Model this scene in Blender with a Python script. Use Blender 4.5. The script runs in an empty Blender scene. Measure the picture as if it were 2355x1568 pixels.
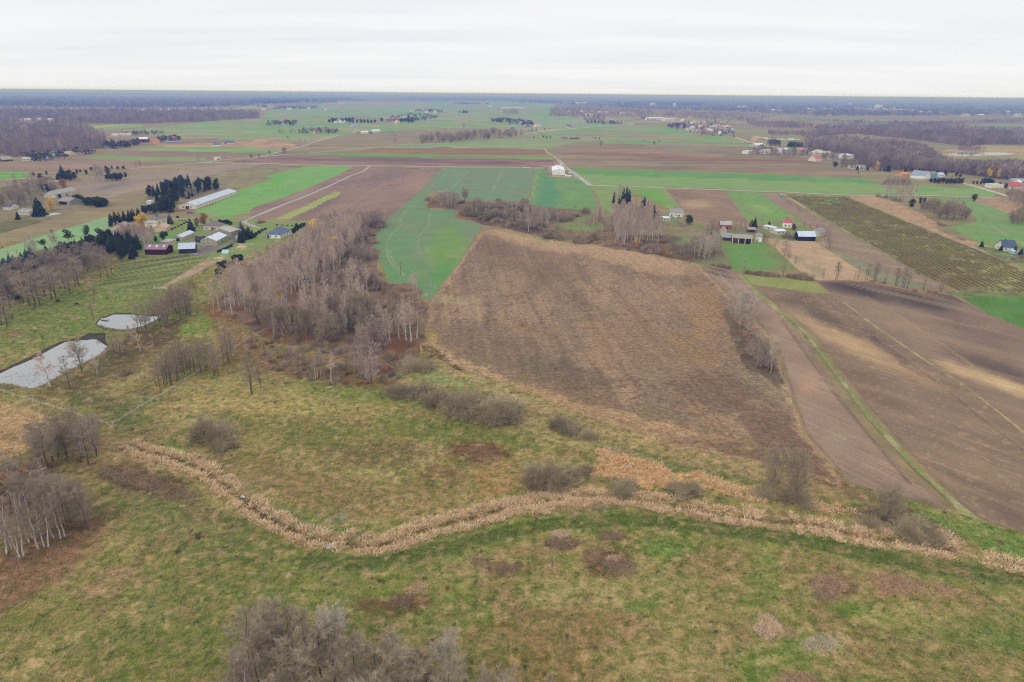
import bpy, math, random
import numpy as np

# ------------------------------------------------------------------ camera, sky, sun, exposure
scene = bpy.context.scene
COL = scene.collection
H = 110.0                     # flying height of the camera
CW, CH, FPX = 2354.0, 1568.0, 1569.0
PITCH = math.atan((784.0 - 215.5) / FPX)
ROLL = math.atan(21.0 / 2354.0)
_f = np.array([0, math.cos(PITCH), -math.sin(PITCH)])
_u0 = np.array([0, math.sin(PITCH), math.cos(PITCH)])
_r0 = np.array([1.0, 0, 0])
_r = math.cos(ROLL) * _r0 + math.sin(ROLL) * _u0
_u = -math.sin(ROLL) * _r0 + math.cos(ROLL) * _u0
from mathutils import Matrix, Vector
cam_data = bpy.data.cameras.new("camera")
cam = bpy.data.objects.new("camera", cam_data)
COL.objects.link(cam)
cam_data.sensor_width = 36.0
cam_data.lens = 36.0 * FPX / CW
cam_data.clip_start = 1.0
cam_data.clip_end = 200000.0
cam.matrix_world = Matrix(((_r[0], _u[0], -_f[0], 0), (_r[1], _u[1], -_f[1], 0), (_r[2], _u[2], -_f[2], H), (0, 0, 0, 1)))
scene.camera = cam

SUN_EL, SUN_AZ = math.radians(38), math.radians(215)
world = bpy.data.worlds.new("World")
scene.world = world
world.use_nodes = True
nt = world.node_tree
nt.nodes.clear()
def N(t, typ, **kw):
    n = t.nodes.new(typ)
    for k, v in kw.items():
        setattr(n, k, v)
    return n
out = N(nt, 'ShaderNodeOutputWorld')
bg = N(nt, 'ShaderNodeBackground')
bg.inputs['Strength'].default_value = 0.1
sky = N(nt, 'ShaderNodeTexSky', sky_type='NISHITA')
sky.sun_disc = False
sky.sun_elevation = SUN_EL
sky.sun_rotation = SUN_AZ
tc = N(nt, 'ShaderNodeTexCoord')
sep = N(nt, 'ShaderNodeSeparateXYZ')
nt.links.new(tc.outputs['Generated'], sep.inputs[0])
zadd = N(nt, 'ShaderNodeMath', operation='ADD'); zadd.inputs[1].default_value = 0.06
zmax = N(nt, 'ShaderNodeMath', operation='MAXIMUM'); zmax.inputs[1].default_value = 0.06
nt.links.new(sep.outputs['Z'], zadd.inputs[0]); nt.links.new(zadd.outputs[0], zmax.inputs[0])
dx = N(nt, 'ShaderNodeMath', operation='DIVIDE'); dy = N(nt, 'ShaderNodeMath', operation='DIVIDE')
nt.links.new(sep.outputs['X'], dx.inputs[0]); nt.links.new(zmax.outputs[0], dx.inputs[1])
nt.links.new(sep.outputs['Y'], dy.inputs[0]); nt.links.new(zmax.outputs[0], dy.inputs[1])
comb = N(nt, 'ShaderNodeCombineXYZ')
nt.links.new(dx.outputs[0], comb.inputs['X']); nt.links.new(dy.outputs[0], comb.inputs['Y'])
mp = N(nt, 'ShaderNodeMapping'); mp.inputs['Scale'].default_value = (0.22, 0.6, 1); mp.inputs['Rotation'].default_value = (0, 0, 0.12)
nt.links.new(comb.outputs[0], mp.inputs[0])
cn = N(nt, 'ShaderNodeTexNoise'); cn.inputs['Scale'].default_value = 1.0; cn.inputs['Detail'].default_value = 3.5; cn.inputs['Roughness'].default_value = 0.5
nt.links.new(mp.outputs[0], cn.inputs['Vector'])
cr = N(nt, 'ShaderNodeValToRGB')
cr.color_ramp.elements[0].position = 0.33; cr.color_ramp.elements[0].color = (0.86, 0.875, 0.92, 1)
cr.color_ramp.elements[1].position = 0.62; cr.color_ramp.elements[1].color = (0.96, 0.963, 0.975, 1)
nt.links.new(cn.outputs['Fac'], cr.inputs[0])
# thinner, warmer cloud towards the horizon
hz = N(nt, 'ShaderNodeMapRange'); hz.inputs['From Min'].default_value = 0.0; hz.inputs['From Max'].default_value = 0.05
hz.inputs['To Min'].default_value = 0.45; hz.inputs['To Max'].default_value = 0.0
nt.links.new(sep.outputs['Z'], hz.inputs['Value'])
hm = N(nt, 'ShaderNodeMixRGB'); hm.inputs['Color2'].default_value = (0.965, 0.955, 0.95, 1)
nt.links.new(hz.outputs[0], hm.inputs['Fac']); nt.links.new(cr.outputs[0], hm.inputs['Color1'])
sc = N(nt, 'ShaderNodeMixRGB', blend_type='MULTIPLY'); sc.inputs['Fac'].default_value = 1.0; sc.inputs['Color2'].default_value = (10, 10, 10, 1)
nt.links.new(hm.outputs[0], sc.inputs['Color1'])
mixs = N(nt, 'ShaderNodeMixRGB'); mixs.inputs['Fac'].default_value = 0.93
nt.links.new(sky.outputs[0], mixs.inputs['Color1']); nt.links.new(sc.outputs[0], mixs.inputs['Color2'])
nt.links.new(mixs.outputs[0], bg.inputs['Color']); nt.links.new(bg.outputs[0], out.inputs['Surface'])

sl = bpy.data.lights.new("sun", 'SUN'); sl.energy = 0.9; sl.angle = math.radians(20); sl.color = (1.0, 0.97, 0.92)
so = bpy.data.objects.new("sun", sl); COL.objects.link(so)
_sd = Vector((math.sin(SUN_AZ) * math.cos(SUN_EL), math.cos(SUN_AZ) * math.cos(SUN_EL), math.sin(SUN_EL)))
so.rotation_euler = (-_sd).to_track_quat('-Z', 'Y').to_euler()

vs = scene.view_settings
vs.view_transform = 'Standard'; vs.look = 'None'; vs.gamma = 1.0; vs.exposure = 0.0; vs.use_curve_mapping = False
scene.cycles.max_bounces = 4; scene.cycles.diffuse_bounces = 2; scene.cycles.glossy_bounces = 2
scene.cycles.transmission_bounces = 1; scene.cycles.volume_bounces = 0; scene.cycles.transparent_max_bounces = 4
scene.cycles.caustics_reflective = False; scene.cycles.caustics_refractive = False
scene.cycles.use_denoising = True; scene.cycles.denoiser = 'OPENIMAGEDENOISE'; scene.cycles.denoising_input_passes = 'RGB_ALBEDO_NORMAL'; scene.cycles.denoising_prefilter = 'NONE'; scene.cycles.filter_width = 1.1
scene.cycles.use_adaptive_sampling = True; scene.cycles.adaptive_threshold = 0.02

# ------------------------------------------------------------------ helpers
RNG = np.random.default_rng(7)
random.seed(7)
def S(r, g, b):
    o = []
    for c in (r, g, b):
        c = c / 255.0
        o.append(c / 12.92 if c <= 0.04045 else ((c + 0.055) / 1.055) ** 2.4)
    return np.array(o)
def gxy(u, v):
    """ground point(s) seen at photo position (u, v)"""
    u = np.asarray(u, float); v = np.asarray(v, float)
    x = (u - 1177) / FPX; y = -(v - 784) / FPX
    rx = _f[0] + x * _r[0] + y * _u[0]; ry = _f[1] + x * _r[1] + y * _u[1]; rz = _f[2] + x * _r[2] + y * _u[2]
    t = H / np.maximum(-rz, 0.0022)
    return t * rx, t * ry
def toph(u, v, vt):
    """height of a thing standing at (u, v) whose top is seen at vt"""
    X, Y = gxy(u, v)
    x = (u - 1177) / FPX; y = -(vt - 784) / FPX
    ry = _f[1] + x * _r[1] + y * _u[1]; rz = _f[2] + x * _r[2] + y * _u[2]
    return H + float(Y) / ry * rz
def crop(x0, y0, k):
    def f(*pts):
        q = [(x0 + k * a, y0 + k * b) for a, b in pts]
        return q
    return f
c1 = crop(0, 189.7, .2684); c2 = crop(574.7, 189.7, .2684); c3 = crop(1149.4, 189.7, .2684); c4 = crop(1721.8, 189.7, .2684)
d1 = crop(0, 574.7, .2684); d2 = crop(574.7, 574.7, .2684); d3 = crop(1149.4, 574.7, .2684); d4 = crop(1721.8, 574.7, .2684)
r5 = crop(0, 977, .3768); r6 = crop(574.7, 977, .3768); r7 = crop(1149.4, 977, .3768); r8 = crop(1721.8, 977, .3768)
e1 = crop(0, 402.3, .1708); e2 = crop(316.1, 431, .1708); e3 = crop(948.3, 344.8, .1708); e4 = crop(1408, 402.3, .2196)
e5 = crop(1954, 321.8, .1832); e6 = crop(1551.7, 586.2, .2126); e8 = crop(1206.9, 218.4, .2928)

def _hash(ix, iy, seed):
    h = (ix.astype(np.int64) * 374761393 + iy.astype(np.int64) * 668265263 + seed * 1274126177) & 0xffffffff
    h = ((h ^ (h >> 13)) * 1274126177) & 0xffffffff
    return ((h ^ (h >> 16)) & 0xffff) / 65535.0
def vnoise(x, y, seed):
    ix = np.floor(x); iy = np.floor(y); fx = x - ix; fy = y - iy
    fx = fx * fx * (3 - 2 * fx); fy = fy * fy * (3 - 2 * fy)
    ix = ix.astype(np.int64); iy = iy.astype(np.int64)
    a = _hash(ix, iy, seed); b = _hash(ix + 1, iy, seed); c = _hash(ix, iy + 1, seed); d = _hash(ix + 1, iy + 1, seed)
    return (a * (1 - fx) + b * fx) * (1 - fy) + (c * (1 - fx) + d * fx) * fy
def fbm(x, y, octv=4, seed=0):
    x = np.asarray(x, float); y = np.asarray(y, float)
    s = np.zeros(np.broadcast(x, y).shape); a = 1.0; t = 0
    for i in range(octv):
        s = s + a * vnoise(x * 2 ** i + 17.3 * i, y * 2 ** i + 9.1 * i, seed + i); t += a; a *= 0.55
    return s / t
def sstep(lo, hi, x):
    t = np.clip((x - lo) / (hi - lo), 0, 1)
    return t * t * (3 - 2 * t)
def inpoly(x, y, poly):
    p = np.asarray(poly, float); r = np.zeros(x.shape, bool); n = len(p); j = n - 1
    for i in range(n):
        xi, yi = p[i]; xj, yj = p[j]
        if yi != yj:
            c = ((yi > y) != (yj > y)) & (x < (xj - xi) * (y - yi) / (yj - yi) + xi)
            r ^= c
        j = i
    return r
def segdist(x, y, pts):
    d = np.full(x.shape, 1e9)
    for (ax, ay), (bx, by) in zip(pts[:-1], pts[1:]):
        vx, vy = bx - ax, by - ay; L = vx * vx + vy * vy + 1e-9
        t = np.clip(((x - ax) * vx + (y - ay) * vy) / L, 0, 1)
        d = np.minimum(d, np.hypot(x - ax - t * vx, y - ay - t * vy))
    return d
def curve(pts, n=10):
    """smooth line through the points"""
    p = np.asarray(pts, float); P = np.vstack([2 * p[0] - p[1], p, 2 * p[-1] - p[-2]]); o = []
    for i in range(1, len(P) - 2):
        for k in range(n):
            t = k / n
            o.append(0.5 * ((2 * P[i]) + (-P[i - 1] + P[i + 1]) * t + (2 * P[i - 1] - 5 * P[i] + 4 * P[i + 1] - P[i + 2]) * t * t + (-P[i - 1] + 3 * P[i] - 3 * P[i + 1] + P[i + 2]) * t ** 3))
    o.append(P[-2])
    return np.array(o)

def tag(o, label=None, cat=None, group=None, kind=None):
    if label: o['label'] = label
    if cat: o['category'] = cat
    if group: o['group'] = group
    if kind: o['kind'] = kind
    return o
def meshdata(name, V, T, mats=(), col=None, smooth=False):
    V = np.asarray(V, np.float32); T = np.asarray(T, np.int32)
    me = bpy.data.meshes.new(name)
    n, (m, k) = len(V), T.shape
    me.vertices.add(n); me.vertices.foreach_set('co', V.ravel())
    me.loops.add(m * k); me.loops.foreach_set('vertex_index', T.ravel())
    me.polygons.add(m); me.polygons.foreach_set('loop_start', np.arange(0, m * k, k, dtype=np.int32))
    me.update(calc_edges=True)
    me.polygons.foreach_set('use_smooth', np.full(m, smooth))
    if col is not None:
        a = me.color_attributes.new('cover', 'FLOAT_COLOR', 'POINT')
        c = np.ones((n, 4), np.float32); c[:, :3] = col
        a.data.foreach_set('color', c.ravel())
    for mt in (mats if isinstance(mats, (list, tuple)) else [mats]):
        me.materials.append(mt)
    return me
def link(name, data, parent=None, loc=None, rz=0.0):
    o = bpy.data.objects.new(name, data); COL.objects.link(o)
    if parent is not None: o.parent = parent
    if loc is not None: o.location = loc
    if rz: o.rotation_euler = (0, 0, rz)
    return o

# ------------------------------------------------------------------ materials
def newmat(name, rough=0.95, spec=0.15):
    m = bpy.data.materials.new(name); m.use_nodes = True
    b = m.node_tree.nodes['Principled BSDF']
    b.inputs['Roughness'].default_value = rough
    b.inputs['Specular IOR Level'].default_value = spec
    return m, m.node_tree, b
def cover_mat(name, scales=((2.5, .35), (.35, .25)), streak=None, bump=0.0, bscale=3.0, gain=1.0, hue=None):
    """ground cover: colour map of the mesh, broken up by grain; streak = (world angle, across scale, amount)"""
    m, t, b = newmat(name)
    at = N(t, 'ShaderNodeAttribute'); at.attribute_name = 'cover'
    geo = N(t, 'ShaderNodeTexCoord')
    cur = at.outputs['Color']
    if hue:      # dry and fresh blades mixed
        n = N(t, 'ShaderNodeTexNoise'); n.inputs['Scale'].default_value = hue[0]; n.inputs['Detail'].default_value = 7; n.inputs['Roughness'].default_value = .7
        t.links.new(geo.outputs['Object'], n.inputs['Vector'])
        rp = N(t, 'ShaderNodeValToRGB')
        rp.color_ramp.elements[0].position = .43; rp.color_ramp.elements[0].color = (*hue[1], 1)
        rp.color_ramp.elements[1].position = .57; rp.color_ramp.elements[1].color = (*hue[2], 1)
        t.links.new(n.outputs['Fac'], rp.inputs[0])
        x = N(t, 'ShaderNodeVectorMath', operation='MULTIPLY')
        t.links.new(cur, x.inputs[0]); t.links.new(rp.outputs[0], x.inputs[1]); cur = x.outputs[0]
    if gain != 1.0:
        x = N(t, 'ShaderNodeVectorMath', operation='SCALE'); x.inputs['Scale'].default_value = gain
        t.links.new(cur, x.inputs[0]); cur = x.outputs[0]
    for s, a in scales:
        n = N(t, 'ShaderNodeTexNoise'); n.inputs['Scale'].default_value = s; n.inputs['Detail'].default_value = 5; n.inputs['Roughness'].default_value = .65
        t.links.new(geo.outputs['Object'], n.inputs['Vector'])
        r = N(t, 'ShaderNodeMapRange'); r.inputs['From Min'].default_value = .3; r.inputs['From Max'].default_value = .7
        r.inputs['To Min'].default_value = 1 - a; r.inputs['To Max'].default_value = 1 + a
        t.links.new(n.outputs['Fac'], r.inputs['Value'])
        x = N(t, 'ShaderNodeVectorMath', operation='SCALE')
        t.links.new(cur, x.inputs[0]); t.links.new(r.outputs[0], x.inputs['Scale'])
        cur = x.outputs[0]
    if streak:
        ang, sc_, a = streak
        mpn = N(t, 'ShaderNodeMapping'); mpn.inputs['Rotation'].default_value = (0, 0, -ang)
        t.links.new(geo.outputs['Object'], mpn.inputs[0])
        ms = N(t, 'ShaderNodeMapping'); ms.inputs['Scale'].default_value = (sc_ / 60, sc_, 1)
        t.links.new(mpn.outputs[0], ms.inputs[0])
        n = N(t, 'ShaderNodeTexNoise'); n.inputs['Scale'].default_value = 1.0; n.inputs['Detail'].default_value = 3; n.inputs['Roughness'].default_value = .6
        t.links.new(ms.outputs[0], n.inputs['Vector'])
        r = N(t, 'ShaderNodeMapRange'); r.inputs['From Min'].default_value = .3; r.inputs['From Max'].default_value = .7
        r.inputs['To Min'].default_value = 1 - a; r.inputs['To Max'].default_value = 1 + a
        t.links.new(n.outputs['Fac'], r.inputs['Value'])
        x = N(t, 'ShaderNodeVectorMath', operation='SCALE')
        t.links.new(cur, x.inputs[0]); t.links.new(r.outputs[0], x.inputs['Scale'])
        cur = x.outputs[0]
    t.links.new(cur, b.inputs['Base Color'])
    if bump:
        n = N(t, 'ShaderNodeTexNoise'); n.inputs['Scale'].default_value = bscale; n.inputs['Detail'].default_value = 4
        t.links.new(geo.outputs['Object'], n.inputs['Vector'])
        bp = N(t, 'ShaderNodeBump'); bp.inputs['Strength'].default_value = 1.0; bp.inputs['Distance'].default_value = bump
        t.links.new(n.outputs['Fac'], bp.inputs['Height']); t.links.new(bp.outputs[0], b.inputs['Normal'])
    return m
def var_mat(name, c1_, c2_, rough=.9, scale=1.5, objvar=.0, spec=.15):
    """two tones broken up by noise, plus a tone per object"""
    m, t, b = newmat(name, rough, spec)
    geo = N(t, 'ShaderNodeTexCoord')
    n = N(t, 'ShaderNodeTexNoise'); n.inputs['Scale'].default_value = scale; n.inputs['Detail'].default_value = 4
    t.links.new(geo.outputs['Object'], n.inputs['Vector'])
    cr_ = N(t, 'ShaderNodeValToRGB')
    cr_.color_ramp.elements[0].position = .35; cr_.color_ramp.elements[0].color = (*c1_, 1)
    cr_.color_ramp.elements[1].position = .65; cr_.color_ramp.elements[1].color = (*c2_, 1)
    t.links.new(n.outputs['Fac'], cr_.inputs[0])
    cur = cr_.outputs[0]
    if objvar:
        oi = N(t, 'ShaderNodeObjectInfo')
        r = N(t, 'ShaderNodeMapRange'); r.inputs['To Min'].default_value = 1 - objvar; r.inputs['To Max'].default_value = 1 + objvar
        t.links.new(oi.outputs['Random'], r.inputs['Value'])
        x = N(t, 'ShaderNodeVectorMath', operation='SCALE')
        t.links.new(cur, x.inputs[0]); t.links.new(r.outputs[0], x.inputs['Scale']); cur = x.outputs[0]
    t.links.new(cur, b.inputs['Base Color'])
    return m
_pm = {}
def paint(c, rough=.8, var=.12, scale=.8):
    """plain painted or mineral surface with slight stains"""
    key = (tuple(c), rough, var)
    if key not in _pm:
        a = S(*c); _pm[key] = var_mat('surface_%d_%d_%d' % tuple(c), a * (1 - var), np.minimum(a * (1 + var), .9), rough, scale)
    return _pm[key]

M_meadow = cover_mat('meadow_cover', ((1.6, .30), (.22, .15), (5.0, .34)), None, .3, 1.4, 1.08, (.42, (.66, .76, .48), (1.27, 1.13, 1.08)))
M_fallow = cover_mat('fallow_cover', ((1.6, .22), (4.5, .28), (.12, .12)), (math.radians(97), .35, .14), .2, 1.5, 1.06, (.5, (.76, .75, .72), (1.22, 1.20, 1.17)))
M_crop = cover_mat('crop_cover', ((.5, .08), (3.0, .14), (.06, .10)), None, .05, 4, .86, (.03, (.98, 1.0, .92), (1.06, .98, .96)))
M_crop2 = cover_mat('crop_rows_cover', ((.5, .08), (3.0, .14), (.05, .10)), (math.radians(62), .6, .10), .05, 4, .88, (.03, (.96, .98, .88), (1.08, .98, .92)))
M_far = cover_mat('field_cover', ((.02, .14), (.25, .12)), (0.03, .05, .20), 0, 3, 1.0, (.006, (1.0, .94, .82), (1.18, 1.02, .90)))
M_diag = cover_mat('strip_field_cover', ((.5, .10), (.05, .10)), (math.radians(38), .5, .16))
M_plough = cover_mat('plough_cover', ((.8, .10), (4.0, .16), (.05, .08)), (math.radians(128), 1.3, .20), .12, 3, 1.0, (.05, (1.0, .97, .87), (1.06, 1.01, .90)))
M_plough2 = cover_mat('plough_cover_north', ((.8, .10), (3.0, .10), (.05, .08)), (math.radians(120), 1.0, .15), .1, 3, 1.03, (.05, (1.0, .97, .87), (1.06, 1.01, .90)))
M_soil = cover_mat('leaf_litter_cover', ((1.0, .3), (.15, .2), (5.0, .25)), None, .2, 2)
M_road = cover_mat('gravel_cover', ((.3, .10), (3.0, .10)), None, 0)
M_leafc = cover_mat('foliage_cover', ((1.0, .22),))
M_strawc = cover_mat('straw_cover', ((2.0, .25),))
def water_mat():
    m, t, b = newmat('pond_water', .04, .5)
    b.inputs['Base Color'].default_value = (.13, .14, .14, 1); b.inputs['IOR'].default_value = 5.0
    n = N(t, 'ShaderNodeTexNoise'); n.inputs['Scale'].default_value = .4; n.inputs['Detail'].default_value = 3
    g = N(t, 'ShaderNodeTexCoord'); t.links.new(g.outputs['Object'], n.inputs['Vector'])
    bp = N(t, 'ShaderNodeBump'); bp.inputs['Distance'].default_value = .0015
    t.links.new(n.outputs['Fac'], bp.inputs['Height']); t.links.new(bp.outputs[0], b.inputs['Normal'])
    return m
M_water = water_mat()
M_birchbark = var_mat('birch_bark', S(160, 152, 146), S(242, 238, 232), .8, 6, .08)
M_palebark = var_mat('pale_bark', S(140, 130, 116), S(196, 186, 170), .9, 5, .1)
M_darkbark = var_mat('dark_bark', S(80, 72, 62), S(118, 108, 94), .95, 4, .12)
M_birchtwig = var_mat('birch_twig', S(180, 158, 144), S(216, 196, 180), .95, .8, .2)
M_birchtwig2 = var_mat('brown_birch_twig', S(150, 130, 116), S(190, 168, 152), .95, .8, .2)
M_aldertwig = var_mat('alder_twig', S(148, 134, 115), S(182, 166, 144), .95, .8, .16)
M_paletwig = var_mat('pale_twig', S(174, 162, 147), S(206, 194, 178), .95, .8, .12)
M_purpletwig = var_mat('purple_twig', S(158, 140, 130), S(190, 171, 160), .95, .8, .18)
M_bushtwig = var_mat('bush_twig', S(146, 132, 106), S(184, 168, 138), .95, .6, .18)
M_rusttwig = var_mat('rusty_twig', S(160, 122, 98), S(190, 146, 114), .95, .6, .15)
M_spruce = var_mat('spruce_needles', S(36, 50, 38), S(72, 90, 60), .9, .9, .22)
M_pine = var_mat('pine_needles', S(46, 62, 42), S(86, 102, 64), .9, .9, .2)
M_bluespruce = var_mat('blue_spruce_needles', S(70, 88, 92), S(108, 126, 126), .9, 1.2, .12)
M_gold = var_mat('golden_leaves', S(216, 174, 72), S(246, 210, 110), .9, 1.0, .08)
M_rust = var_mat('rusty_leaves', S(152, 108, 74), S(188, 136, 92), .9, 1.0, .1)
M_maroonleaf = var_mat('dark_red_leaves', S(92, 58, 58), S(124, 80, 74), .9, 1.0, .1)
M_glass = newmat('dark_window_glass', .1, .5)[0]; M_glass.node_tree.nodes['Principled BSDF'].inputs['Base Color'].default_value = (.03, .035, .04, 1)
# ------------------------------------------------------------------ ground, fields, roads, water
ZK = [0]
def sheet(name, label, poly, base, ops=(), mat=None, step=4, edge=3.0, relief=0.0, cat='field', lift=None, warp=14.0, rim=None):
    poly = np.asarray(poly, float)
    u0, v0 = poly.min(0) - 2; u1, v1 = poly.max(0) + 2
    us = np.arange(u0, u1 + step, step); vs_ = np.arange(v0, v1 + step, step)
    U, V = np.meshgrid(us, vs_)
    nu, nv = len(us), len(vs_)
    X, Y = gxy(U, V)
    EX, EY = gxy(poly[:, 0], poly[:, 1]); EP = list(zip(EX, EY)); EP.append(EP[0])
    cu = (U[:-1, :-1] + U[1:, 1:]) / 2; cv = (V[:-1, :-1] + V[1:, 1:]) / 2
    w1 = (fbm(cu / (5 + edge), cv / (3 + edge * .6), 3, 5) - .5) * 2 * edge; w2 = (fbm(cu / (5 + edge) + 50, cv / (3 + edge * .6), 3, 9) - .5) * edge
    keep = inpoly(cu + w1, cv + w2, poly)
    C = np.ones(U.shape + (3,)) * np.asarray(base)
    wu = U + (fbm(U / 26, V / 14, 4, 21) - .5) * 4 * warp; wv = V + (fbm(U / 26 + 90, V / 14, 4, 33) - .5) * 2 * warp
    for op in ops:
        k = op[0]
        if k == 'e':
            _, ex, ey, rx, ry, rot, col, al = op
            a = math.radians(rot); dx_ = wu - ex; dy_ = wv - ey
            p = (dx_ * math.cos(a) + dy_ * math.sin(a)) / rx; q = (-dx_ * math.sin(a) + dy_ * math.cos(a)) / ry
            m = sstep(1.2, .6, np.hypot(p, q)); al = min(1, al * 1.25)
        elif k == 's':     # soft ellipse, no ragged edge
            _, ex, ey, rx, ry, rot, col, al = op
            a = math.radians(rot); dx_ = U + (wu - U) * .35 - ex; dy_ = V + (wv - V) * .35 - ey
            p = (dx_ * math.cos(a) + dy_ * math.sin(a)) / rx; q = (-dx_ * math.sin(a) + dy_ * math.cos(a)) / ry
            m = sstep(1.3, .2, np.hypot(p, q))
        elif k == 'l':
            _, pts, hw_, col, al = op
            wx, wy = gxy(*np.asarray(pts, float).T)
            d = segdist(X, Y, list(zip(wx, wy)))
            m = sstep(hw_ * 1.3, hw_ * .6, d)
        elif k == 'n':
            _, sc_, seed, lo, hi, col, al = op
            m = sstep(lo, hi, fbm(X / sc_, Y / sc_, 4, seed))
        elif k == 'r':     # drawn out along a direction (world angle)
            _, ang, sl_, sa_, seed, lo, hi, col, al = op
            p = X * math.cos(ang) + Y * math.sin(ang); q = -X * math.sin(ang) + Y * math.cos(ang)
            m = sstep(lo, hi, fbm(p / sl_, q / sa_, 4, seed))
        elif k == 'p':
            _, pl, col, al = op
            m = inpoly(U + (wu - U) * .12, V + (wv - V) * .12, pl).astype(float)
        m = (m * al)[..., None]
        C = C * (1 - m) + np.asarray(col) * m
    if rim:
        rc, rw, ra = rim
        dd = segdist(X, Y, EP) + (fbm(X / (rw * 1.2), Y / (rw * 1.2), 3, 77) - .5) * rw * 1.6
        m = (sstep(rw, 0, dd) * ra)[..., None]
        C = C * (1 - m) + np.asarray(rc) * m
    ZK[0] += 1
    z = 0.0015 * ZK[0] if lift is None else lift
    Z = np.full(X.shape, z)
    if relief:
        Z = Z - relief * fbm(X / 7, Y / 7, 4, 3)
    idx = np.arange(nu * nv).reshape(nv, nu)
    q = np.stack([idx[1:, :-1], idx[1:, 1:], idx[:-1, 1:], idx[:-1, :-1]], -1)[keep]
    if len(q) == 0: return None
    # round off the stair steps of the outline
    ed = np.concatenate([q[:, [0, 1]], q[:, [1, 2]], q[:, [2, 3]], q[:, [3, 0]]]); es = np.sort(ed, 1)
    key = es[:, 0].astype(np.int64) * (nu * nv) + es[:, 1]
    uq, ct = np.unique(key, return_counts=True); b = uq[ct == 1]; ba, bb = b // (nu * nv), b % (nu * nv)
    UV = np.stack([U.ravel(), V.ravel()], -1); deg = np.zeros(len(UV)); np.add.at(deg, ba, 1); np.add.at(deg, bb, 1); bm = deg > 0
    for _ in range(5):
        acc = np.zeros_like(UV); np.add.at(acc, ba, UV[bb]); np.add.at(acc, bb, UV[ba])
        UV[bm] = .45 * UV[bm] + .55 * acc[bm] / deg[bm][:, None]
    X.ravel()[bm], Y.ravel()[bm] = gxy(UV[bm, 0], UV[bm, 1])
    used, inv = np.unique(q, return_inverse=True)
    Vv = np.stack([X, Y, Z], -1).reshape(-1, 3)[used]
    me = meshdata(name, Vv, inv.reshape(-1, 4), mat, C.reshape(-1, 3)[used], True)
    return tag(link(name, me), label, cat, None, 'structure')
def sheet_color(u, v):
    return None
def ribbon(name, label, pts, width, col, mat=None, cat='road', n=8, tracks=None):
    p = curve(pts, n)
    wx, wy = gxy(p[:, 0], p[:, 1])
    P = np.stack([wx, wy], -1)
    T = np.gradient(P, axis=0); T /= np.linalg.norm(T, axis=1)[:, None] + 1e-9
    Nn = np.stack([-T[:, 1], T[:, 0]], -1)
    rg = np.random.default_rng(len(P))
    w = width / 2 * (1 + (rg.random(len(P)) - .5) * .25)[:, None]
    ZK[0] += 1
    z = 0.0015 * ZK[0] + .004
    cols = [-1, -.35, .35, 1] if tracks is not None else [-1, 0, 1]
    rows = [P + Nn * w * c for c in cols]
    k = len(cols); m = len(P)
    V = np.zeros((m, k, 3)); C = np.zeros((m, k, 3))
    for i in range(k):
        V[:, i, :2] = rows[i]; V[:, i, 2] = z
        C[:, i] = np.asarray(col) * (1 + (rg.random(m)[:, None] - .5) * .16)
    idx = np.arange(m * k).reshape(m, k)
    q = np.stack([idx[:-1, :-1], idx[:-1, 1:], idx[1:, 1:], idx[1:, :-1]], -1).reshape(-1, 4)
    me = meshdata(name, V.reshape(-1, 3), q, mat or M_road, C.reshape(-1, 3), True)
    return tag(link(name, me), label, cat, None, 'structure')

# base ground to the horizon
def ground():
    R = np.concatenate([np.linspace(20, 400, 8), np.geomspace(500, 44000, 44)])
    A = np.linspace(0, 2 * math.pi, 181)[:-1]
    V = [(0, 0, -.03)]; 
    for r in R:
        for a in A: V.append((r * math.sin(a), r * math.cos(a), -.03))
    V = np.array(V); n = len(A)
    idx = 1 + np.arange(len(R) * n).reshape(len(R), n); nx = np.roll(idx, -1, 1)
    q = np.stack([idx[:-1], nx[:-1], nx[1:], idx[1:]], -1).reshape(-1, 4)
    q0 = np.stack([np.zeros(n, int), idx[0], nx[0], nx[0]], -1)
    tri = np.concatenate([q[:, [0, 1, 2]], q[:, [0, 2, 3]], q0[:, :3]])[:, ::-1]
    f = fbm(V[:, 0] / 900, V[:, 1] / 900, 4, 2)[:, None]
    C = S(134, 136, 96) * (1 - f) + S(142, 124, 102) * f
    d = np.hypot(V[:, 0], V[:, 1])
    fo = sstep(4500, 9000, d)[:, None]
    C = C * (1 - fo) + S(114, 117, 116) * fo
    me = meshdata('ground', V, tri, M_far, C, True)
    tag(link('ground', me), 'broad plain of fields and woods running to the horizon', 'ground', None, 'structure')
ground()

OL, GR, ST, BR, DB = S(138, 126, 82), S(122, 121, 66), S(176, 158, 114), S(136, 112, 82), S(104, 86, 66)
LG, BG, TAN, RUST = S(132, 136, 78), S(86, 122, 48), S(178, 148, 114), S(124, 88, 66)
DG = S(76, 96, 46)
DITCH_W = curve(r5((775, 120), (900, 165), (1080, 210), (1250, 285), (1390, 390), (1500, 470), (1640, 575), (1780, 640), (1920, 705)) + r6((480, 715),), 5)
DITCH_M = curve(r6((530, 705), (640, 735), (800, 735), (950, 680), (1150, 615), (1350, 570), (1550, 515), (1750, 480), (1983, 425)), 5)
DITCH_E = curve(r7((0, 505), (200, 480), (400, 450), (620, 445), (850, 465), (1050, 490), (1300, 535), (1500, 575)), 5)
DITCH_E2 = curve(r8((-40, 560), (150, 590), (350, 605), (550, 650), (750, 692), (950, 705), (1150, 745), (1250, 775)), 5)
DITCH_R = curve(r8((1420, 800), (1500, 830), (1600, 855), (1700, 880), (1850, 920)), 5)
BED = r7((585, 130), (700, 170), (900, 215), (1060, 300), (1180, 290), (1450, 360), (1678, 470), (1500, 460), (1230, 370), (1070, 370), (900, 390), (720, 320), (545, 300), (620, 230))
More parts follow.
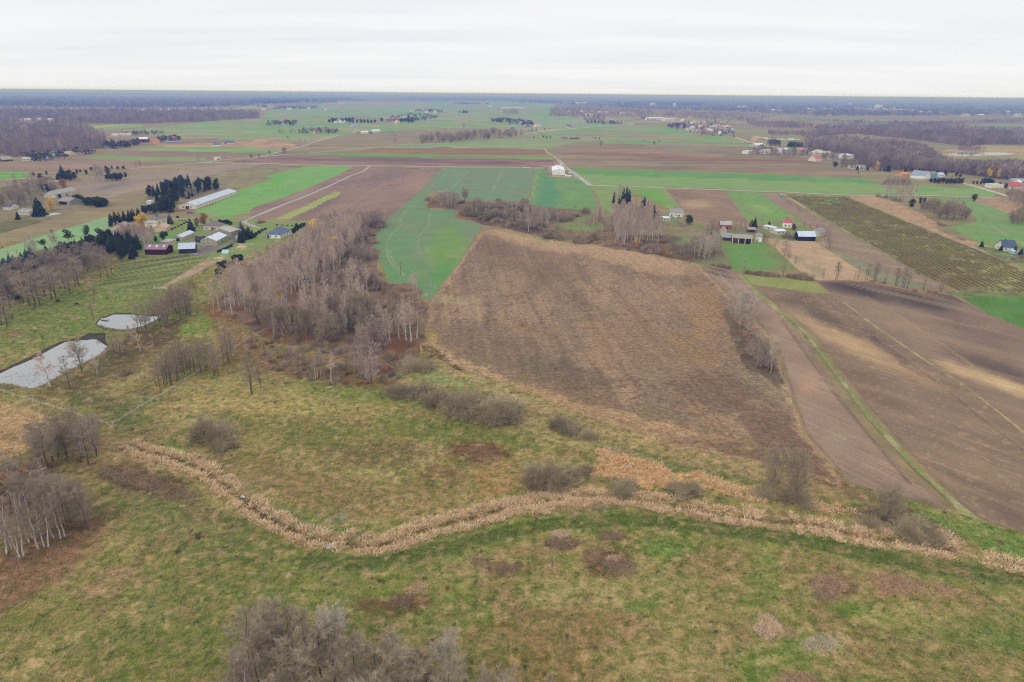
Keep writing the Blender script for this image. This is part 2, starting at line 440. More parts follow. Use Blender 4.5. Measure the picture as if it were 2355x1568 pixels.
track = r6((350, 850), (650, 855), (900, 828), (1300, 735), (1700, 632), (1983, 600)) + r7((400, 605), (850, 588), (1300, 638), (1678, 690)) + r8((500, 750), (1000, 862), (1678, 955), (2100, 1050))
def off(pts, d): return [(a, b + d) for a, b in pts]
meadow_ops = [
    ('n', 22, 11, .46, .62, GR, .8), ('n', 14, 12, .50, .66, ST, .55), ('n', 9, 13, .54, .70, BR, .6), ('n', 5, 14, .55, .72, LG, .5),
    ('n', 3.0, 15, .58, .72, ST, .45), ('n', 2.2, 16, .60, .74, DG, .55), ('n', 4, 24, .62, .74, DB, .4),
    # paddock
    ('e', 200, 720, 330, 75, -8, S(108, 122, 62), .75), ('e', 330, 640, 130, 40, -25, S(112, 126, 66), .8),
    ('e', 250, 830, 60, 18, -25, S(98, 118, 60), .6),
    ('e', 330, 785, 130, 34, -22, S(96, 78, 60), .75), ('e', 210, 870, 140, 26, -18, S(98, 84, 62), .6), ('e', 455, 745, 60, 22, -20, S(114, 134, 62), .85),
    ('e', 400, 690, 70, 22, -35, S(104, 78, 58), .8), ('e', 560, 722, 110, 30, 10, S(138, 98, 74), .85), ('e', 430, 815, 80, 30, -25, S(92, 84, 58), .5),
    ('e', 300, 930, 80, 22, -8, S(116, 128, 80), .5), ('e', 230, 925, 110, 20, 10, S(86, 88, 54), .6), ('e', 290, 965, 80, 16, 0, S(92, 102, 58), .6),
    ('e', 20, 770, 30, 10, 0, S(136, 104, 80), .7),
    ('p', [(-320, 900), (0, 922), (60, 940), (130, 962), (120, 1000), (60, 1040), (0, 1060), (-320, 1060)], S(178, 150, 116), .95),
    ('e', -10, 1000, 60, 14, 10, S(150, 118, 88), .6),
    # inside the plot, west meadow
    ('e', 640, 905, 300, 46, 4, S(158, 146, 96), .65), ('e', 560, 935, 200, 20, 2, S(176, 158, 106), .4), ('e', 830, 905, 180, 22, 8, S(110, 126, 62), .6),
    ('e', 1000, 862, 110, 20, 12, S(136, 146, 96), .8), ('e', 940, 842, 40, 16, 0, S(118, 140, 70), .9), ('e', 1180, 905, 130, 14, 22, S(150, 148, 104), .7),
    ('e', 1060, 1000, 190, 30, 8, S(104, 116, 56), .6), ('e', 1100, 1040, 90, 26, 5, S(110, 82, 60), .75), ('e', 860, 1040, 150, 32, 0, S(112, 92, 66), .5),
    ('e', 700, 1000, 180, 34, 0, S(112, 114, 62), .6), ('e', 1020, 1085, 60, 20, 0, S(120, 96, 64), .6), ('e', 880, 1130, 160, 30, 0, S(124, 112, 74), .5),
    ('e', 1140, 1100, 60, 40, -20, S(158, 126, 84), .6), ('e', 640, 1075, 90, 30, 20, S(126, 110, 70), .5), ('e', 780, 1190, 26, 14, 0, S(134, 132, 112), .7),
    ('e', 1300, 1000, 130, 26, 18, S(160, 148, 104), .6), ('e', 1500, 1060, 160, 22, 14, S(118, 118, 74), .7), ('e', 1900, 1120, 150, 22, 10, S(122, 104, 76), .7),
    ('e', 1700, 1090, 130, 18, 12, S(120, 118, 78), .7), ('e', 1450, 1110, 120, 22, 6, S(128, 112, 78), .5),
    ('e', 2080, 1200, 130, 26, 14, S(100, 90, 74), .8), ('e', 2260, 1225, 160, 30, 18, S(108, 132, 66), .7), ('e', 2110, 1150, 60, 14, 8, S(102, 132, 62), .9),
    ('e', 2340, 1265, 120, 24, 14, S(106, 130, 62), .7),
    # below the ditch
    ('e', 620, 1380, 520, 150, -12, S(100, 112, 58), .45), ('e', 760, 1230, 180, 36, 20, S(92, 112, 62), .6), ('e', 430, 1210, 230, 70, 15, S(98, 108, 60), .5),
    ('e', 60, 1310, 190, 62, -28, S(136, 104, 82), .85), ('e', 130, 1240, 150, 36, -25, S(122, 96, 76), .7), ('e', -60, 1400, 160, 60, -30, S(128, 102, 80), .6),
    ('e', 250, 1340, 80, 30, -28, S(150, 126, 98), .65), ('e', 450, 1235, 26, 9, -28, S(66, 58, 46), .9), ('e', 415, 1268, 14, 5, -28, S(66, 58, 46), .8),
    ('e', 330, 1105, 130, 34, 14, S(96, 76, 62), .75), ('e', 470, 1180, 70, 20, 20, S(118, 100, 76), .5), ('e', 440, 1050, 60, 16, 22, S(108, 128, 66), .7), ('e', 520, 1120, 50, 18, 30, S(106, 126, 64), .6),
    ('e', 900, 1370, 230, 40, -4, S(126, 132, 70), .55), ('e', 930, 1390, 70, 28, -10, S(104, 80, 60), .75), ('e', 960, 1350, 40, 14, -10, S(156, 122, 92), .6), ('e', 850, 1390, 40, 16, 0, S(104, 82, 60), .6),
    ('e', 1100, 1300, 110, 24, -6, S(142, 128, 88), .6), ('e', 1170, 1305, 55, 14, 0, S(104, 80, 64), .7), ('e', 1410, 1230, 40, 15, 0, S(98, 74, 60), .8), ('e', 1400, 1295, 70, 34, 10, S(108, 84, 66), .8),
    ('e', 1285, 1245, 50, 20, 5, S(104, 78, 62), .8), ('e', 1560, 1330, 160, 60, 0, S(146, 136, 92), .6), ('e', 1650, 1300, 110, 40, 0, S(138, 116, 84), .55), ('e', 1370, 1370, 170, 40, 5, S(152, 142, 98), .6),
    ('e', 1320, 1450, 210, 60, 0, S(134, 112, 78), .6), ('e', 1290, 1530, 200, 50, 0, S(130, 110, 72), .6), ('e', 1540, 1520, 190, 60, 0, S(150, 138, 94), .6), ('e', 1600, 1400, 120, 40, 0, S(138, 128, 82), .5),
    ('e', 1755, 1350, 44, 120, 0, S(116, 130, 64), .5), ('e', 1800, 1520, 130, 60, -10, S(96, 120, 50), .6), ('e', 1470, 1390, 60, 20, 0, S(96, 118, 52), .6), ('e', 1530, 1260, 70, 24, 0, S(104, 128, 62), .7),
    ('e', 1080, 1400, 60, 40, 20, S(96, 116, 52), .6), ('e', 1000, 1450, 60, 50, 30, S(98, 116, 56), .5), ('e', 1180, 1270, 60, 14, -8, S(148, 124, 90), .6),
    ('e', 1910, 1350, 60, 28, 8, S(116, 92, 72), .7), ('e', 2060, 1345, 80, 30, 12, S(158, 124, 94), .75), ('e', 2170, 1355, 50, 16, 12, S(158, 126, 98), .6), ('e', 2200, 1480, 170, 60, 0, S(96, 118, 54), .5),
    ('e', 2080, 1420, 120, 34, 0, S(152, 148, 92), .55), ('e', 2150, 1520, 160, 46, 0, S(132, 120, 78), .5), ('e', 1950, 1400, 50, 18, 0, S(96, 124, 48), .6), ('e', 2260, 1340, 130, 26, 8, S(120, 128, 66), .5),
    ('e', 1900, 1480, 60, 30, 0, S(168, 150, 116), .6), ('e', 1830, 1560, 60, 26, 0, S(140, 112, 86), .6), ('e', 2330, 1440, 90, 60, 0, S(102, 122, 60), .4),
    ('l', off(track, -9), 5.0, S(112, 124, 64), .5),
    ('l', off(track, 2), 2.0, S(62, 78, 34), .95), ('l', off(track, -11), 1.5, S(66, 84, 36), .9), ('l', off(track, 9), 4.5, S(122, 130, 70), .35),
    ('e', 300, 1040, 110, 26, 18, S(176, 148, 116), .6),
    ('l', DITCH_W, 3.2, S(176, 150, 118), .7), ('l', DITCH_M, 3.6, S(176, 150, 118), .7), ('l', DITCH_E, 4.2, S(164, 142, 112), .7), ('l', DITCH_E2, 3.6, S(172, 146, 116), .7), ('l', DITCH_R, 3.0, S(172, 148, 116), .7),
    ('l', DITCH_W, 1.0, S(84, 66, 48), .9), ('l', DITCH_M, .9, S(92, 72, 52), .85), ('l', DITCH_E, .8, S(110, 90, 66), .6), ('l', DITCH_E2, 1.0, S(90, 70, 50), .8),
    ('p', BED, S(198, 160, 120), .85),
    ('l', [(985, 790), (1040, 850), (1180, 902), (1360, 976), (1560, 1042), (1800, 1094), (1900, 1118)], 6.0, S(164, 140, 106), .6),
    ('e', 720, 1125, 210, 46, 12, S(134, 114, 80), .55), ('e', 980, 1160, 150, 30, -8, S(146, 126, 88), .5), ('e', 560, 1010, 120, 24, 8, S(150, 136, 90), .5), ('e', 690, 838, 170, 30, 4, S(128, 104, 80), .75), ('e', 560, 790, 90, 30, 30, S(134, 106, 82), .7), ('e', 800, 870, 120, 20, 5, S(116, 94, 72), .7),
    ('n', 2.2, 72, .60, .70, S(180, 156, 122), .42), ('n', 1.6, 73, .62, .70, S(84, 98, 40), .6), ('n', 3.5, 74, .62, .70, S(150, 124, 96), .5),
    # mole hills and mud
    ('n', 1.5, 71, .735, .78, S(70, 60, 46), .8), ('p', [(1600, 640), (1690, 690), (1740, 740), (1800, 820), (1870, 960), (1920, 1060), (1960, 1130), (1880, 1110), (1700, 900)], S(126, 106, 84), .9),
]
meadow = sheet('meadow', 'rough olive meadow with straw and brown patches on both sides of the reedy ditch',
      [(-340, 560), (860, 540), (985, 660), (985, 740), (1040, 800), (1340, 880), (1560, 960), (1840, 1030), (1990, 1120), (2180, 1165), (2260, 1200), (2700, 1290), (2700, 1760), (-340, 1760)],
      OL, meadow_ops, M_meadow, 4, 4, 0, 'meadow')

sheet('fallow_field', 'large brown fallow field with straw streaks in the middle of the plot',
      [(1113, 530), (1160, 526), (1205, 538), (1300, 556), (1427, 570), (1520, 592), (1602, 606), (1684, 692), (1735, 735), (1786, 800), (1798, 850), (1818, 912), (1849, 995), (1910, 1067), (1942, 1118), (1905, 1110), (1800, 1075), (1560, 1025), (1360, 960), (1180, 885), (1040, 842), (985, 780), (982, 700), (1005, 676), (1050, 612), (1080, 570)],
      S(136, 115, 96), [
        ('r', math.radians(95), 70, 16, 41, .44, .6, S(164, 136, 107), .6), ('r', math.radians(95), 60, 6, 42, .5, .66, S(112, 90, 73), .5), ('n', 7, 43, .5, .68, S(150, 124, 98), .6), ('n', 3, 44, .56, .72, S(108, 88, 70), .6),
        ('n', 25, 45, .55, .7, S(124, 114, 90), .5),
        ('e', 1250, 555, 190, 20, 6, S(176, 148, 116), .7), ('e', 1450, 590, 170, 26, 12, S(170, 142, 112), .8), ('e', 1130, 560, 60, 26, 20, S(116, 92, 76), .5), ('e', 1220, 600, 170, 40, 10, S(122, 100, 82), .35),
        ('e', 1095, 705, 30, 34, -25, S(166, 140, 112), .5), ('e', 1040, 690, 50, 12, 0, S(158, 142, 112), .6), ('e', 1120, 800, 150, 40, 20, S(124, 104, 84), .5), ('e', 1000, 790, 14, 40, -15, S(168, 150, 96), .7), ('e', 1090, 845, 120, 8, 22, S(176, 148, 112), .8),
        ('e', 1300, 930, 230, 16, 20, S(168, 136, 102), .8), ('e', 1560, 1000, 260, 24, 14, S(160, 128, 98), .7), ('e', 1480, 970, 200, 10, 16, S(180, 150, 114), .5), ('e', 1300, 860, 120, 34, 15, S(112, 96, 78), .6), ('e', 1640, 900, 110, 50, 15, S(114, 92, 76), .55),
        ('e', 1800, 1000, 100, 44, 30, S(116, 92, 76), .6), ('e', 1700, 1040, 120, 20, 14, S(112, 88, 72), .6), ('e', 1880, 1080, 40, 30, 30, S(122, 94, 76), .5), ('e', 1500, 800, 200, 60, 10, S(140, 116, 92), .5), ('e', 1530, 690, 80, 40, 0, S(160, 134, 108), .3),
        ('e', 1620, 720, 40, 70, -20, S(152, 122, 90), .6), ('e', 1280, 780, 24, 60, 5, S(150, 128, 100), .2), ('e', 1590, 800, 70, 26, 30, S(140, 116, 82), .6), ('e', 1260, 545, 70, 7, 8, S(122, 136, 76), .85)],
      M_fallow, 3, 7, 0, rim=(S(170, 142, 110), 3.5, .8))
SC = S(116, 94, 74)
sheet('scrub_ground', 'brown scrub ground under the shrubs between the green crop and the fallow field',
      e3((160, 790), (230, 700), (300, 600), (560, 620), (900, 740), (1300, 700), (1660, 740), (2355, 790)) + e4((0, 520), (80, 640), (560, 620), (700, 640), (960, 640), (1160, 830), (1250, 980), (1200, 985), (900, 930), (560, 860), (0, 770)) + e3((2200, 1210), (1900, 1190), (1500, 1120), (1250, 1050), (960, 1010), (700, 940), (560, 910), (600, 820), (380, 795)),
      SC * 1.25, [('n', 8, 51, .5, .65, S(158, 128, 96), .6), ('n', 5, 52, .55, .7, S(86, 68, 56), .7), ('n', 10, 53, .58, .7, S(110, 122, 70), .7),
           ('e', 1345, 525, 50, 10, 0, S(122, 142, 78), .9), ('e', 1310, 510, 50, 12, -10, S(130, 140, 84), .6), ('e', 1660, 600, 120, 20, 12, S(126, 128, 86), .7), ('e', 1560, 570, 100, 30, 0, S(96, 80, 64), .7), ('e', 1590, 540, 60, 20, 0, S(126, 140, 82), .7),
           ('e', 1000, 462, 30, 12, 0, S(128, 86, 62), .9), ('e', 1062, 492, 24, 14, 0, S(146, 102, 76), .9), ('e', 1180, 520, 120, 10, 8, S(96, 78, 64), .7)], M_soil, 3, 8)
GC1, GC2 = S(126, 146, 110), S(130, 156, 92)
sheet('crop_field', 'blue green winter crop with pale tyre tracks beside the birch wood',
      e3((415, 235), (1660, 238), (1590, 650), (1400, 690), (1180, 690), (900, 700), (730, 680), (560, 600), (300, 540), (150, 640), (160, 700), (210, 700), (160, 790), (380, 800), (600, 810), (560, 905), (700, 940), (960, 1010)) + e3((800, 1220), (615, 1548)) + d2((1640, 290), (1590, 400), (1520, 435), (1400, 380), (1200, 290), (1130, 150), (1055, 20)) + c2((1040, 1340), (1120, 1230), (1210, 1140), (1400, 985), (1650, 735)),
      GC1, [('e', 1050, 590, 70, 50, 0, GC2, .9), ('e', 1020, 560, 60, 40, -40, S(120, 160, 70), .5), ('e', 900, 560, 60, 40, 0, S(118, 152, 104), .7), ('e', 930, 640, 60, 50, 0, S(112, 152, 98), .7), ('e', 1020, 640, 40, 40, 0, S(92, 156, 80), .6), ('n', 40, 56, .45, .65, S(112, 154, 108), .5),
            ('e', 985, 580, 14, 14, 0, S(140, 158, 120), .6),
            ('l', e3((250, 850), (195, 900), (215, 960), (200, 1020), (100, 1110), (60, 1190), (55, 1280), (90, 1390), (130, 1430)), .36, S(164, 166, 130), .7), ('l', e3((285, 845), (215, 900), (238, 960), (225, 1020), (130, 1110), (85, 1190), (85, 1280), (120, 1390), (180, 1460)), .36, S(164, 166, 130), .6),
            ('l', c2((1420, 1020), (1280, 1150), (1300, 1210), (1200, 1310), (1170, 1400), (1180, 1480), (1215, 1560)), .45, S(156, 170, 132), .7),
            ('l', d2((1170, 0), (1180, 60), (1240, 160), (1300, 215)), .36, S(178, 176, 148), .7), ('l', d2((1195, 0), (1210, 60), (1265, 150), (1330, 220)), .36, S(178, 176, 148), .7),
            ('l', d2((1450, 370), (1560, 390)), .4, S(190, 178, 150), .8), ('l', d2((1500, 290), (1650, 330)), .4, S(180, 178, 140), .6),
            ('l', e3((510, 270), (380, 380), (290, 460), (190, 570)), .5, S(146, 170, 134), .7), ('l', e3((745, 285), (640, 400), (540, 510)), .5, S(146, 170, 134), .7), ('l', e3((1215, 275), (1130, 450), (1060, 540), (930, 670)), .6, S(150, 170, 134), .8), ('l', e3((1190, 300), (1125, 460), (1080, 570), (990, 690)), .5, S(150, 170, 134), .6),
            ('l', e3((1430, 310), (1390, 450), (1340, 560)), .5, S(140, 166, 130), .5)], M_crop, 3, 1.5, rim=(S(138, 138, 96), 1.6, .7))
sheet('crop_field', 'green crop in front of the white hall, paler towards the scrub',
      e3((1660, 238), (1800, 260), (1815, 370), (2230, 385)) + c3((770, 890), (850, 1085), (640, 1085), (290, 1060), (240, 1030)) + e3((1590, 650)), S(120, 154, 98),
      [('e', 1255, 440, 26, 50, 0, S(96, 146, 108), .8), ('l', e3((1680, 290), (1640, 450), (1600, 640)), .5, S(176, 170, 130), .9), ('l', e3((1700, 300), (1665, 450), (1625, 650)), .5, S(176, 170, 130), .8), ('e', 1310, 450, 22, 12, 0, S(130, 166, 96), .7), ('n', 30, 57, .5, .65, S(98, 156, 86), .5)], M_crop2, 3, 1.2, rim=(S(140, 140, 98), 1.6, .6))

# right of the scrub: yards, lawns, ploughed strips
sheet('lawn', 'long mown lawn behind the open cart shed', e4((560, 520), (950, 540), (1100, 620), (1180, 830), (1250, 985), (1330, 1010)) + e4((1950, 1000), (1750, 820), (1600, 690), (1560, 690), (1420, 730), (1180, 700), (960, 560), (760, 540), (600, 380), (540, 420)), S(126, 142, 86),
      [('e', 1720, 590, 60, 40, 20, S(110, 154, 80), .9), ('e', 1560, 525, 40, 12, 0, S(146, 150, 92), .7), ('e', 1580, 560, 40, 26, 0, S(136, 144, 94), .6), ('e', 1620, 520, 20, 10, 0, S(104, 148, 66), .8), ('e', 1580, 510, 22, 8, 0, S(120, 112, 94), .7)], M_crop2, 3, 2)
sheet('farmyard', 'trodden earth yard between the brick house and the cart shed', e4((1120, 550), (1250, 540), (1560, 540), (1600, 600), (1500, 640), (1180, 640)), S(128, 120, 96), [('n', 6, 61, .5, .6, S(116, 130, 80), .6)], M_soil, 3, 2, cat='yard')
sheet('farmyard', 'grassy yard round the red roofed house', e4((1560, 520), (1640, 520), (1760, 470), (1990, 520), (2200, 640), (2120, 690), (1870, 690), (1700, 660), (1600, 660)), S(128, 148, 80), [('n', 6, 62, .5, .6, S(124, 116, 92), .7)], M_soil, 3, 2, cat='yard')
sheet('stubble_field', 'pinkish tan stubble field below the dark timber barn', e4((1600, 660), (1700, 665), (1870, 690), (2120, 695), (2355, 850)) + d4((880, 130), (1100, 260), (1000, 265), (580, 262), (500, 235), (400, 150), (250, 0)), S(178, 152, 126),
      [('n', 9, 63, .5, .65, S(158, 140, 106), .6), ('r', math.radians(125), 80, 6, 64, .5, .65, S(186, 158, 134), .6), ('e', 1860, 610, 50, 12, 30, S(150, 142, 112), .6)], M_plough2, 3, 1.5)
sheet('grass_strip', 'grey green strip beside the stubble field', d4((720, 0), (880, 60), (1150, 190), (1640, 345), (1300, 310), (1060, 250), (900, 130), (780, 40)) + e4((2355, 850), (2200, 690), (2150, 640)), S(134, 136, 112), [('n', 12, 65, .5, .65, S(116, 124, 92), .6)], M_plough2, 3, 1.5)
sheet('ploughed_field', 'long brown ploughed strip beside the currant plantation', c4((90, 938), (210, 945), (300, 985), (480, 1090), (720, 1240), (1000, 1380), (1330, 1563)) + d4((1480, 205), (1720, 335), (1640, 350), (1150, 185), (880, 50), (700, -20)) + c4((640, 1330), (440, 1180), (280, 1080)), S(142, 124, 110),
      [('r', math.radians(125), 100, 8, 66, .5, .65, S(160, 138, 118), .6), ('e', 1830, 470, 50, 12, 32, S(126, 108, 98), .6)], M_plough, 3, 1.2, rim=(S(122, 106, 84), 1.5, .6))
sheet('plantation_floor', 'grassy floor between the rows of the currant plantation', c4((275, 948), (820, 975), (1000, 1040), (1260, 1150), (1700, 1335), (2130, 1500), (2400, 1640), (2500, 1840)) + d4((2500, 400), (2355, 372), (1800, 350), (1440, 205), (1330, 130), (1130, 10)) + c4((900, 1330), (680, 1190), (480, 1070)), S(130, 124, 82),
      [('n', 10, 67, .50, .64, S(152, 156, 88), .7), ('e', 2000, 600, 60, 20, 30, S(170, 158, 86), .5), ('e', 2150, 620, 150, 40, 25, S(122, 112, 72), .5), ('e', 1905, 455, 60, 4, 5, S(140, 168, 92), .9), ('e', 1890, 470, 40, 3, 0, S(140, 168, 92), .8)], M_soil, 3, 1)
sheet('reed_meadow', 'tan rough grass strip above the currant plantation', c4((830, 970), (1080, 975), (1350, 1060), (1600, 1190), (1740, 1235), (1560, 1225), (1700, 1300), (1960, 1370), (2120, 1420), (2130, 1500), (1700, 1335), (1260, 1150), (1000, 1040)), S(178, 146, 112),
      [('n', 10, 68, .5, .65, S(150, 124, 92), .6), ('e', 2190, 525, 50, 10, 25, S(112, 82, 68), .9), ('e', 2150, 505, 30, 6, 20, S(110, 80, 66), .8), ('l', c4((830, 985), (1260, 1165), (1700, 1350), (2130, 1515)), 5, S(136, 142, 110), .8)], M_soil, 3, 1.5)
sheet('crop_field', 'bright green crop beyond the bare bushes by the plantation', c4((1450, 980), (1890, 988), (2130, 1080), (2400, 1220), (2600, 1500), (2400, 1440), (2290, 1400), (2120, 1420), (1960, 1370), (1720, 1235), (1960, 1190), (1850, 1060), (1600, 1010)), S(128, 160, 94),
      [('e', 2300, 520, 60, 20, 20, S(132, 158, 104), .7), ('l', c4((2080, 1230), (2355, 1390)), 1.2, S(170, 168, 120), .8), ('n', 30, 69, .5, .65, S(110, 162, 78), .5)], M_crop2, 3, 1.2, rim=(S(140, 140, 98), 1.6, .6))
sheet('reed_meadow', 'tan rough ground by the road junction', c4((1880, 985), (2140, 990), (2355, 960), (2500, 1000), (2500, 1300), (2355, 1180), (2130, 1085), (1960, 1030)), S(172, 142, 110), [('n', 10, 70, .5, .65, S(140, 122, 90), .6)], M_soil, 3, 1.5)
sheet('garden', 'green garden round the blue roofed house', c4((1900, 1390), (2120, 1420), (2290, 1400), (2500, 1450), (2500, 1640), (2300, 1560), (2130, 1500)), S(124, 140, 78), [('n', 8, 72, .5, .6, S(104, 84, 66), .6)], M_soil, 3, 2, cat='garden')

# ploughed fields at the right
sheet('ploughed_field', 'narrow pinkish ploughed strip between the brown field and the grass verge', [(1608, 610), (1680, 622), (1706, 645), (1722, 662), (1825, 752), (1880, 830), (1945, 930), (2010, 1010), (2100, 1100), (2186, 1172), (2150, 1168), (1948, 1109), (1916, 1067), (1855, 995), (1824, 912), (1804, 850), (1792, 800), (1740, 733), (1690, 690)], S(150, 128, 114),
      [('s', 1655, 628, 60, 14, 20, S(84, 74, 78), .9), ('s', 1860, 880, 30, 34, 40, S(184, 142, 120), .8), ('s', 1800, 750, 40, 20, 40, S(176, 150, 124), .6), ('s', 1920, 1020, 40, 40, 45, S(168, 148, 130), .6), ('s', 2120, 1160, 70, 14, 10, S(112, 86, 74), .8),
       ('l', [(1795, 735), (1850, 810), (1930, 920), (2030, 1040), (2090, 1110)], .7, S(104, 86, 76), .7), ('l', [(1800, 735), (1858, 810), (1938, 920), (2040, 1040)], .4, S(112, 94, 82), .6),
       ('l', d3((1860, 185), (1920, 250), (1980, 320)), .4, S(196, 170, 140), .8), ('r', math.radians(118), 60, 4, 74, .5, .66, S(166, 144, 128), .5), ('n', 20, 75, .5, .65, S(140, 118, 106), .4)], M_plough2, 3, 1.2, rim=(S(120, 104, 84), 1.5, .6))
sheet('ploughed_field', 'broad brown ploughed field with a sandy band across it', d4((20, 303), (200, 320), (560, 372), (700, 375), (1060, 640), (1450, 905), (1640, 1030), (1840, 1160), (2110, 1370), (2500, 1680)) + [(2500, 1300), (2354, 1225), (2300, 1210), (2250, 1190), (2205, 1150), (2110, 1060), (2010, 950), (1930, 845), (1860, 755), (1800, 712)], S(134, 114, 98),
      [('s', 1900, 735, 100, 26, 38, S(104, 90, 80), .8), ('s', 1830, 690, 50, 16, 10, S(106, 92, 82), .7), ('s', 1950, 790, 170, 24, 26, S(190, 162, 126), .95), ('s', 2080, 845, 110, 14, 30, S(176, 148, 116), .8), ('s', 1990, 880, 100, 40, 35, S(124, 102, 88), .7), ('s', 2000, 790, 90, 20, 34, S(96, 82, 76), .0),
       ('s', 2010, 775, 60, 14, 32, S(96, 84, 78), .7), ('s', 2080, 835, 60, 10, 32, S(98, 84, 78), .7), ('s', 2230, 1100, 120, 40, 40, S(122, 104, 90), .6), ('s', 2330, 1180, 60, 30, 40, S(110, 92, 84), .6), ('s', 2180, 990, 120, 20, 40, S(146, 124, 106), .5),
       ('l', d4((590, 375), (750, 500), (960, 660), (1200, 840), (1420, 990), (1700, 1200), (2000, 1450), (2355, 1720)), .5, S(106, 88, 76), .7), ('l', d4((610, 372), (970, 655), (1440, 985), (1720, 1200), (2355, 1700)), .3, S(160, 138, 114), .5), ('r', math.radians(126), 90, 5, 76, .5, .64, S(150, 128, 108), .5), ('n', 2.0, 77, .66, .72, S(186, 164, 132), .3)], M_plough, 3, 1.2, rim=(S(122, 106, 84), 1.5, .6))
sheet('ploughed_field', 'far right ploughed field, almost black beside the alder row', d4((580, 268), (800, 272), (1000, 274), (1500, 372), (1720, 380), (2030, 540), (2355, 690), (2600, 800), (2600, 1750), (2355, 1565), (2110, 1365), (1840, 1155), (1640, 1025), (1450, 900), (1060, 635), (700, 370)), S(136, 116, 102),
      [('s', 1960, 665, 110, 22, 14, S(72, 62, 64), .95), ('s', 2110, 690, 110, 22, 16, S(76, 66, 66), .95), ('s', 2190, 685, 60, 14, 14, S(84, 72, 70), .8), ('s', 1950, 695, 50, 12, 10, S(150, 130, 112), .5), ('s', 2060, 740, 140, 20, 30, S(152, 130, 108), .7), ('s', 2240, 760, 120, 26, 24, S(112, 96, 88), .6), ('s', 2300, 880, 150, 18, 20, S(196, 170, 134), .95), ('s', 2200, 850, 60, 12, 20, S(190, 162, 128), .8),
       ('s', 2300, 850, 140, 20, 18, S(98, 84, 80), .8), ('s', 2330, 950, 110, 30, 35, S(140, 118, 102), .6), ('l', d4((1000, 400), (1300, 570), (1600, 770), (1830, 930), (2100, 1130)), .6, S(170, 146, 116), .6), ('r', math.radians(126), 90, 5, 78, .5, .64, S(152, 130, 112), .55)], M_plough, 3, 1.2, rim=(S(122, 106, 84), 1.5, .6))
sheet('grass_verge', 'thin green grass verge between the two ploughed fields', [(1690, 622), (1702, 630), (1726, 655), (1792, 712), (1846, 756), (1876, 792), (1918, 848), (2006, 957), (2106, 1067), (2203, 1155), (2262, 1200), (2206, 1180), (2178, 1152), (2093, 1074), (1993, 963), (1908, 850), (1869, 798), (1833, 759), (1782, 716), (1716, 656)], S(134, 138, 84), [('n', 8, 79, .5, .6, S(168, 158, 116), .7), ('s', 1890, 830, 30, 50, 40, S(124, 136, 76), .7), ('l', [(1800, 722), (1850, 770), (1905, 846), (1990, 960), (2090, 1070), (2190, 1160)], .5, S(96, 80, 62), .6)], M_soil, 2, 1.5)
sheet('grass_verge', 'thin straw coloured verge right of the broad ploughed field', d4((690, 366), (900, 505), (1060, 628), (1450, 895), (1640, 1020), (1840, 1145), (2110, 1355), (2500, 1660), (2500, 1690), (2110, 1378), (1840, 1168), (1635, 1036), (1440, 908), (1050, 642), (890, 515)), S(168, 150, 112), [('n', 5, 80, .5, .6, S(120, 112, 76), .6)], M_soil, 2, 1)
sheet('grass_field', 'olive green grass patch below the hedge', d4((-60, 205), (0, 215), (200, 235), (540, 262), (600, 300), (695, 372), (560, 368), (200, 318), (20, 300), (-20, 250)), S(146, 156, 90), [('n', 8, 81, .5, .65, S(158, 160, 104), .6)], M_crop2, 3, 1.2, rim=(S(140, 140, 98), 1.6, .6))
sheet('crop_field', 'deep green crop corner at the edge of the black soil', d4((1790, 396), (2000, 398), (2355, 402), (2600, 410), (2600, 800), (2355, 680), (2030, 535)), S(92, 134, 62), [('n', 12, 82, .5, .65, S(98, 148, 70), .5)], M_crop2, 3, 1.2, rim=(S(140, 140, 98), 1.6, .6))
sheet('grass_field', 'rough grass below the plantation by the black soil', d4((1640, 350), (1800, 350), (2355, 372), (2600, 400), (2600, 412), (2355, 402), (1790, 395), (1720, 380)), S(120, 130, 80), [('n', 8, 83, .5, .6, S(90, 92, 62), .5)], M_soil, 3, 1)

# left side farmland
OLV, GB = S(134, 126, 92), S(112, 150, 70)
sheet('stubble_field', 'wide olive stubble field with paler stripes behind the pine block', [(-300, 640)] + e1((0, 1010), (340, 880), (800, 750), (1350, 570), (1600, 470), (1800, 400), (1980, 300)) + c1((1500, 880), (1900, 760), (2355, 690)) + c2((500, 712), (0, 870)) + c1((2000, 930), (1890, 900), (1260, 1050), (1100, 1060), (950, 1140), (520, 1262), (0, 1430)) + [(-300, 720)], OLV,
      [('r', math.radians(38), 300, 16, 91, .45, .6, S(150, 140, 92), .8), ('r', math.radians(38), 200, 10, 92, .5, .62, S(116, 102, 76), .6), ('e', 230, 500, 120, 20, -22, S(146, 142, 88), .5)], M_diag, 3, 1)
sheet('stubble_field', 'grey brown field with a dark damp patch behind the far farm', c1((600, 870), (820, 800), (1100, 800), (1500, 750), (2000, 692), (2355, 680), (1950, 755), (1500, 880), (1100, 940), (900, 1005), (720, 980), (680, 920)), S(152, 134, 116),
      [('s', 255, 430, 60, 7, -10, S(112, 110, 104), .8), ('s', 300, 440, 70, 8, -12, S(174, 152, 130), .6), ('s', 440, 395, 100, 8, -8, S(160, 140, 118), .6), ('r', math.radians(30), 300, 20, 93, .5, .62, S(138, 126, 98), .6)], M_diag, 3, 1)
sheet('crop_field', 'pale green crop wedge behind the two lone pines', [(-300, 730)] + c1((0, 1432), (250, 1350), (520, 1264), (950, 1142), (965, 1230), (860, 1300), (560, 1392), (250, 1460), (0, 1545)) + [(-300, 800)], S(140, 168, 118), [('n', 30, 94, .5, .6, S(124, 166, 104), .5)], M_diag, 3, 1)
